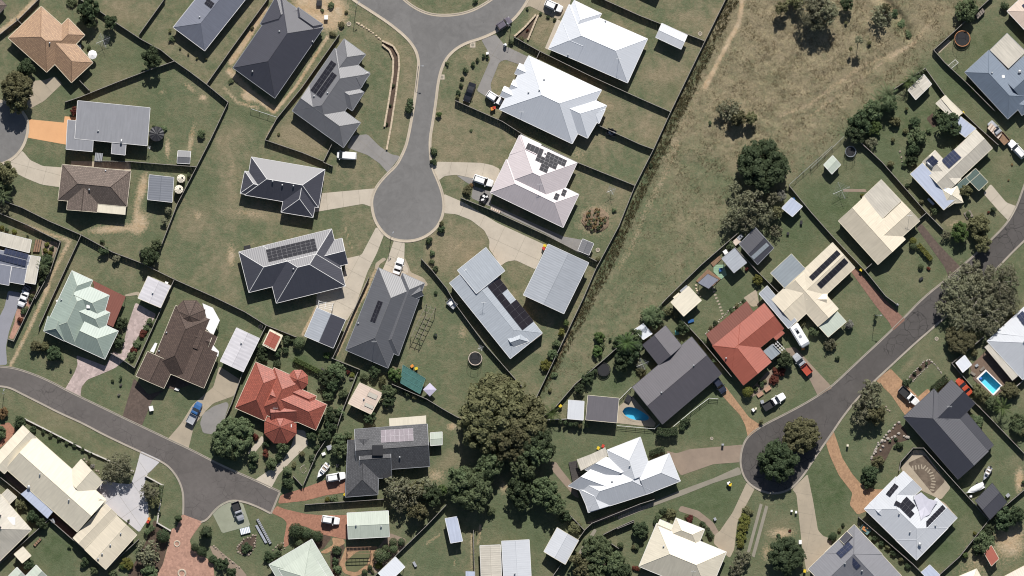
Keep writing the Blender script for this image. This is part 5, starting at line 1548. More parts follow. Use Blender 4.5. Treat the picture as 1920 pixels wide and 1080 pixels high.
FOL = {
    'd': foliage("dark_green_leaves", (.055, .081, .041), (.097, .127, .062), (.070, .099, .048)),
    'o': foliage("olive_leaves", (.155, .155, .077), (.232, .217, .114), (.129, .134, .064)),
    'm': foliage("mid_green_leaves", (.103, .140, .070), (.173, .206, .106), (.122, .160, .077)),
    'g': foliage("grey_gum_leaves", (.204, .210, .134), (.296, .285, .183), (.162, .167, .102)),
    'b': foliage("bright_green_leaves", (.095, .145, .045), (.145, .19, .065), (.075, .12, .04)),
    'y': foliage("yellow_green_leaves", (.16, .165, .04), (.24, .22, .06), (.12, .14, .035)),
    'r': foliage("red_leaves", (.14, .035, .025), (.20, .06, .04), (.08, .03, .022)),
    'a': foliage("amber_leaves", (.25, .16, .07), (.33, .22, .11), (.16, .12, .06)),
    'w': foliage("pale_grey_leaves", (.22, .215, .19), (.30, .28, .25), (.15, .15, .12)),
}
BARK = plain("bark", (.16, .125, .095), .9, .3, 4.0)
BARKG = plain("pale_bark", (.30, .27, .235), .9, .25, 4.0)
CROWN = {}
def crown(sp, size, var):
    key = (sp, size, var)
    if key in CROWN:
        return CROWN[key]
    seed = hash((ord(sp), 'SML'.index(size), var)) % 9999
    nom = {'S': .9, 'M': 2.2, 'L': 5.0}[size]
    sparse = sp in 'g'
    if size == 'S':
        me = leaf_mesh("crown", FOL[sp], nom, 12, 42, .17, .8, .6, .48, seed=seed)
    elif size == 'M':
        me = leaf_mesh("crown", FOL[sp], nom, 48 if not sparse else 46, 50 if not sparse else 24, .22 if not sparse else .19, .8, .80, .25 if not sparse else .22, seed=seed)
    else:
        me = leaf_mesh("crown", FOL[sp], nom, 190 if not sparse else 130, 70 if not sparse else 26, .30 if not sparse else .23, .7 if not sparse else .5, .86, .165 if not sparse else .15, seed=seed)
    CROWN[key] = (me, nom)
    return CROWN[key]

def col_crown(sp):
    key = (sp, 'col')
    if key not in CROWN:
        CROWN[key] = (leaf_mesh("crown", FOL[sp], 1.0, 26, 60, .16, 1.6, .6, .42, seed=77, shape='col'), 1.0)
    return CROWN[key]

def ball_crown(sp):
    key = (sp, 'ball')
    if key not in CROWN:
        CROWN[key] = (leaf_mesh("crown", FOL[sp], 1.0, 1, 1500, .10, .9, .01, .92, seed=55), 1.0)
    return CROWN[key]

SPN = {'d': "dark green", 'o': "olive green", 'm': "green", 'g': "grey green", 'b': "bright green", 'y': "yellow green", 'r': "reddish", 'a': "amber", 'w': "pale grey"}
def rel_label(p):
    n, q = min(NICKS, key=lambda z: (z[1][0] - p[0]) ** 2 + (z[1][1] - p[1]) ** 2)
    dx, dy = p[0] - q[0], p[1] - q[1]
    w = ("right of" if dx > 0 else "left of") if abs(dx) > abs(dy) else ("above" if dy > 0 else "below")
    return f"{w} the {n}"

def plant(t, x, y, r, sp='d', h=None, kind=None, var=None):
    p = P(t, x, y)
    R = r / (3.6 * 8) if t != 'F' else r / 8
    rt = random.Random(int(x * 31 + y * 17 + r))
    big = R > 1.7
    if h is None:
        h = R * 1.9 if big else R * 1.7
    h *= .95
    if kind == 'col':
        me, nom = col_crown(sp); sx = R / nom; sz = h / 3.3
        zc = h / 2
        name, what, cat = "column_shrub", "columnar shrub", "shrub"
    elif kind == 'ball':
        me, nom = ball_crown(sp); sx = sz = R / nom
        zc = max(R * .85, h - R)
        name, what, cat = "clipped_shrub", "clipped ball shrub", "shrub"
    else:
        size = 'S' if R < 1.25 else ('M' if R < 3.4 else 'L')
        me, nom = crown(sp, size, var if var is not None else rt.randrange(3))
        sx = R / nom * 1.13
        ch = min(h, R * (1.7 if big else 1.6))
        sz = ch / 2 / (nom * .8)
        zc = h - ch / 2
        name, what, cat = ("tree", "leafy tree" if sp != 'g' else "sparse gum tree", "tree") if big else ("shrub", "leafy shrub", "shrub")
    z0 = ground_z(p.x, p.y)
    root = empty(name, (p.x, p.y, z0))
    szw = ("large " if R > 4 else ("" if R > 1.1 else "small ")) if kind is None else ""
    tag(root, f"{szw}{SPN[sp]} {what} {rel_label(p)}", cat, "trees among the houses" if cat == "tree" else "garden shrubs")
    c = link("crown", me, root, (0, 0, zc))
    c.scale = (sx * rt.uniform(.95, 1.06), sx * rt.uniform(.95, 1.06), sz)
    c.rotation_euler = (0, 0, rt.uniform(0, 6.28))
    b = MB()
    tr = max(.03, .05 * R + .03)
    top = zc + (.25 * R if big else 0)
    b.tube((0, 0, -.3), (.1 * tr, 0, top * .55), tr * 1.25, tr * .9, 7); b.tube((.1 * tr, 0, top * .55), (0, 0, top), tr * .9, tr * .3, 7)
    if big:
        for k in range(5):
            a = k * 1.26 + rt.random()
            b.tube((0, 0, top * .5), (math.cos(a) * R * .6, math.sin(a) * R * .6, zc + R * .25), tr * .45, tr * .12, 5)
    b.build("trunk", BARKG if sp == 'g' else BARK, root, (0, 0, 0), True)
    return root

for q in [
    ('00', 605, 55, 72, 'd', 6), ('00', 600, 125, 62, 'd', 4.5), ('00', 750, 150, 46, 'd', 4.5), ('00', 1030, 390, 66, 'd', 6), ('00', 185, 460, 66, 'd', 4.5), ('00', 125, 600, 112, 'o', 8), ('00', 120, 690, 80, 'o', 6), ('00', 1360, 900, 34, 'm', 1.6), ('00', 500, 745, 34, 'r', 1.8), ('00', 485, 8, 38, 'm', 1.2), ('00', 600, 320, 16, 'm', .8), ('00', 1040, 850, 14, 'm', .7), ('00', 1105, 870, 22, 'm', .9),
    ('00', 1148, 208, 13, 'o', .8), ('00', 1160, 265, 22, 'm', 1), ('00', 1215, 325, 10, 'o', .6), ('00', 1270, 366, 9, 'o', .6), ('00', 1330, 396, 10, 'o', .6), ('00', 1390, 401, 11, 'o', .6),
    ('01', 40, 240, 84, 'o', 7), ('01', 20, 330, 70, 'm', 5), ('01', 705, 755, 34, 'd', 2.4), ('01', 790, 805, 28, 'g', 2), ('01', 1010, 790, 72, 'd', 4.5), ('01', 1055, 715, 42, 'm', 3), ('01', 960, 775, 22, 'w', 1.2), ('01', 1110, 555, 24, 'g', 2), ('01', 1135, 485, 26, 'g', 2.2), ('01', 690, 695, 16, 'd', .8),
    ('01', 15, 600, 20, 'y', .8), ('01', 100, 628, 21, 'y', .8), ('01', 48, 615, 15, 'd', .8), ('01', 185, 660, 10, 'd', .5), ('01', 315, 715, 20, 'y', .9), ('01', 308, 757, 21, 'y', .9), ('01', 337, 770, 20, 'y', .8), ('01', 350, 738, 18, 'd', 1), ('01', 315, 820, 46, 'd', 3), ('01', 300, 900, 40, 'm', 3), ('01', 290, 960, 26, 'd', 2), ('01', 1275, 245, 18, 'm', 1), ('01', 20, 470, 50, 'g', 3),
    ('02', 222, 120, 24, 'o', 1.2), ('02', 215, 150, 22, 'd', 1.2), ('02', 183, 205, 19, 'o', 1), ('02', 160, 232, 24, 'd', 1.2), ('02', 140, 290, 24, 'r', 1.2), ('02', 225, 1060, 14, 'd', .8),
    ('02', 245, 465, 42, 'o', 2.5), ('02', 305, 465, 36, 'o', 2.2), ('02', 362, 510, 58, 'd', 3), ('02', 412, 540, 22, 'm', 1), ('02', 820, 310, 44, 'd', 2.2), ('02', 795, 430, 46, 'd', 2.2), ('02', 890, 525, 30, 'm', 1.2), ('02', 925, 450, 32, 'm', 1.2), ('02', 965, 380, 30, 'r', 1), ('02', 985, 340, 24, 'm', 1), ('02', 905, 490, 26, 'r', 1), ('02', 1010, 300, 24, 'm', 1.2),
    ('02', 20, 915, 42, 'a', 2), ('02', 135, 975, 46, 'd', 2.5), ('02', 760, 700, 12, 'd', .7), ('02', 815, 675, 13, 'd', 1), ('02', 818, 728, 11, 'w', .6), ('02', 805, 795, 11, 'w', .6), ('02', 480, 625, 10, 'd', .8),
    ('03', 10, 110, 40, 'm', 2), ('03', 225, 95, 24, 'd', 1.6), ('03', 295, 105, 16, 'd', 1), ('03', 340, 130, 16, 'm', .9), ('03', 400, 155, 17, 'd', 1), ('03', 450, 180, 15, 'm', .9), ('03', 505, 200, 17, 'd', 1), ('03', 560, 225, 17, 'm', 1), ('03', 610, 255, 16, 'd', 1), ('03', 625, 340, 18, 'w', .6), ('03', 600, 315, 16, 'o', .6),
    ('03', 800, 345, 108, 'g', 6), ('03', 745, 400, 60, 'g', 4.5), ('03', 870, 380, 40, 'g', 4), ('03', 1015, 510, 66, 'g', 4.5), ('03', 1050, 580, 40, 'o', 3), ('03', 1205, 690, 27, 'd', 3, 'col'), ('03', 1392, 785, 50, 'd', 4, 'col'), ('03', 1102, 808, 42, 'd', 2.2, 'ball'), ('03', 1365, 912, 32, 'd', 1.8, 'ball'), ('03', 1316, 885, 27, 'd', 2, 'ball'), ('03', 1430, 970, 22, 'd', 1.5, 'ball'),
    ('03', 1005, 920, 92, 'g', 4.5), ('03', 1010, 1050, 58, 'm', 3), ('03', 860, 1000, 42, 'y', 1.6), ('03', 765, 1062, 32, 'm', 1.6), ('03', 830, 1010, 26, 'b', 1.2), ('03', 570, 985, 34, 'd', 2), ('03', 640, 1042, 30, 'm', 1.6), ('03', 225, 680, 46, 'd', 2.5), ('03', 290, 722, 46, 'd', 2.5), ('03', 195, 1000, 42, 'd', 2.4), ('03', 150, 600, 40, 'o', 2), ('03', 470, 882, 14, 'm', .8), ('03', 868, 705, 10, 'm', .8), ('03', 1075, 655, 14, 'd', 1),
    ('13', 135, 130, 132, 'm', 6), ('13', 60, 200, 75, 'm', 4.5), ('13', 215, 90, 60, 'm', 4), ('13', 130, 240, 60, 'm', 4), ('13', 560, 772, 48, 'd', 2.4, 'ball'), ('13', 632, 795, 38, 'd', 2, 'ball'), ('13', 702, 812, 38, 'd', 1.9, 'ball'), ('13', 580, 855, 28, 'm', 1.2, 'ball'),
    ('13', 470, 210, 46, 'm', 2.8), ('13', 440, 270, 26, 'd', 2), ('13', 395, 325, 40, 'm', 2.6), ('13', 272, 270, 36, 'm', 2.8), ('13', 262, 330, 30, 'd', 1.5), ('13', 500, 372, 40, 'm', 3, 'col'), ('13', 505, 455, 46, 'd', 3), ('13', 355, 250, 26, 'r', 1.6), ('13', 358, 190, 28, 'd', 1.4), ('13', 603, 252, 26, 'o', 1.8), ('13', 668, 285, 28, 'd', 1.8), ('13', 665, 130, 38, 'd', 2.4), ('13', 855, 155, 48, 'm', 3), ('13', 855, 232, 60, 'm', 3.6), ('13', 750, 130, 46, 'd', 2.8), ('13', 700, 215, 22, 'd', 1.4), ('13', 905, 130, 30, 'm', 1.6), ('13', 285, 140, 24, 'r', 1.2), ('13', 545, 330, 20, 'o', 1),
    ('13', 820, 560, 30, 'm', 1.2), ('13', 770, 560, 20, 'y', .8), ('13', 1235, 480, 92, 'g', 5.5), ('13', 1330, 520, 96, 'g', 6), ('13', 1415, 470, 72, 'g', 5), ('13', 1260, 600, 60, 'g', 4.5), ('13', 1380, 640, 70, 'o', 5),
    ('13', 838, 905, 34, 'd', 1.6), ('13', 820, 980, 28, 'd', 1.4), ('13', 836, 1035, 30, 'm', 1.4), ('13', 1215, 850, 28, 'm', 1.4, 'ball'), ('13', 1270, 850, 26, 'd', 1.4, 'ball'), ('13', 1165, 890, 24, 'm', 1, 'ball'), ('13', 1218, 895, 28, 'm', 1.4, 'ball'), ('13', 1130, 940, 46, 'm', 2, 'ball'), ('13', 1177, 945, 26, 'd', 1.2), ('13', 1120, 1005, 32, 'y', 1), ('13', 1022, 1052, 18, 'd', .9, 'ball'), ('13', 1058, 1022, 17, 'd', .9, 'ball'), ('13', 1075, 1050, 14, 'o', .7), ('13', 378, 950, 38, 'd', 1.8), ('13', 438, 940, 28, 'd', 1.4), ('13', 225, 890, 36, 'd', 1.2), ('13', 60, 1000, 46, 'd', 2.2), ('13', 0, 960, 26, 'd', 1.5), ('13', 125, 1052, 36, 'd', 1.8), ('13', 455, 880, 22, 'o', .8),
    ('12', 490, 420, 34, 'd', 2), ('12', 533, 430, 19, 'd', 1.2), ('12', 580, 440, 38, 'm', 2.4, 'ball'), ('12', 330, 475, 40, 'd', 2.4), ('12', 330, 540, 40, 'd', 2.4), ('12', 435, 510, 34, 'd', 2), ('12', 428, 580, 30, 'd', 1.6), ('12', 490, 490, 24, 'd', 1.6), ('12', 835, 640, 60, 'm', 3.6), ('12', 765, 680, 56, 'd', 3.4), ('12', 800, 722, 50, 'd', 3), ('12', 775, 790, 40, 'm', 2.2), ('12', 880, 785, 36, 'm', 2.2), ('12', 800, 930, 52, 'd', 3), ('12', 790, 1000, 46, 'd', 2.6), ('12', 860, 900, 30, 'm', 1.8), ('12', 1090, 640, 38, 'd', 2.6), ('12', 1020, 672, 28, 'm', 1.8), ('12', 1180, 775, 52, 'm', 3), ('12', 1182, 835, 42, 'd', 2.6), ('12', 1232, 660, 52, 'b', 2.6), ('12', 1150, 690, 32, 'o', 1.8), ('12', 1055, 935, 50, 'd', 2.6), ('12', 770, 525, 26, 'b', 1.4), ('12', 935, 660, 20, 'y', .8), ('12', 905, 640, 18, 'r', .8), ('12', 930, 685, 14, 'w', .7), ('12', 740, 620, 14, 'w', .7), ('12', 1300, 780, 26, 'd', 1.2), ('12', 1360, 800, 26, 'o', 1), ('12', 1420, 820, 22, 'd', 1),
    ('F', 930, 765, 60, 'o', 10), ('F', 978, 785, 46, 'o', 9), ('F', 905, 800, 46, 'o', 9), ('F', 955, 820, 46, 'o', 9), ('F', 930, 735, 34, 'o', 8), ('F', 1000, 830, 34, 'd', 8), ('23', 740, 230, 100, 'm', 8), ('23', 660, 330, 88, 'm', 7), ('23', 300, 480, 142, 'm', 8), ('23', 220, 420, 90, 'm', 7), ('23', 430, 330, 86, 'm', 7), ('23', 340, 570, 80, 'm', 6), ('23', 800, 510, 102, 'm', 7), ('23', 625, 500, 84, 'd', 6), ('23', 640, 580, 60, 'd', 5), ('23', 870, 600, 66, 'm', 6), ('23', 35, 530, 72, 'd', 5), ('23', -60, 500, 70, 'o', 5), ('23', 105, 500, 40, 'b', 3.5), ('23', 820, 230, 60, 'd', 6),
    ('23', 935, 680, 44, 'd', 2.8), ('23', 1000, 752, 50, 'o', 2), ('23', 1150, 900, 100, 'm', 5.5), ('23', 1235, 985, 90, 'm', 5), ('23', 1045, 1010, 92, 'o', 5), ('23', 1130, 1060, 80, 'm', 5), ('23', 1300, 1055, 76, 'd', 4.5), ('23', 1425, 760, 46, 'd', 3), ('23', 1305, 870, 22, 'm', 1.2), ('23', 1400, 880, 22, 'o', 1), ('23', 1420, 1030, 20, 'r', .8), ('23', 430, 640, 30, 'm', 2),
    ('23', 900, 35, 18, 'd', 2), ('23', 938, 45, 18, 'd', 2), ('23', 972, 55, 18, 'd', 2), ('23', 1005, 55, 18, 'd', 2.2), ('23', 1042, 65, 18, 'o', 2), ('23', 1078, 60, 22, 'm', 2),
    ('22', 940, 310, 26, 'b', 1.8), ('22', 908, 372, 28, 'y', 1.8), ('22', 878, 448, 30, 'm', 1.8), ('22', 850, 522, 38, 'm', 2.2), ('22', 805, 592, 38, 'y', 1.8), ('22', 1165, 405, 40, 'b', 2), ('22', 1150, 500, 42, 'b', 2), ('22', 1180, 455, 26, 'm', 1.4), ('22', 1240, 422, 14, 'd', .9), ('22', 1345, 455, 76, 'd', 4), ('22', 1405, 420, 40, 'm', 3), ('22', 1090, 680, 46, 'd', 2.6), ('22', 1125, 640, 30, 'd', 2), ('22', 1030, 752, 38, 'd', 2.4), ('22', 60, 390, 15, 'd', .8), ('22', 1430, 590, 30, 'g', 1.6), ('22', 830, 760, 18, 'o', .8), ('22', 860, 660, 26, 'm', .8), ('22', 370, 770, 14, 'w', .6), ('22', 1290, 440, 36, 'm', 2.4),
    ('21', 45, 85, 26, 'm', 1.2), ('21', 45, 160, 24, 'd', 1.4), ('21', 100, 610, 26, 'd', 1.6), ('21', 105, 570, 20, 'o', 1), ('21', 18, 690, 26, 'd', 1.6), ('21', 36, 772, 20, 'm', 1), ('21', 34, 832, 20, 'm', 1), ('21', 60, 880, 20, 'd', 1), ('21', 275, 350, 36, 'o', 1.4), ('21', 300, 320, 18, 'a', .8), ('21', 1155, 810, 22, 'o', 1), ('21', 1265, 480, 16, 'm', .8), ('21', 60, 1040, 14, 'd', .7),
    ('10', 1325, 690, 30, 'd', 1.8), ('10', 1322, 740, 30, 'd', 2), ('10', 1215, 580, 12, 'd', .7), ('10', 1195, 710, 10, 'd', .7), ('10', 1170, 840, 12, 'd', .7), ('10', 795, 38, 24, 'm', 1), ('10', 860, 170, 26, 'o', .9), ('10', 805, 230, 22, 'o', .9), ('10', 735, 70, 14, 'm', .6), ('10', 265, 190, 16, 'o', .6), ('10', 120, 550, 20, 'm', .6), ('10', 445, 905, 12, 'o', .5), ('10', 900, 85, 14, 'o', .6),
    ('20', 410, 385, 12, 'd', .9), ('20', 383, 378, 15, 'd', 1), ('20', 345, 405, 15, 'd', .9), ('20', 315, 435, 17, 'd', 1), ('20', 265, 475, 20, 'd', 1.1), ('20', 240, 530, 14, 'd', .8), ('20', 235, 575, 15, 'd', .9), ('20', 216, 625, 18, 'd', 1), ('20', 208, 660, 16, 'o', .9), ('20', 82, 770, 18, 'b', 1.4), ('20', 50, 1030, 22, 'd', 1.2), ('20', 572, 285, 20, 'd', 1), ('20', 645, 262, 20, 'o', .8), ('20', 140, 430, 16, 'm', .7), ('20', 330, 5, 18, 'd', 1), ('20', 680, 60, 12, 'd', .6), ('20', 770, 95, 12, 'd', .6), ('20', 820, 115, 13, 'd', .6), ('20', 865, 135, 13, 'd', .6), ('20', 680, 205, 10, 'r', .5), ('20', 300, 880, 12, 'm', .4),
    ('30', 1098, 60, 44, 'o', 4.5), ('30', 1190, 15, 60, 'o', 4.5), ('30', 1300, 70, 100, 'g', 8), ('30', 1395, 90, 80, 'g', 8), ('30', 1340, 150, 70, 'g', 6), ('30', 760, 745, 84, 'g', 5), ('30', 800, 800, 60, 'o', 4.5), ('30', 895, 800, 46, 'o', 4), ('30', 690, 735, 40, 'g', 4), ('30', 615, 830, 14, 'd', .7),
    ('40', 60, 60, 92, 'g', 8), ('40', 20, 160, 60, 'g', 6), ('40', 110, 110, 50, 'g', 6), ('40', 470, 110, 74, 'g', 4.5), ('40', 500, 60, 40, 'o', 3.5), ('40', 320, 275, 28, 'g', 5.5), ('40', 270, 330, 16, 'o', 3), ('40', 395, 290, 16, 'o', 1.2), ('40', 240, 155, 14, 'o', 1), ('40', 1050, 70, 76, 'm', 4.5), ('40', 610, 160, 34, 'm', 1), ('40', 660, 230, 30, 'm', 1), ('40', 560, 90, 34, 'd', 1.4), ('40', 240, 30, 46, 'd', 4),
    ('40', 430, 740, 72, 'm', 4), ('40', 330, 830, 80, 'd', 4.5), ('40', 300, 905, 62, 'd', 4), ('40', 420, 865, 52, 'b', 3.2), ('40', 530, 700, 60, 'm', 4), ('40', 570, 820, 38, 'o', 2.2), ('40', 700, 825, 40, 'd', 2.6), ('40', 712, 925, 66, 'm', 3.4), ('40', 690, 1010, 50, 'd', 3), ('40', 635, 882, 20, 'o', 1), ('40', 558, 945, 18, 'o', 1), ('40', 645, 735, 14, 'o', 1.2), ('40', 930, 840, 82, 'd', 4.5), ('40', 862, 770, 40, 'm', 2.2), ('40', 1092, 598, 24, 'b', 1.6), ('40', 1130, 640, 18, 'm', 1), ('40', 410, 960, 46, 'g', 2.6), ('40', 800, 880, 20, 'm', .9), ('40', 1310, 40, 30, 'd', 2),
    ('31', 975, 185, 168, 'd', 7.5), ('31', 890, 150, 90, 'd', 6), ('31', 820, 480, 104, 'g', 6), ('31', 905, 420, 92, 'g', 6.5), ('31', 740, 570, 62, 'g', 4.5), ('31', 980, 510, 74, 'g', 5.5), ('31', 780, 330, 48, 'g', 4.5), ('31', 1040, 400, 50, 'g', 4.5), ('31', 860, 560, 70, 'g', 5), ('31', 1060, 500, 46, 'o', 4), ('31', 1060, 625, 44, 'g', 2.5), ('31', 755, 722, 28, 'm', 1.8), ('31', 940, 950, 36, 'y', 2), ('31', 1090, 380, 40, 'w', 3), ('31', 215, 180, 16, 'd', .7), ('31', 865, 880, 14, 'r', .8),
    ('41', 1000, 630, 66, 'b', 4.2), ('41', 1130, 585, 82, 'o', 4.5), ('41', 1150, 710, 62, 'o', 4.5), ('41', 910, 650, 36, 'g', 2.4), ('41', 838, 482, 30, 'm', 1.8), ('41', 1230, 480, 20, 'd', 1.4), ('41', 1040, 350, 48, 'o', 3.4), ('41', 690, 690, 24, 'y', 1.6, 'ball'), ('41', 690, 725, 24, 'm', 1.5, 'ball'), ('41', 743, 862, 18, 'm', 1.2, 'ball'), ('41', 540, 165, 26, 'o', 1.6), ('41', 795, 875, 14, 'r', .7), ('41', 1065, 515, 26, 'm', .9), ('41', 630, 170, 22, 'm', 1.2), ('41', 745, 430, 20, 'o', 1), ('41', 1335, 280, 8, 'a', .4), ('41', 1360, 172, 10, 'a', .4), ('41', 680, 140, 40, 'd', 2.4), ('41', 1200, 495, 10, 'r', .5), ('41', 345, 380, 12, 'y', .6), ('41', 650, 320, 18, 'd', 1),
    ('F', 1795, 540, 36, 'g', 6), ('F', 1835, 555, 42, 'g', 7), ('F', 1872, 530, 38, 'g', 7), ('F', 1850, 590, 40, 'g', 6), ('F', 1805, 590, 34, 'g', 6), ('F', 1775, 575, 22, 'g', 5), ('F', 1885, 565, 28, 'g', 5.5), ('F', 1820, 510, 26, 'g', 5), ('F', 1800, 635, 28, 'o', 4),
    ('42', 400, 760, 82, 'g', 5.5), ('42', 365, 870, 92, 'g', 6), ('42', 430, 920, 72, 'o', 5), ('42', 330, 950, 50, 'g', 4.5), ('42', 420, 840, 60, 'g', 5.5), ('42', 640, 715, 28, 'd', 1.6), ('42', 258, 320, 32, 'w', 2), ('42', 15, 365, 32, 'm', 1.8), ('42', 130, 455, 40, 'o', 1.6), ('42', 435, 265, 18, 'd', 1.8), ('42', 180, 545, 18, 'd', 1), ('42', 1130, 765, 50, 'o', 2.4), ('42', 1175, 805, 42, 'o', 2.4), ('42', 1225, 845, 54, 'm', 3), ('42', 1345, 760, 66, 'o', 3), ('42', 1120, 970, 44, 'm', 2), ('42', 1395, 965, 50, 'm', 3), ('42', 700, 650, 14, 'd', .8), ('42', 740, 605, 14, 'o', .8), ('42', 780, 580, 12, 'd', .7), ('42', 675, 690, 12, 'd', .7), ('42', 1100, 510, 26, 'o', 1.4),
    ('43', 400, 390, 62, 'd', 3.2), ('43', 455, 310, 44, 'o', 2.6), ('43', 385, 450, 42, 'd', 2.2), ('43', 1110, 45, 46, 'm', 2), ('43', 1095, 10, 30, 'm', 1.6), ('43', 1390, 60, 52, 'm', 3), ('43', 1430, 110, 36, 'o', 2), ('43', 1310, 690, 82, 'd', 4), ('43', 1385, 660, 60, 'd', 4), ('43', 1165, 855, 72, 'm', 3.4), ('43', 1195, 775, 46, 'd', 2.6), ('43', 1130, 900, 40, 'd', 2), ('43', 150, 810, 26, 'd', 1.4, 'ball'), ('43', 600, 195, 26, 'd', 1.4), ('43', 575, 155, 14, 'd', .7), ('43', 570, 210, 12, 'd', .7), ('43', 535, 170, 10, 'm', .6), ('43', 430, 830, 20, 'd', 1.2), ('43', 478, 862, 20, 'd', 1.2), ('43', 520, 890, 22, 'o', 1.2), ('43', 562, 925, 24, 'd', 1.2), ('43', 610, 965, 22, 'o', 1.2), ('43', 652, 1012, 22, 'd', 1.2), ('43', 1040, 940, 28, 'b', 1.4), ('43', 1105, 790, 14, 'y', .7), ('43', 190, 770, 16, 'o', .8), ('43', 220, 735, 14, 'd', .8), ('43', 1435, 450, 16, 'd', 1),
    ('33', 1070, 300, 134, 'd', 6.8), ('33', 1225, 130, 118, 'o', 6), ('33', 1130, 940, 124, 'd', 5), ('33', 870, 640, 36, 'o', 1.2), ('33', 850, 700, 42, 'y', 1.3), ('33', 840, 760, 38, 'y', 1.3), ('33', 828, 815, 36, 'y', 1.2), ('33', 820, 862, 34, 'y', 1.2), ('33', 830, 965, 68, 'g', 3.5), ('33', 790, 1040, 50, 'g', 3), ('33', 300, 640, 30, 'd', 1.4), ('33', 352, 655, 36, 'o', 1.4), ('33', 270, 680, 26, 'm', 1.2), ('33', 250, 715, 24, 'd', 1.2), ('33', 150, 765, 58, 'd', 3), ('33', 118, 880, 24, 'm', 1.2), ('33', 15, 870, 22, 'm', 1.2), ('33', 45, 1050, 52, 'd', 3), ('33', 0, 960, 46, 'm', 3), ('33', 1432, 825, 26, 'd', 1.5), ('33', 622, 805, 24, 'd', 1.2), ('33', 480, 690, 30, 'r', .8), ('33', 565, 730, 22, 'd', 1), ('33', 600, 770, 20, 'd', 1), ('33', 1078, 808, 16, 'd', .6), ('33', 1155, 775, 12, 'r', .4), ('33', 110, 1025, 20, 'r', .8), ('33', 430, 80, 24, 'd', 1.4), ('33', 465, 40, 26, 'd', 1.5), ('33', 455, 675, 18, 'o', .7),
    ('32', 430, 340, 42, 'd', 2.6), ('32', 230, 270, 74, 'm', 3.5), ('32', 330, 230, 36, 'o', 2), ('32', 60, 480, 92, 'd', 4.5), ('32', 25, 560, 70, 'd', 4), ('32', 110, 400, 60, 'm', 3.4), ('32', 150, 625, 38, 'o', 1.4), ('32', 870, 770, 38, 'y', 2.4, 'ball'), ('32', 1120, 560, 58, 'd', 3.4), ('32', 1060, 632, 26, 'r', 1), ('32', 1103, 640, 28, 'r', 1.2), ('32', 1048, 690, 36, 'r', 1.2), ('32', 960, 722, 24, 'd', 1), ('32', 925, 750, 20, 'm', .9), ('32', 990, 700, 16, 'o', .7), ('32', 1322, 360, 38, 'm', 2), ('32', 1422, 450, 42, 'g', 2.5), ('32', 962, 978, 16, 'o', 1.2), ('32', 445, 975, 32, 'd', 1.6), ('32', 1235, 310, 28, 'o', 1.2), ('32', 560, 440, 26, 'd', 1.2), ('32', 610, 490, 26, 'd', 1.2), ('32', 650, 560, 24, 'm', 1), ('32', 545, 455, 14, 'y', .6), ('32', 380, 250, 26, 'o', 1.2), ('32', 650, 310, 20, 'd', .8), ('32', 760, 220, 18, 'd', .7), ('32', 800, 190, 18, 'o', .7), ('32', 845, 160, 16, 'd', .7), ('32', 620, 340, 16, 'o', .7), ('32', 1075, 545, 24, 'o', 1),
]:
    plant(*q)

# palms: arching fronds with leaflets
def palm_mesh(seed, n=13):
    r = random.Random(seed)
    b = MB()
    for k in range(n):
        a = k * 2 * math.pi / n + r.uniform(-.2, .2)
        L_ = r.uniform(.8, 1.1)
        up = r.uniform(.25, .6)
        prev = None
        for i in range(7):
            s = i / 6
            rad = L_ * s
            z = up * math.sin(s * 2.3) - .28 * s * s
            c = Vector((math.cos(a) * rad, math.sin(a) * rad, z))
            if prev is not None:
                b.tube(prev, c, .012, .008, 4)
                d = (c - prev).normalized(); sd_ = Vector((-math.sin(a), math.cos(a), 0))
                for sg in (-1, 1):
                    w = .24 * (1 - .6 * s)
                    for q in (.25, .75):
                        base = prev + (c - prev) * q
                        tip = base + sd_ * sg * w + d * .16 + Vector((0, 0, -.07))
                        b.add([base, base + d * .06, tip], [(0, 1, 2)])
            prev = c
    return b
PALM = [palm_mesh(1), palm_mesh(2), palm_mesh(3, 9)]
PALM_DATA = [b.data("fronds", FOL[s]) for b, s in zip(PALM, 'mbm')]
for t, x, y, r, h, v in [('22', 845, 915, 62, 2.2, 1), ('40', 690, 520, 54, 2.6, 0), ('40', 735, 470, 46, 2.4, 2), ('40', 650, 560, 46, 2.4, 1), ('40', 520, 645, 82, 4, 0), ('40', 460, 680, 70, 3.6, 2), ('42', 1290, 880, 62, 3, 1), ('32', 205, 255, 60, 4, 0), ('32', 280, 220, 46, 3.4, 2), ('01', 30, 390, 60, 3.4, 2), ('32', 50, 440, 70, 4.8, 1), ('43', 1400, 90, 40, 2.6, 0), ('01', 300, 850, 46, 3, 2)]:
    p = P(t, x, y)
    root = empty("palm", (p.x, p.y, ground_z(p.x, p.y)))
    tag(root, f"green palm with arching fronds {rel_label(p)}", "palm", "garden palms")
    c = link("fronds", PALM_DATA[v], root, (0, 0, h)); s = r / 28.8 * 1.1
    c.scale = (s, s, s); c.rotation_euler = (0, 0, x)
    b = MB(); b.tube((0, 0, -.2), (.1, 0, h), .14, .1, 8); b.build("trunk", BARK, root, smooth=True)

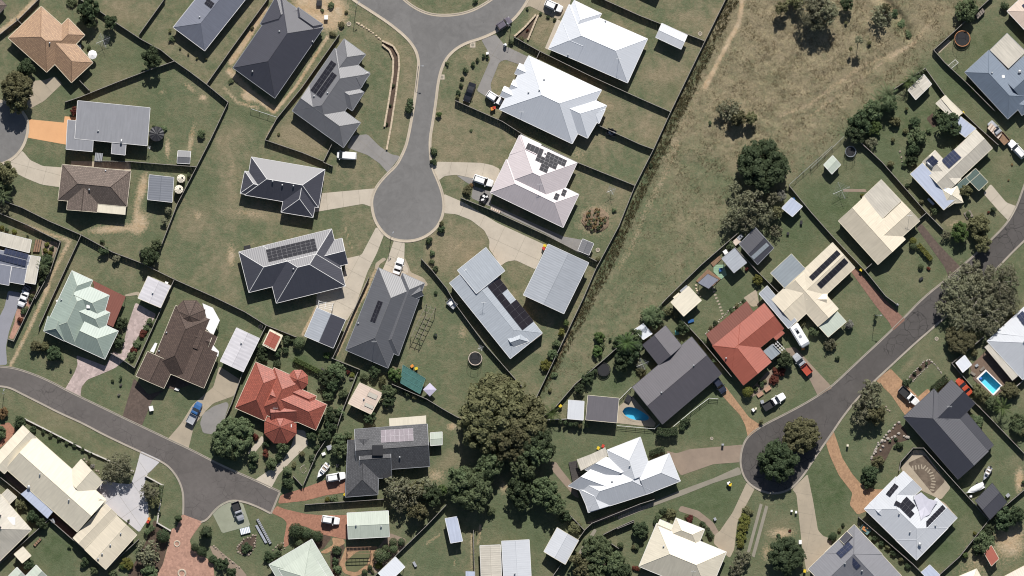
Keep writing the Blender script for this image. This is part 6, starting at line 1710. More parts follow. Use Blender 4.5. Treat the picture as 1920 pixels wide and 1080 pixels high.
# clipped hedges: leaf covered blocks
def hedge(t, flat, w, h, sp, label):
    pts = PL(t, flat)
    r = np.random.default_rng(int(flat[0]))
    P_, N_ = [], []
    for a, b in zip(pts, pts[1:]):
        d = (b - a); L_ = d.length; d = d.normalized(); nn = Vector((-d.y, d.x))
        n = int(L_ * (w + 2 * h) * 95)
        s = r.uniform(-.1, L_ + .1, n); k = r.uniform(-(w / 2 + h), w / 2 + h, n)
        off = np.clip(k, -w / 2, w / 2); z = h - np.clip(np.abs(k) - w / 2, 0, None)
        z = z + r.normal(0, .05, n) + .07 * np.sin(s * 3.1)
        x = a.x + d.x * s + nn.x * off * (1 + .08 * np.sin(s * 5)); y = a.y + d.y * s + nn.y * off * (1 + .08 * np.sin(s * 4.2))
        P_.append(np.stack([x, y, z], 1))
        side = (np.abs(k) > w / 2)[:, None]
        N_.append(np.where(side, np.stack([nn.x * np.sign(k), nn.y * np.sign(k), 0 * k + .3], 1), np.array([0, 0, 1.0])))
    P_, N_ = np.concatenate(P_), np.concatenate(N_)
    N_ = N_ + r.normal(size=N_.shape) * .5; N_ /= np.linalg.norm(N_, axis=1)[:, None]
    t1 = np.cross(N_, r.normal(size=N_.shape)); t1 /= np.linalg.norm(t1, axis=1)[:, None]; t2 = np.cross(N_, t1)
    s = r.uniform(.08, .17, (len(P_), 1))
    V = np.stack([P_ - t1 * s, P_ - t2 * s * .7, P_ + t1 * s, P_ + t2 * s * .7], 1).reshape(-1, 3)
    c = sum(pts, Vector((0, 0))) / len(pts)
    root = empty("hedge", (c.x, c.y, 0))
    tag(root, label, "hedge")
    V -= np.array([c.x, c.y, 0])
    link("foliage", mesh("foliage", V.tolist(), [(4 * i, 4 * i + 1, 4 * i + 2, 4 * i + 3) for i in range(len(P_))], FOL[sp]), root)
    b = MB()
    for a, q in zip(pts, pts[1:]):
        b.bar(v3(a - c, -.1), v3(q - c, -.1), w * .3, h * .5)
    b.build("stems", BARK, root)
hedge('12', [545, 552, 640, 600, 745, 652], 1.0, 1.2, 'b', "long clipped lime hedge above the red tiled house")
hedge('41', [725, 715, 770, 765, 812, 815], 1.0, 1.1, 'y', "clipped yellow green hedge beside the brown driveway")
hedge('33', [260, 100, 320, 112, 395, 98], 1.7, 2.2, 'd', "thick dark clipped hedge below the dark gabled house")
hedge('42', [825, 755, 870, 715, 920, 675], 1.5, 1.4, 'd', "dark rounded hedge left of the black roofed house")
hedge('33', [215, 250, 260, 235, 305, 222], 1.2, 1.4, 'd', "short dark hedge above the white skillion house")
hedge('03', [985, 790, 1040, 745], 1.0, 1.3, 'm', "short green hedge beside the orange bin at lower left")
hedge('03', [1090, 470, 1080, 560], .8, 1.0, 'm', "hedge inside the low wall by the white driveway")

# tall dry grass in the paddock: nobody could count it
def tufts(name, label, poly, n, colset, hmin, hmax, w, seed, blades=5, keep=None):
    r = np.random.default_rng(seed)
    pts = [W_ for W_ in poly]
    xs = np.array([p[0] for p in pts]); ys = np.array([p[1] for p in pts])
    X = r.uniform(xs.min(), xs.max(), n * 4); Y = r.uniform(ys.min(), ys.max(), n * 4)
    m = inpoly(pts, X, Y)
    if keep is not None:
        m &= keep(X, Y, r)
    X, Y = X[m][:n], Y[m][:n]
    wx, wy = (X - 960) / 8, (540 - Y) / 8
    ix = np.clip(np.searchsorted(XS, wx) - 1, 0, len(XS) - 1); iy = np.clip(np.searchsorted(YS, wy) - 1, 0, len(YS) - 1)
    Z = GZ[iy, ix]
    V, F = [], []
    k = len(X)
    base = np.stack([wx, wy, Z - .03], 1)
    for j in range(blades):
        a = r.uniform(0, 6.283, k); ln = r.uniform(hmin, hmax, k); lean = r.uniform(.3, 1.1, k)
        d = np.stack([np.cos(a), np.sin(a), 0 * a], 1); s = np.stack([-np.sin(a), np.cos(a), 0 * a], 1)
        b0 = base + r.normal(0, .12, (k, 3)) * np.array([1, 1, 0])
        tip = b0 + d * (ln * lean)[:, None] + np.array([0, 0, 1]) * (ln * .8)[:, None]
        V.append(np.stack([b0 - s * w, b0 + s * w, tip], 1).reshape(-1, 3))
    V = np.concatenate(V).astype(np.float32)
    nt_ = len(V) // 3
    me = bpy.data.meshes.new(name)
    me.vertices.add(len(V)); me.vertices.foreach_set("co", V.ravel())
    me.loops.add(len(V)); me.polygons.add(nt_)
    me.polygons.foreach_set("loop_start", np.arange(0, len(V), 3, dtype=np.int32))
    me.loops.foreach_set("vertex_index", np.arange(len(V), dtype=np.int32))
    me.update(calc_edges=True)
    me.materials.append(foliage(name + "_blades", *colset))
    o = link(name, me)
    tag(o, label, "grass", None, "stuff", (float(np.mean(wx)), float(np.mean(wy))))
    return o
padpoly = UL('F', PADDOCK)
upper = np.array([1480, 120])
def clumpy(X, Y, r):
    d = np.sin(X * .09 + np.sin(Y * .05) * 2) + np.sin(Y * .11 + np.sin(X * .06) * 2) + r.normal(0, .7, X.shape)
    trail = seg_dist(UL('30', [840, -40, 815, 150, 740, 285, 650, 460, 585, 590]), X, Y) > 9
    return (d > .1) & trail & (r.random(X.shape) < np.clip(1.25 - Y / 420, .12, 1))
tufts("dry_grass", "straw coloured tussock grass covering the rough paddock", padpoly, 20000, ((.24, .195, .115), (.32, .26, .155), (.17, .15, .085)), .15, .36, .05, 3, 5, clumpy)
strip_poly = UL('F', [1362, 0, 1385, 0, 1345, 80, 1285, 210, 1215, 350, 1150, 500, 1085, 620, 1040, 700, 1010, 752, 1005, 750, 1095, 566, 1165, 425, 1260, 212, 1325, 80])
tufts("weed_strip", "dense weedy grass strip along the long boundary fence", strip_poly, 7000, ((.12, .105, .05), (.17, .14, .07), (.075, .075, .032)), .25, .65, .07, 5, 6)
tufts("green_grass_tufts", "green grass tufts through the lower paddock", UL('F', [1160, 430, 1225, 280, 1300, 260, 1400, 290, 1380, 440, 1250, 560, 1130, 675, 1010, 785, 1003, 752, 1095, 575]), 7000, ((.105, .12, .06), (.16, .16, .085), (.085, .10, .045)), .12, .28, .05, 9, 4, clumpy)
# ------------------------------------------------------------------ vehicles
TYRE = plain("tyre_rubber", (.02, .02, .021), .85, .1)
RIM = gloss("alloy_rim", (.45, .45, .46), .3, .2, .6)
LAMP = gloss("headlight_glass", (.7, .72, .75), .1, .8)
TAILM = gloss("tail_light_glass", (.35, .02, .02), .2, .6)
AUTOGLASS = gloss("car_glass", (.012, .014, .017), .06, .4)
BLACKP = plain("black_plastic", (.022, .022, .024), .6, .1)
P_WHITE = gloss("paint_white", (.78, .78, .77)); P_SILVER = gloss("paint_silver", (.45, .46, .48), .3, .6, .3)
P_BLACK = gloss("paint_black", (.02, .021, .026)); P_NAVY = gloss("paint_navy", (.03, .035, .055)); P_RED = gloss("paint_red", (.42, .07, .03))
P_BLUE = gloss("paint_blue", (.035, .11, .27)); P_DUSK = gloss("paint_dusk", (.13, .115, .14)); P_BRICK = gloss("paint_brick", (.36, .07, .04))
WHEEL = {}
def wheel(root, x, y, r=.33):
    if r not in WHEEL:
        b = MB(); b.tube((0, -.11, 0), (0, .11, 0), r, r, 18); t_ = b.data("tyre", TYRE, True)
        b = MB(); b.tube((0, -.118, 0), (0, .118, 0), r * .62, r * .62, 12); WHEEL[r] = (t_, b.data("rim", RIM))
    w = link("wheel", WHEEL[r][0], root, (x, y, r))
    link("rim", WHEEL[r][1], w)

def vehicle(t, xr, yr, xf, yf, kind, paint, label, tray=None, name=None):
    a, f = P(t, xr, yr), P(t, xf, yf)
    d = f - a
    L_ = d.length
    c = (a + f) / 2
    name = name or {'suv': "wagon", 'van': "van", 'car': "car", 'ute': "ute"}[kind]
    root = empty(name, (c.x, c.y, .03), math.atan2(d.y, d.x))
    tag(root, label, {'suv': "car", 'van': "van", 'car': "car", 'ute': "pickup"}[kind], "parked vehicles")
    h = L_ / 2
    hw = .93
    b = MB()
    zb = .32
    if kind == 'car':
        top, hood, boot, c0, c1, rf0, rf1 = 1.42, .92, 1.0, -.62 * h, .36 * h, -.34 * h, .02 * h
    elif kind == 'suv':
        top, hood, boot, c0, c1, rf0, rf1 = 1.75, 1.05, 1.1, -.94 * h, .38 * h, -.82 * h, .10 * h
    elif kind == 'van':
        top, hood, boot, c0, c1, rf0, rf1 = 1.95, 1.15, 1.25, -.97 * h, .78 * h, -.90 * h, .42 * h
    else:
        top, hood, boot, c0, c1, rf0, rf1 = 1.72, 1.08, .74, -.12 * h, .42 * h, -.04 * h, .14 * h
    b.loft([(-h, hw * .86, zb + .12, boot - .12, .12), (-h + .12, hw * .95, zb, boot, .14), (-h * .5, hw, zb - .04, boot, .12)] + ([(-.16 * h, hw, zb - .04, boot, .12), (-.12 * h, hw, zb - .04, hood, .12)] if kind == 'ute' else []) + [(h * .35, hw, zb - .04, hood, .14), (h * .72, hw * .96, zb - .02, hood - .06, .18), (h - .14, hw * .86, zb, hood - .22, .18), (h, hw * .68, zb + .12, hood - .34, .1)])
    b.build("body", paint, root, smooth=False)
    g = MB()
    zg = hood if kind == 'ute' else boot
    g.loft([(c0, hw * .80, zg - .06, zg + .02, .03), (rf0, hw * .80, zg - .06, top - .05, .12), (rf1, hw * .80, zg - .06, top - .05, .12), (c1, hw * .84, zg - .06, hood + .02, .03)])
    g.build("window_glass", AUTOGLASS, root)
    g = MB()
    g.loft([(rf0 - .04, hw * .74, top - .085, top - .04, .04), (rf0 + .2, hw * .77, top - .085, top, .05), (rf1 - .15, hw * .77, top - .085, top, .05), (rf1 + .04, hw * .74, top - .085, top - .045, .04)])
    g.build("roof", paint, root)
    for sy in (-1, 1):
        q = MB(); q.dome((h * .90, sy * hw * .66, hood - .36), .14, .18, .13, 8, 3, full=True); q.build("headlight", LAMP, root)
        q = MB(); q.box(-h - .012, sy * hw * .72 - .12, boot - .34, -h + .14, sy * hw * .72 + .12, boot - .14); q.build("tail_light", TAILM, root)
        q = MB(); q.box(c1 - .25, sy * (hw + .10) - .10, hood - .02, c1 - .08, sy * (hw + .10) + .10, hood + .16); q.build("wing_mirror", paint, root)
        wheel(root, h * .62, sy * (hw - .12)); wheel(root, -h * .62, sy * (hw - .12))
        if kind == 'suv':
            q = MB(); q.bar((rf0, sy * hw * .66, top), (rf1, sy * hw * .66, top), .05, .07); q.build("roof_rail", BLACKP, root)
    if kind == 'ute':
        q = MB()
        x0, x1, y1, z0, z1 = -h + .02, -.14 * h, hw + .02, .75, 1.2
        q.box(x0, -y1, z0, x1, y1, z0 + .08)
        for yy in (-y1, y1 - .07):
            q.box(x0, yy, z0 + .082, x1, yy + .07, z1)
        q.box(x0, -y1 + .071, z0 + .082, x0 + .07, y1 - .071, z1); q.box(x1 - .07, -y1 + .071, z0 + .082, x1, y1 - .071, z1 + .25)
        q.build("tray", tray or BLACKP, root)
    return root

vehicle('20', 800, 15, 915, 68, 'suv', P_WHITE, "white wagon on the tan driveway at the top edge")
vehicle('20', 478, 190, 568, 130, 'suv', P_DUSK, "dusky purple grey wagon parked on the top road")
vehicle('20', 312, 560, 266, 690, 'car', P_BLACK, "black sedan parked on grass beside the grey forked driveway")
vehicle('20', 408, 630, 508, 695, 'suv', P_WHITE, "white wagon in front of the white gabled house")
vehicle('10', 968, 1056, 835, 1046, 'van', P_WHITE, "white van parked on grass below the gabled grey house")
vehicle('21', 316, 262, 448, 308, 'suv', P_WHITE, "white wagon parked left of the pink roofed house")
vehicle('11', 1232, 915, 1268, 808, 'car', P_WHITE, "white sedan on the tiled cream driveway")
vehicle('02', 1278, 985, 1350, 845, 'ute', P_BLUE, "blue ute with a pale tray on the tan driveway", P_SILVER)
vehicle('02', 178, 95, 138, 198, 'car', P_WHITE, "white hatchback on the blue grey driveway at left")
vehicle('13', 145, 580, 190, 705, 'ute', P_SILVER, "silver ute with a black slatted tray on the worn pad")
vehicle('13', 765, 422, 893, 400, 'suv', P_WHITE, "white wagon on red bricks beside the slate tiled house")
vehicle('13', 733, 692, 853, 712, 'suv', P_WHITE, "white wagon on the red driveway by the green roofed garage")
vehicle('32', 1290, 650, 1185, 520, 'ute', P_SILVER, "silver ute with a red tray beside the red gabled house", P_BRICK)
vehicle('32', 978, 882, 1120, 795, 'ute', P_WHITE, "white ute with a black tray parked on the kerbside lawn")
vehicle('32', 640, 672, 712, 778, 'suv', P_NAVY, "dark navy wagon under the eave of the dark gabled house")
vehicle('42', 603, 748, 722, 855, 'ute', P_WHITE, "white ute with a dark tray on the ochre driveway")
vehicle('42', 1078, 790, 990, 685, 'car', P_RED, "red car beside the black roofed house")
vehicle('40', 1440, 1060, 1340, 955, 'suv', P_WHITE, "white wagon at the right edge behind the flatbed")
vehicle('40', 1325, 965, 1205, 825, 'ute', P_SILVER, "long flatbed ute with a loaded tan tray at right", TIMBER)
vehicle('02', 195, 55, 165, 100, 'car', P_DUSK, "small dark car nose to tail with the white hatchback", name="car")

# caravan
p = P('32', 1220, 392); d = P('32', 1262, 460) - P('32', 1180, 325)
root = empty("caravan", (p.x, p.y, .03), math.atan2(d.y, d.x)); tag(root, "white caravan parked at the end of the long blue carport", "caravan")
b = MB(); b.loft([(-2.9, 1.05, .5, 2.3, .2), (-2.7, 1.18, .45, 2.6, .2), (2.2, 1.18, .45, 2.6, .2), (2.75, 1.1, .5, 2.2, .25), (2.95, .95, .7, 1.6, .2)]); b.build("body", P_WHITE, root)
for x, w in ((-1.7, .3), (-1.0, .38), (.2, .3)):
    b = MB(); b.box(x - w, -.3, 2.58, x + w, .3, 2.72); b.build("roof_hatch", AUTOGLASS if w > .3 else GREYT, root)
b = MB(); b.tube((-2.6, -1.22, 2.42), (2.1, -1.22, 2.42), .08, .08, 8); b.build("awning", GREYT, root)
b = MB(); b.bar((2.7, -.5, .45), (3.9, 0, .45), .1, .1); b.bar((2.7, .5, .45), (3.9, 0, .45), .1, .1); b.build("drawbar", BLACKST, root)
for sy in (-1, 1):
    wheel(root, -.2, sy * 1.0); b = MB(); b.box(-1.2, sy * 1.185 - .01, 1.3, .4, sy * 1.185 + .01, 2.0); b.build("window", AUTOGLASS, root)

def boat(t, xs, ys, xb, yb, label, hull, covered=False):
    a, f = P(t, xs, ys), P(t, xb, yb); d = f - a; c = (a + f) / 2; h = d.length / 2
    root = empty("boat", (c.x, c.y, .03), math.atan2(d.y, d.x)); tag(root, label, "boat", "boats stored on land")
    b = MB(); w = h * .38
    b.loft([(-h, w * .9, .55, 1.15, .05), (-h * .3, w, .5, 1.15, .05), (h * .35, w * .85, .5, 1.22, .05), (h * .75, w * .45, .65, 1.3, .05), (h, .05, .95, 1.35, .02)]); b.build("hull", hull, root)
    b = MB()
    if covered:
        b.dome((-.1 * h, 0, 1.17), h * .85, w * .85, .35, 14, 4); b.build("cover", P_WHITE, root)
    else:
        b.box(-h * .8, -w * .75, 1.152, h * .3, w * .75, 1.17); b.build("deck", plain("boat_carpet", (.30, .24, .19), .9, .2), root)
        for x in (-h * .55, -.05 * h):
            b = MB(); b.box(x - .18, -w * .65, 1.172, x + .18, w * .65, 1.42); b.build("seat", WHITE, root)
        b = MB(); b.box(h * .22, -w * .6, 1.172, h * .3, w * .6, 1.62); b.build("windscreen", AUTOGLASS, root)
    b = MB(); b.box(-h - .35, -.16, .55, -h - .002, .16, 1.5); b.build("outboard_motor", BLACKP, root)
    b = MB(); b.bar((-h * .9, -.5, .42), (h * 1.25, 0, .42), .08, .1); b.bar((-h * .9, .5, .42), (h * 1.25, 0, .42), .08, .1); b.bar((-h * .4, -w - .15, .3), (-h * .4, w + .15, .3), .1, .08); b.build("trailer_frame", STEEL, root)
    for sy in (-1, 1):
        wheel(root, -h * .4, sy * (w + .18), .27)
boat('13', 775, 322, 705, 412, "open white boat on a trailer beside the white wagon", P_WHITE)
boat('43', 1168, 462, 1055, 515, "white covered boat beside the black shed", P_WHITE, True)
boat('43', 1212, 345, 1165, 430, "cluttered silver dinghy above the black shed", P_SILVER)

def trailer(t, xr, yr, xf, yf, label, mat, load=None):
    a, f = P(t, xr, yr), P(t, xf, yf); d = f - a; c = (a + f) / 2; h = d.length / 2; w = h * .62
    root = empty("trailer", (c.x, c.y, .03), math.atan2(d.y, d.x)); tag(root, label, "trailer", "small trailers in the yards")
    b = MB(); b.box(-h, -w, .45, h * .75, w, .5)
    for yy in (-w, w - .05):
        b.box(-h, yy, .502, h * .75, yy + .05, .9)
    b.box(-h, -w + .052, .502, -h + .05, w - .052, .9); b.box(h * .7, -w + .052, .502, h * .75, w - .052, .9); b.build("tub", mat, root)
    b = MB(); b.bar((h * .6, -w * .6, .42), (h * 1.5, 0, .42), .07, .07); b.bar((h * .6, w * .6, .42), (h * 1.5, 0, .42), .07, .07); b.build("drawbar", BLACKST, root)
    for sy in (-1, 1):
        wheel(root, -.1 * h, sy * (w + .12), .27)
    if load:
        b = MB(); r = random.Random(int(xr))
        for k in range(7):
            x, y = r.uniform(-h * .7, h * .45), r.uniform(-w * .6, w * .6); s = r.uniform(.12, .3)
            b.box(x - s, y - s * .7, .52 + k * .002, x + s, y + s * .7, .6 + r.uniform(.1, .4))
        b.build("load", load, root)
trailer('21', 405, 375, 365, 430, "black trailer with a pale load in the grey yard", BLACKST, WHITE)
trailer('22', 195, 200, 140, 150, "silver box trailer beside the long boundary fence left of the pale blue house", P_SILVER)
trailer('43', 395, 785, 335, 735, "green trailer with an orange load above the violet grey house", plain("trailer_green", (.12, .2, .19), .6), plain("orange_load", (.5, .22, .08), .8))
trailer('20', 1275, 905, 1210, 880, "dark trailer beside the fence right of the white gabled house", BLACKST, GREYT)

# ------------------------------------------------------------------ pools
def pool(poly, label, shell, cop, deck=None, deckmat=None, decklabel=None, deckz=.12):
    pts = [Vector(((x - 960) / 8, (540 - y) / 8)) for x, y in poly]
    pts = smooth_line(pts + [pts[0]], 2)[:-1] if len(poly) > 5 else pts
    c = sum(pts, Vector((0, 0))) / len(pts)
    root = empty("swimming_pool", (c.x, c.y, 0)); tag(root, label, "pool")
    off = (c.x, c.y, 0)
    n = len(pts)
    out = [c + (p - c) * (1 + .45 / max((p - c).length, .1)) for p in pts]
    b = MB()
    b.add([v3(p, -1.5) for p in pts] + [v3(p, deckz + .03) for p in pts], [tuple(range(n - 1, -1, -1))] + [(i, (i + 1) % n, n + (i + 1) % n, n + i) for i in range(n)])
    b.build("shell", shell, root, off)
    b = MB()
    out2 = [c + (p - c) * (1 + .62 / max((p - c).length, .1)) for p in pts]
    b.add([v3(p, deckz + .05) for p in pts] + [v3(p, deckz + .05) for p in out] + [v3(p, -.3) for p in out2] , [(i, (i + 1) % n, n + (i + 1) % n, n + i) for i in range(n)] + [(n + i, n + (i + 1) % n, 2 * n + (i + 1) % n, 2 * n + i) for i in range(n)])
    b.build("coping", cop, root, off)
    b = MB(); b.add([v3(p, deckz - .08) for p in pts], [tuple(range(n))]); b.build("water", WATER, root, off)
    if deck:
        dp = with_hole(deck, out)
        o = sheet("deck", dp, deckz, deckmat, decklabel)
    return root
m, nt, N, L, B = newmat("pool_water")
tr = N.new("ShaderNodeBsdfTransparent"); tr.inputs[0].default_value = (.72, .93, .97, 1)
gl = N.new("ShaderNodeBsdfGlossy"); gl.inputs["Roughness"].default_value = .08
fr = N.new("ShaderNodeFresnel"); fr.inputs[0].default_value = 1.33
bp = N.new("ShaderNodeBump"); bp.inputs["Strength"].default_value = .25; bp.inputs["Distance"].default_value = .05
L.new(noise(nt, N.new("ShaderNodeNewGeometry").outputs["Position"], 1.6, 3), bp.inputs["Height"]); L.new(bp.outputs[0], gl.inputs["Normal"]); L.new(bp.outputs[0], fr.inputs["Normal"])
mx = N.new("ShaderNodeMixShader"); L.new(fr.outputs[0], mx.inputs[0]); L.new(tr.outputs[0], mx.inputs[1]); L.new(gl.outputs[0], mx.inputs[2]); L.new(mx.outputs[0], N["Material Output"].inputs[0])
WATER = m
pool(POOLS[0], "kidney shaped blue pool beside the dark gabled house", plain("pool_blue", (.13, .44, .58), .5, .12, 1.0), M_CONCT,
     PL('32', [-12, 880, 90, 800, 250, 985, 240, 1012, 0, 985, -12, 985]), M_CONCT, "tan paving round the kidney shaped pool", .06)
pool(POOLS[1], "rectangular turquoise pool with white surround at right", plain("pool_turquoise", (.22, .62, .74), .5, .12, 2.5), WHITE,
     PL('42', [1075, 600, 1180, 500, 1200, 505, 1400, 690, 1300, 760, 1235, 815, 1100, 690]), R_WOOD, "brown timber deck round the rectangular pool", .12)
p = P('42', 1147, 685); b = MB(); b.dome((0, 0, 0), .42, .42, .25, 12, 3, full=True); o = b.build("pool_float", plain("float_blue", (.02, .12, .42), .4), None, smooth=True); o.location = (p.x, p.y, .08); tag(o, "round blue float in the rectangular pool", "float")

# ------------------------------------------------------------------ trampolines, tanks, umbrellas, clothes lines
MAT_BLACK = plain("trampoline_mat", (.018, .018, .020), .8, .1)
def trampoline(t, x, y, r, label, rimmat, net=True):
    p = P(t, x, y); R = r / 28.8
    root = empty("trampoline", (p.x, p.y, 0)); tag(root, label, "trampoline", "backyard trampolines")
    b = MB(); b.cyl(0, 0, .83, .85, R * .84, R * .84, 28); b.build("jumping_mat", MAT_BLACK, root)
    b = MB(); b.torus((0, 0, .87), R * .93, R * .06, 30, 6); o = b.build("pad", rimmat, root, smooth=True)
    for k in range(6):
        a = k * math.pi / 3; cx, cy = math.cos(a) * R, math.sin(a) * R
        b = MB(); b.tube((cx, cy, 0), (cx, cy, 2.5 if net else .85), .03, .03, 6); b.build("leg", STEEL, root)
    if net:
        b = MB(); b.torus((0, 0, 2.45), R, .02, 30, 5); b.build("net_hoop", BLACKP, root)
        m_, nt_, N_, L_, B_ = None, None, None, None, None
        b = MB()
        for k in range(40):
            a = k * 2 * math.pi / 40; a2 = a + .25
            b.tube((math.cos(a) * R, math.sin(a) * R, .9), (math.cos(a2) * R, math.sin(a2) * R, 2.45), .006, .006, 3)
        b.build("net", BLACKP, root)
RUST = plain("rust_pad", (.38, .17, .075), .8, .2); SAND = plain("sand_pad", (.55, .46, .38), .8, .15); TEALM = plain("grey_pad", (.24, .26, .29), .8, .25)
trampoline('40', 1022, 262, 56, "big trampoline with a rusty orange rim at upper right", RUST)
trampoline('41', 268, 88, 38, "trampoline with a grey patterned rim near the mint shed", TEALM)
trampoline('22', 328, 548, 48, "trampoline with a pale sandy rim below the pale blue house", SAND)
trampoline('22', 1195, 622, 47, "all black trampoline near the dark gabled house", MAT_BLACK, False)

def tank(t, x, y, r, h, mat, label, ribs=12, cone=.25):
    p = P(t, x, y); R = r / 28.8
    root = empty("water_tank", (p.x, p.y, 0)); tag(root, label, "tank")
    b = MB(); b.cyl(0, 0, 0, h, R, R, 28); b.build("body", mat, root)
    b = MB(); n = ribs * 2
    vs = [(math.cos(2 * math.pi * k / n) * R * 1.01, math.sin(2 * math.pi * k / n) * R * 1.01, h + .002 + (.12 if k % 2 else 0)) for k in range(n)] + [(0, 0, h + cone + .1)]
    b.add(vs, [(k, (k + 1) % n, n) for k in range(n)]); b.build("lid", mat, root)
    b = MB(); b.cyl(R * .3, R * .2, h + .1, h + cone + .12, .22, .22, 12); b.build("hatch", BLACKP, root)
tank('00', 1060, 905, 50, 2.1, BLACKST, "black ribbed round tank right of the long grey house")
CREAMP = plain("cream_poly", (.66, .60, .48), .6, .06)
tank('01', 1225, 270, 28, 2.0, CREAMP, "upper of two round cream tanks beside the blue ribbed shed")
tank('01', 1210, 343, 29, 2.0, CREAMP, "lower of two round cream tanks beside the blue ribbed shed")

def umbrella(t, x, y, r, h, mat, label, n=8):
    p = P(t, x, y); R = r / 28.8
    root = empty("umbrella", (p.x, p.y, 0)); tag(root, label, "umbrella")
    b = MB()
    vs = [(math.cos(2 * math.pi * k / n) * R, math.sin(2 * math.pi * k / n) * R, h - .35) for k in range(n)] + [(0, 0, h)]
    b.add(vs, [(k, (k + 1) % n, n) for k in range(n)]); b.build("canopy", mat, root)
    b = MB(); b.cyl(0, 0, 0, h + .1, .03, .03, 8); b.cyl(0, 0, 0, .12, .3, .3, 12); b.build("pole", STEEL, root)
umbrella('00', 628, 371, 32, 2.4, plain("canvas_white", (.72, .71, .69), .8, .05), "white round garden umbrella beside the orange tiled house")
umbrella('22', 22, 757, 46, 2.3, plain("canvas_lilac", (.45, .42, .52), .8, .06), "lilac square topped garden umbrella below the slate metal house", 4)

def clothesline(t, x, y, r, label):
    p = P(t, x, y); R = r / 28.8
    root = empty("clothes_line", (p.x, p.y, 0)); tag(root, label, "clothesline", "rotary clothes lines")
    b = MB(); b.cyl(0, 0, -.1, 2.0, .035, .035, 8); b.build("mast", STEEL, root)
    for k in range(4):
        a = .4 + k * math.pi / 2
        b = MB(); b.tube((0, 0, 1.9), (math.cos(a) * R, math.sin(a) * R, 2.1), .03, .025, 6); b.build("arm", STEEL, root)
    b = MB()
    for f in (.35, .55, .75, .97):
        for k in range(4):
            a0, a1 = .4 + k * math.pi / 2, .4 + (k + 1) * math.pi / 2
            b.tube((math.cos(a0) * R * f, math.sin(a0) * R * f, 1.9 + .2 * f), (math.cos(a1) * R * f, math.sin(a1) * R * f, 1.9 + .2 * f), .012, .012, 4)
    b.build("wires", STEEL, root)
clothesline('41', 205, 350, 62, "rotary clothes line left of the cream gabled house")
clothesline('00', 700, 275, 52, "rotary clothes line right of the orange tiled house")
clothesline('21', 1245, 350, 34, "bent clothes line near the brush mound")
clothesline('32', 160, 585, 44, "clothes line beside the dark gabled house")
clothesline('22', 365, 475, 22, "small airer beside the sandy rimmed trampoline")
clothesline('01', 1010, 60, 14, "tiny airer at the back of the long grey house")

# soccer goal, swing, pergola, netted cage
p = P('40', 970, 445); root = empty("goal", (p.x, p.y, 0), .7); tag(root, "white pipe goal on the lawn at upper right", "goal")
b = MB(); b.tube((-1.1, 0, 0), (-1.1, 0, 1.2), .04); b.tube((1.1, 0, 0), (1.1, 0, 1.2), .04); b.tube((-1.1, 0, 1.2), (1.1, 0, 1.2), .04); b.tube((-1.1, 1, 0), (1.1, 1, 0), .04); b.tube((-1.1, 1, 0), (-1.1, 0, 1.2), .04); b.tube((1.1, 1, 0), (1.1, 0, 1.2), .04); b.build("frame", WHITE, root)
b = MB()
for k in range(9):
    x = -1.0 + k * .25; b.tube((x, 0, 1.2), (x, 1, .02), .01, .01, 3)
b.build("net", WHITE, root)

def pergola(t, x0, y0, x1, y1, x2, y2, n, label, mat, h=2.4):
    a, b_, c = P(t, x0, y0), P(t, x1, y1), P(t, x2, y2); d = a + c - b_; ce = (a + c) / 2
    root = empty("pergola", (ce.x, ce.y, 0)); tag(root, label, "pergola"); off = (ce.x, ce.y, 0)
    for q in (a, b_, c, d):
        m_ = MB(); m_.box(q.x - .06, q.y - .06, -.05, q.x + .06, q.y + .06, h); m_.build("post", mat, root, off)
    for s0, s1 in ((a, b_), (d, c), ((a + d) / 2, (b_ + c) / 2)):
        m_ = MB(); m_.bar(v3(s0, h + .002), v3(s1, h + .002), .09, .14); m_.build("beam", mat, root, off)
    for i in range(n):
        f = (i + .5) / n; s0, s1 = a + (b_ - a) * f, d + (c - d) * f
        m_ = MB(); m_.bar(v3(s0, h + .145), v3(s1, h + .145), .07, .1); m_.build("rafter", mat, root, off)
pergola('12', 1440, 180, 1335, 400, 1395, 425, 7, "weathered slatted pergola right of the slate metal house", GREYTIM)
pergola('13', 905, 885, 1065, 880, 1066, 925, 6, "thin brown pergola frame at the head of the loop path", TIMBER)
pergola('32', 1040, 452, 1092, 507, 1118, 485, 4, "small white rafter frame beside the red gabled house", WHITE)
pergola('12', 715, 155, 705, 205, 800, 225, 4, "slim white swing frame above the two tone shed", WHITE, 2.0)
NET = plain("green_net", (.045, .125, .11), .8, .25, 1.5)
pts = PL('12', [1280, 590, 1432, 682, 1395, 786, 1265, 712]); ce = sum(pts, Vector((0, 0))) / 4; off = (ce.x, ce.y, 0)
root = empty("netted_cage", off); tag(root, "teal green netted garden cage below the slate metal house", "cage")
b = MB(); b.prism(pts, 1.75, 1.78); b.build("net_roof", NET, root, off)
for i in range(4):
    q = pts[i]; b = MB(); b.cyl(q.x, q.y, 0, 1.85, .05, .05, 8); b.build("post", STEEL, root, off)
    b = MB(); b.bar(v3(q, 1.8), v3(pts[(i + 1) % 4], 1.8), .06, .06); b.build("rail", plain("teal_rail", (.10, .26, .25), .6), root, off)
for f in (.33, .66):
    b = MB(); b.bar(v3(pts[0] + (pts[3] - pts[0]) * f, 1.79), v3(pts[1] + (pts[2] - pts[1]) * f, 1.79), .06, .05); b.build("rail", MATS["teal_rail"], root, off)

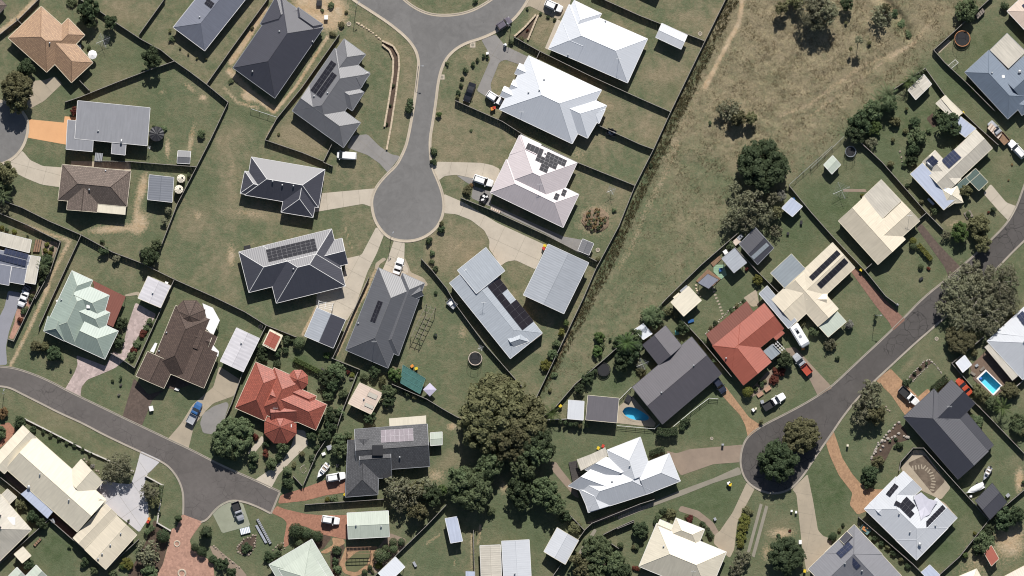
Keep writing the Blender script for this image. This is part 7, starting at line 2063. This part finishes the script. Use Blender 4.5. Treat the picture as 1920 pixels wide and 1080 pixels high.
# decks and platforms
def deck(t, flat, label, mat, z=.3, boards=None, name="deck"):
    pts = PL(t, flat); ce = sum(pts, Vector((0, 0))) / len(pts); off = (ce.x, ce.y, 0)
    root = empty(name, off); tag(root, label, "deck")
    b = MB(); b.prism([ce + (p - ce) * .97 for p in pts], -.02, z - .04); b.build("frame", BLACKST, root, off)
    u = (pts[1] - pts[0]).normalized(); v = Vector((-u.y, u.x))
    lo, hi = min(v.dot(p) for p in pts), max(v.dot(p) for p in pts)
    n = boards or max(3, int((hi - lo) / .42)); w = (hi - lo) / n
    for i in range(n):
        q = clip(clip(pts, v, lo + i * w + .012), -v, -(lo + (i + 1) * w - .012))
        if len(q) > 2 and area(q) > .02:
            b = MB(); b.prism(q, z - .035, z + random.uniform(0, .008)); b.build("board", mat, root, off)
deck('03', [35, 375, 185, 485, 150, 520, 20, 400], "brown deck strip beside the long cream house", R_WOOD)
deck('03', [360, 655, 515, 790, 480, 825, 330, 690], "dark red brown deck behind the long cream house", plain("red_deck", (.13, .06, .04), .8, .2))
deck('31', [520, 960, 600, 880, 690, 945, 610, 1020], "brown timber deck under the tarpaulin gazebo", TIMBER, .25)
deck('31', [620, 840, 680, 790, 695, 810, 640, 865], "narrow tan deck left of the square blue shelter", TIMBER, .25)
deck('23', [958, 312, 1012, 300, 1062, 465, 990, 470], "dark slatted deck left of the white skillion house", plain("dark_deck", (.055, .048, .045), .8, .2), .45)
deck('22', [670, 330, 720, 295, 785, 380, 700, 445], "grey corner deck on the pale blue house", GREYTIM, 2.6)
deck('31', [640, 850, 710, 850, 730, 920, 690, 950, 640, 900], "pale green mat beside the square blue shelter", plain("green_matting", (.24, .36, .24), .9, .1), .12)

# ------------------------------------------------------------------ stone edgings, rocks, blocks
STONE = plain("sandstone", (.48, .39, .28), .9, .2, 2.0); STONEG = plain("pale_rock", (.33, .29, .25), .9, .25, 2.0); STONEB = plain("brown_rock", (.27, .22, .175), .9, .25, 2.0)
def rock_data(seed, mat):
    r = random.Random(seed); b = MB(); b.dome((0, 0, 0), 1, .8, .6, 7, 2, full=True)
    b.v = [(x * r.uniform(.75, 1.2), y * r.uniform(.75, 1.2), z * r.uniform(.8, 1.2)) for x, y, z in b.v]
    return b.data("stone", mat)
ROCKS = {k: [rock_data(i, m_) for i in range(4)] for k, m_ in (('s', STONE), ('g', STONEG), ('b', STONEB))}
def rocks(t, flat, size, label, k='g', jit=.15, name="rock_edging"):
    pts = PL(t, flat); ce = sum(pts, Vector((0, 0))) / len(pts)
    root = empty(name, (ce.x, ce.y, 0)); tag(root, label, "rocks")
    r = random.Random(int(flat[0] * 7 + flat[1]))
    for a, b in zip(pts, pts[1:]):
        n = max(1, int((b - a).length / (size * 1.25)))
        for i in range(n):
            q = a + (b - a) * ((i + r.random() * .6) / n)
            o = link("stone", ROCKS[k][r.randrange(4)], root, (q.x - ce.x + r.uniform(-jit, jit), q.y - ce.y + r.uniform(-jit, jit), size * .18))
            s = size * .55 * r.uniform(.7, 1.3); o.scale = (s, s, s * r.uniform(.7, 1.1)); o.rotation_euler = (0, 0, r.uniform(0, 6.28))
rocks('43', [405, 300, 430, 230, 490, 150, 560, 70, 605, 40], .55, "pale rock edging left of the black roofed house", 'g')
rocks('43', [440, 245, 520, 160, 590, 125, 650, 130, 665, 150], .75, "double row of big pale rocks left of the black roofed house", 'g', .5)
rocks('43', [430, 210, 500, 170, 570, 135, 640, 118], .7, "scattered pale boulders beside the mulched bed", 'g', .5)
rocks('13', [155, 880, 180, 930, 240, 940, 280, 890, 290, 800, 220, 830, 155, 880], .5, "ring of brown rocks round the rock garden", 'b', .2)
rocks('13', [0, 875, 90, 960, 180, 1030], .5, "brown rocks edging the rose driveway", 'b', .2)
rocks('13', [400, 905, 470, 860, 480, 900, 420, 930], .5, "small heap of brown rocks left of the mint bungalow", 'b', .3)
rocks('42', [650, 690, 760, 570, 800, 555, 850, 600, 890, 660], .35, "curved stone edging below the dark street", 'g', .08)
rocks('42', [690, 700, 760, 630, 800, 590], .3, "inner stone edging of the bed below the dark street", 'g', .08)
rocks('03', [570, 285, 620, 330, 690, 400], .5, "rocks beside the long cream house", 'b', .25)
rocks('32', [585, 385, 680, 290, 740, 230, 850, 150], .35, "stone edging above the red gabled house", 'g', .1)
rocks('41', [605, 90, 620, 150, 630, 190], .45, "row of brown garden rocks near the weathered cream house", 'b', .15)
rocks('10', [960, 148, 1060, 210, 1140, 275], .5, "single line of sandstone below the top road", 's', .04)
rocks('42', [500, 870, 540, 920], .5, "brown rocks at the foot of the grey gums", 'b', .2)
rocks('31', [520, 985, 535, 1040, 560, 1080], .45, "yellowish stones beside the tarpaulin gazebo", 's', .15)
rocks('43', [690, 235, 700, 275], .35, "loose stones at the top of the tan courtyard", 'g', .15)
rocks('13', [615, 330, 590, 345, 590, 370, 610, 390, 630, 370, 615, 335], .2, "small white stone ring on the lawn", 'g', .03)

def blocks(t, flat, label, ln=1.1, w=.42, h=.5):
    pts = PL(t, flat); ce = sum(pts, Vector((0, 0))) / len(pts)
    root = empty("block_wall", (ce.x, ce.y, 0)); tag(root, label, "wall")
    b = MB(); b.box(-ln / 2 + .02, -w / 2, -.1, ln / 2 - .02, w / 2, h); dat = b.data("block", STONE)
    for a, c in zip(pts, pts[1:]):
        n = max(1, round((c - a).length / ln)); d = (c - a) / n
        for i in range(n):
            q = a + d * (i + .5)
            o = link("block", dat, root, (q.x - ce.x, q.y - ce.y, random.uniform(-.02, .03))); o.rotation_euler = (0, 0, math.atan2(d.y, d.x) + random.uniform(-.03, .03)); o.scale = (d.length / ln, 1, 1)
blocks('10', [1140, 275, 1215, 310, 1250, 370, 1255, 450, 1235, 620, 1200, 850, 1170, 1010], "outer sandstone block wall of the curved mulch bed")
blocks('10', [1140, 300, 1190, 340, 1215, 400, 1212, 500, 1185, 680, 1155, 855], "inner sandstone block wall of the curved mulch bed")
blocks('20', [592, 245, 660, 185, 738, 98], "left sandstone wall of the mulch wedge", .9)
blocks('20', [752, 100, 715, 190, 682, 270], "right sandstone wall of the mulch wedge", .9)

# stepping stones
SLABM = plain("stepping_slab", (.33, .28, .21), .85, .12)
def steppers(t, flat, n, label, sx=.6, sy=.35):
    pts = PL(t, flat); ce = pts[len(pts) // 2]; root = empty("stepping_stones", (ce.x, ce.y, 0)); tag(root, label, "path")
    b = MB(); b.box(-sx / 2, -sy / 2, -.03, sx / 2, sy / 2, .05); dat = b.data("stone", SLABM)
    tot = sum((b_ - a).length for a, b_ in zip(pts, pts[1:])); pos = [tot * i / (n - 1) for i in range(n)]
    for s in pos:
        acc = 0
        for a, b_ in zip(pts, pts[1:]):
            L_ = (b_ - a).length
            if s <= acc + L_ + 1e-6:
                q = a + (b_ - a) * ((s - acc) / L_); d = b_ - a; break
            acc += L_
        o = link("stone", dat, root, (q.x - ce.x, q.y - ce.y, 0)); o.rotation_euler = (0, 0, math.atan2(d.y, d.x) + math.pi / 2)
steppers('32', [640, 75, 655, 130, 680, 185, 700, 245], 9, "line of cream stepping stones above the red gabled house")
steppers('43', [690, 350, 760, 340, 810, 380, 830, 440, 820, 500], 14, "curving row of pale sleepers in the mulch bed", 1.0, .28)

# ------------------------------------------------------------------ bins, boxes, letterboxes, lamps, small yard things
BING = plain("bin_green", (.03, .06, .04), .6); LY = plain("lid_yellow", (.62, .45, .03), .5, .05); LR = plain("lid_red", (.45, .05, .03), .5, .05); LO = plain("lid_orange", (.6, .22, .04), .5, .05)
def bin_(t, x, y, lid, label):
    p = P(t, x, y); root = empty("wheelie_bin", (p.x, p.y, .03), x * .1); tag(root, label, "bin", "wheelie bins")
    b = MB(); b.add([(-.22, -.25, .05), (.22, -.25, .05), (.22, .25, .05), (-.22, .25, .05), (-.29, -.34, .95), (.29, -.34, .95), (.29, .34, .95), (-.29, .34, .95)], [(3, 2, 1, 0), (4, 5, 6, 7), (0, 1, 5, 4), (1, 2, 6, 5), (2, 3, 7, 6), (3, 0, 4, 7)]); b.build("body", BING, root)
    b = MB(); b.box(-.31, -.36, .952, .31, .38, 1.04); b.build("lid", lid, root)
    for s in (-1, 1):
        b = MB(); b.tube((s * .2 - .03, .3, .1), (s * .2 + .03, .3, .1), .1, .1, 10); b.build("wheel", TYRE, root)
for t, x, y, lid, lab in [('21', 790, 740, LR, "red lidded bin against the big blue shed"), ('21', 797, 722, LY, "yellow lidded bin against the big blue shed"), ('41', 340, 883, LY, "yellow lidded bin beside the cream solar house"), ('33', 752, 462, LY, "yellow lidded bin on the lawn by the grey footpath"), ('33', 742, 452, WHITE, "white lidded bin on the lawn by the grey footpath"), ('13', 890, 530, LY, "yellow lidded bin beside the slate tiled house"), ('23', 1158, 215, LY, "yellow toy tub above the white skillion house"), ('23', 1190, 202, LR, "red toy tub above the white skillion house"), ('40', 1025, 762, LY, "yellow bin beside the narrow cream carport"), ('03', 1000, 712, LR, "red lidded bin at the end of the white driveway"), ('03', 1008, 695, LO, "orange lidded bin at the end of the white driveway"), ('32', 1242, 482, LO, "orange bin behind the caravan"), ('33', 1255, 1045, LY, "yellow bin above the violet grey house"), ('42', 1370, 240, LY, "yellow bin at the corner of the white house at right"), ('20', 442, 735, LO, "orange mower tub below the white wagon"), ('20', 456, 728, LR, "red orange crate below the white wagon"), ('22', 903, 868, LY, "yellow tub by the white lean to"), ('12', 1342, 598, LO, "orange tub at the corner of the netted cage"), ('12', 1370, 615, LY, "amber tub at the corner of the netted cage"), ('32', 20, 0, BING, "")][:-1]:
    bin_(t, x, y, lid, lab)

def box_thing(t, x, y, sx, sy, h, rz, mat, name, label, cat, lidmat=None):
    """cabinet or crate: body with an overhanging lid"""
    p = P(t, x, y); root = empty(name, (p.x, p.y, 0), rz); tag(root, label, cat)
    b = MB(); b.box(-sx / 2, -sy / 2, -.02, sx / 2, sy / 2, h - .06); b.build("body", mat, root)
    b = MB(); b.box(-sx / 2 - .04, -sy / 2 - .04, h - .058, sx / 2 + .04, sy / 2 + .04, h); b.build("lid", lidmat or mat, root)
for a in [
    ('20', 410, 360, .55, .5, 1.1, .2, WHITE, "letterbox", "white letterbox on the grey forked driveway", "letterbox"), ('20', 530, 303, .6, .5, 1.1, .4, WHITE, "letterbox", "white letterbox right of the grey forked driveway", "letterbox"),
    ('33', 702, 192, .5, .35, 1.1, 0, GREYT, "letterbox", "grey letterbox above the brown driveway", "letterbox"), ('43', 248, 198, .4, .4, 1.1, 0, CREAMT, "letterbox", "cream letterbox beside the curved ochre driveway", "letterbox"), ('42', 582, 185, .5, .4, 1.1, .6, GREYT, "letterbox", "grey letterbox beside the dusty red driveway", "letterbox"),
    ('02', 388, 158, .5, .35, .8, .3, WHITE, "air_conditioner", "white air conditioner left of the pale green house", "air conditioner"), ('13', 840, 335, .7, .7, .8, 0, BLACKP, "storage_box", "dark box above the slate tiled house", "box"),
    ('31', 720, 765, .9, .9, .8, .6, WHITE, "storage_box", "white box by the paddock near the square blue shelter", "box"), ('31', 795, 695, 1.5, 1.2, .9, .7, SAND, "storage_box", "sandy cabinets beside the navy twin shed", "box"), ('31', 820, 665, 1.3, .8, 1.0, .7, GREYT, "storage_box", "grey cabinet beside the navy twin shed", "box"),
    ('32', 393, 128, 1.7, .8, 1.2, .7, CREAMT, "storage_tank", "cream tank beside the square cream shed", "tank"), ('32', 443, 82, 2.0, .9, 1.1, .7, GREYT, "storage_box", "grey slatted box beside the square cream shed", "box"),
    ('13', 785, 212, 1.1, 1.0, .9, .4, GREYT, "storage_box", "clutter of grey boxes near the open white boat", "box"), ('13', 745, 255, .8, .6, .6, .4, WHITE, "storage_box", "white crate near the open white boat", "box"),
    ('22', 165, 175, .9, .7, .92, .7, WHITE, "storage_box", "white lid on the silver box trailer", "box"), ('33', 1225, 850, .6, .9, .7, 0, WHITE, "storage_box", "white cabinet beside the worn driveway", "box"),
    ('01', 1125, 972, .7, .35, .6, -.3, WHITE, "storage_box", "white box behind the striped white shed", "box"), ('41', 810, 425, 1.9, .5, .8, -.8, P_SILVER, "kayak_rack", "pale kayak rack below the weathered cream house", "rack"),
    ('10', 762, 118, .8, .9, .9, 0, WHITE, "storage_box", "white portable tank on the sand", "tank"), ('10', 715, 20, 1.2, 1.2, .7, 0, BLACKST, "storage_box", "dark square skip on the sand at the top", "skip"),
    ('22', 62, 392, .5, .5, .6, 0, BLACKP, "garden_pot", "dark pot on the lawn below the slate metal house", "pot"), ('31', 1232, 565, .5, .8, .7, 0, BLACKP, "barbecue", "dark barbecue below the rusty white shed", "barbecue"), ('31', 1142, 640, .5, .5, .6, 0, BLACKP, "garden_pot", "dark pot on the lawn right of the navy twin shed", "pot"),
    ('32', 908, 895, .5, .7, .8, .6, WHITE, "garden_urn", "white urn beside the ochre brick driveway", "urn"), ('32', 925, 885, .4, .4, .7, .3, CREAMT, "garden_urn", "cream urn beside the ochre brick driveway", "urn"), ('32', 968, 840, .7, .7, .8, .3, GREYT, "storage_box", "grey box behind the white ute on the lawn", "box"),
    ('32', 955, 790, 1.5, .8, .4, .6, BRICK_W, "step", "lower tan step in front of the red gabled house", "step"), ('32', 1005, 752, 1.5, .9, .5, .6, BRICK_W, "step", "upper tan step in front of the red gabled house", "step"),
    ('33', 1167, 640, .4, .4, .7, 0, WHITE, "garden_gnome_pot", "left white pot on the lawn beside the worn driveway", "pot"), ('33', 1197, 648, .4, .5, .8, 0, WHITE, "garden_pot", "right white pot on the lawn beside the worn driveway", "pot"), ('33', 650, 695, .5, .6, .6, .5, GREYT, "garden_bench", "dark garden seat above the cream hipped house", "bench"),
    ('41', 745, 945, .9, .5, .5, .6, BLACKP, "garden_bench", "dark garden bench on the lawn beside the brown driveway", "bench"), ('02', 1022, 885, .9, 1.1, .8, .2, WHITE, "fountain", "white fountain base on the lawn left of the blue ute", "fountain"), ('13', 1360, 1000, .5, 1.2, .5, .5, GREYT, "garden_bench", "grey garden seat at the bottom edge", "bench"),
    ('43', 80 + 1000, 540, .5, .5, .7, 0, WHITE, "garden_pot", "white drum beside the covered boat", "drum"), ('43', 1330, 535, .8, .7, .7, .7, GREYT, "storage_box", "grey crates right of the black shed", "box"), ('31', 688, 885, .7, .7, .6, .2, P_BLUE, "play_tub", "blue tub on the pale green mat", "tub"), ('32', 395, 372, .9, .9, .5, .1, plain("teal_tub", (.1, .36, .34), .6), "play_tub", "teal tub beside the dark gabled house", "tub"), ('32', 487, 295, 1.4, .6, .4, .3, P_BLUE, "sun_lounger", "blue lounger left of the red gabled house", "lounger"),
    ('00', 536, 316, .8, .8, .9, 0, P_SILVER, "water_drum", "pale blue drum in the crook of the orange tiled house", "drum"), ('42', 1120, 595, .7, .5, .5, .6, GREYT, "pool_chair", "upper grey chair on the pool deck", "chair"), ('42', 1095, 650, 1.2, .5, .4, -.6, GREYTIM, "pool_lounger", "left timber lounger on the pool deck", "lounger"), ('42', 1158, 618, 1.2, .5, .4, .7, GREYTIM, "pool_lounger", "right timber lounger on the pool deck", "lounger"),
    ('32', 65, 820, 1.2, 1.6, .5, -.5, BLACKST, "pool_table_set", "dark outdoor setting beside the kidney shaped pool", "table"), ('11', 230, 735, 1.5, .9, .9, .2, BLACKP, "air_conditioner", "dark air conditioner at the corner of the charcoal solar house", "air conditioner"), ('41', 1065, 512, 1.6, 1.6, .3, .5, GREYTIM, "garden_box", "round edged timber planter in the brown front yard", "planter"),
    ('31', 1200, 450, 1.0, .7, 1.0, .8, WHITE, "storage_box", "white cabinet at the corner of the rusty white shed", "box"), ('31', 1180, 408, .6, .6, .6, .3, P_BLUE, "play_tub", "blue drum beside the rusty white shed", "drum"),
]:
    box_thing(*a)

# blue striped cover, long ladder and roof racks on the lawn beside the worn pad
def slat_thing(t, x0, y0, x1, y1, x2, y2, n, z, label, name, cat, ma, mb):
    a, b_, c = P(t, x0, y0), P(t, x1, y1), P(t, x2, y2); d = a + c - b_; ce = (a + c) / 2; off = (ce.x, ce.y, 0)
    root = empty(name, off); tag(root, label, cat)
    m_ = MB(); m_.prism([a, b_, c, d], .05, z - .03); m_.build("base", mb, root, off)
    for i in range(n):
        f0, f1 = (i + .12) / n, (i + .88) / n
        m_ = MB(); m_.prism([a + (b_ - a) * f0, a + (b_ - a) * f1, d + (c - d) * f1, d + (c - d) * f0], z - .028, z + .02); m_.build("slat", ma, root, off)
slat_thing('13', 178, 762, 243, 745, 252, 785, 6, .45, "blue and white striped pallet on the lawn", "pallet", "pallet", P_WHITE, plain("blue_cover", (.10, .22, .36), .6))
slat_thing('13', 298, 735, 365, 855, 350, 860, 8, .35, "pale blue aluminium plank on the lawn", "plank", "plank", P_SILVER, R_CLEAR)
slat_thing('13', 305, 690, 395, 858, 380, 866, 14, .5, "dark extension ladder lying on the lawn", "ladder", "ladder", STEEL, BLACKST)
slat_thing('01', 645, 95, 698, 100, 690, 160, 5, 1.1, "cluttered grey rack between the grey and brown roofs", "rack", "rack", STEEL, BLACKST)
slat_thing('01', 240, 680, 285, 682, 268, 765, 3, .5, "timber garden box with pots at left", "planter", "planter", TIMBER, BLACKST)
slat_thing('21', 435, 462, 500, 490, 494, 503, 5, .4, "stack of pale timber below the pink roofed house", "timber_stack", "timber", SAND, TIMBER)
slat_thing('40', 1110, 105, 1160, 55, 1175, 80, 4, 1.0, "grey timber bench at the corner fence at upper right", "bench", "bench", GREYTIM, BLACKST)
slat_thing('40', 1215, 830, 1290, 905, 1265, 940, 5, 1.32, "tan load on the long flatbed ute", "load", "load", SAND, TIMBER)
slat_thing('02', 1185, 745, 1215, 755, 1205, 768, 3, .3, "small white front step of the chocolate tiled house", "step", "step", WHITE, GREYT)
slat_thing('03', 225, 870, 270, 820, 282, 832, 4, .4, "brown bench on the lawn at lower left", "bench", "bench", TIMBER, BLACKST)
slat_thing('03', 340, 695, 365, 690, 375, 718, 2, .9, "silver barbecue behind the long cream house", "barbecue", "barbecue", P_SILVER, BLACKST)

# street lamps, and one sapling built with the same post and lantern
def lamp(t, x, y, rz, label):
    p = P(t, x, y); root = empty("street_lamp", (p.x, p.y, 0), rz); tag(root, label, "lamp", "street lamps")
    b = MB(); b.tube((0, 0, -.1), (0, 0, 5.2), .07, .05, 8); b.tube((0, 0, 5.2), (.9, 0, 5.5), .04, .03, 6); b.build("pole", STEEL, root)
    b = MB(); b.box(.8, -.1, 5.46, 1.3, .1, 5.56); b.build("lantern", GREYT, root)
for t, x, y, rz, lab in [('10', 965, 45, .8, "street lamp on the verge of the top road"), ('20', 568, 185, 2.4, "street lamp beside the dusky wagon"), ('02', 28, 785, 1.2, "street lamp at the left edge below the brownish street"), ('10', 1385, 450, 0, "street lamp on the kerb right of the gabled grey house"), ('11', 1200, 660, 1, "street lamp at the lower left of the turning circle"), ('42', 435, 255, 0, "thin sapling on the lawn, built as a lamp post, beside the dusty red driveway")]:
    lamp(t, x, y, rz, lab)

# concrete access covers
def cover(t, x, y, r, label, sq=False):
    p = P(t, x, y); R = r / 28.8; root = empty("access_cover", (p.x, p.y, 0)); tag(root, label, "cover", "concrete access covers")
    b = MB(); b.torus((0, 0, .03), R, R * .28, 20, 5) if not sq else b.box(-R * 1.3, -R * 1.3, 0, R * 1.3, R * 1.3, .05); b.build("ring", M_KERB, root)
    b = MB(); b.cyl(0, 0, -.02, .06 if sq else .03, R * .75, R * .75, 18); b.build("lid", M_TRACK, root)
for t, x, y, r, lab, sq in [('20', 311, 303, 14, "square cover beside the top road kerb", True), ('20', 104, 520, 13, "square cover beside the long straight kerb", True), ('10', 915, 162, 13, "ring cover on the verge below the top road", False), ('21', 1155, 752, 12, "ring cover right of the little grey shed", False), ('30', 550, 228, 12, "ring cover near the boundary fence at the top", False), ('42', 850, 415, 11, "ring cover beside the dark street", False), ('12', 320, 333, 13, "ring cover above the red summerhouse", False), ('03', 1195, 862, 18, "upper circle pattern on the rose driveway", False), ('03', 1228, 1062, 24, "lower circle pattern on the rose driveway", False), ('33', 628, 152, 9, "small cover on the lawn by the brown driveway", False)]:
    cover(t, x, y, r, lab, sq)

# shade sail over the white solar house court
pts = PL('43', [690, 540, 740, 512, 790, 555, 848, 572, 815, 625, 800, 660, 760, 680, 738, 700, 725, 640]); ce = sum(pts, Vector((0, 0))) / len(pts); off = (ce.x, ce.y, 0)
root = empty("shade_sail", off); tag(root, "pale lilac shade sail over the white solar house court", "sail")
b = MB(); zz = [3.5, 3.2, 3.1, 3.4, 3.2, 3.1, 3.2, 3.6, 3.2]
b.add([v3(p, z) for p, z in zip(pts, zz)] + [v3(ce, 3.0)], [(i, (i + 1) % 9, 9) for i in range(9)]); b.build("cloth", plain("sail_cloth", (.50, .49, .55), .8, .06), root, off)
for i in (0, 3, 7):
    b = MB(); b.cyl(pts[i].x, pts[i].y, 0, zz[i] + .1, .05, .05, 8); b.build("post", STEEL, root, off)

# brush mound
p = P('21', 1140, 550); root = empty("brush_mound", (p.x, p.y, 0)); tag(root, "round mound of brown brush and weeds on the lawn", "mound")
b = MB(); b.dome((0, 0, -.1), 3.3, 3.0, .75, 24, 6); r = random.Random(4); b.v = [(x * r.uniform(.94, 1.06), y * r.uniform(.94, 1.06), z + r.uniform(-.1, .12)) for x, y, z in b.v]
b.build("soil", M_OCHRE and paving("brush_soil", (.30, .21, .14), (.18, .135, .09), brick=.5), root)
lm = leaf_mesh("weeds", FOL['m'], 3.0, 40, 22, .2, .2, .85, .12, seed=31); link("weeds", lm, root, (0, 0, .45))
lm = leaf_mesh("sticks", FOL['a'], 3.0, 50, 18, .22, .22, .9, .10, seed=32); link("dry_sticks", lm, root, (0, 0, .45))

# ------------------------------------------------------------------ make every label single out one thing
def finish_labels():
    groups = {}
    for o, pos in TOP:
        groups.setdefault(o["label"], []).append((o, pos))
    ordn = ["first", "second", "third", "fourth", "fifth", "sixth", "seventh", "eighth", "ninth", "tenth", "eleventh", "twelfth"]
    for lab, lst in groups.items():
        if len(lst) < 2:
            continue
        xs = [p[0] for _, p in lst]; ys = [p[1] for _, p in lst]
        hor = max(xs) - min(xs) >= max(ys) - min(ys)
        lst.sort(key=lambda q: q[1][0] if hor else -q[1][1])
        n = len(lst)
        for i, (o, p) in enumerate(lst):
            if n == 2:
                s = ("the left one" if i == 0 else "the right one") if hor else ("the upper one" if i == 0 else "the lower one")
            else:
                s = (ordn[i] if i < 12 else str(i)) + (" from left" if hor else " from top")
            o["label"] = f"{lab}, {s}"
    for o, _ in TOP:
        while len(o["label"].split()) > 15 and " the " in o["label"]:
            o["label"] = o["label"].replace(" the ", " ", 1)
finish_labels()
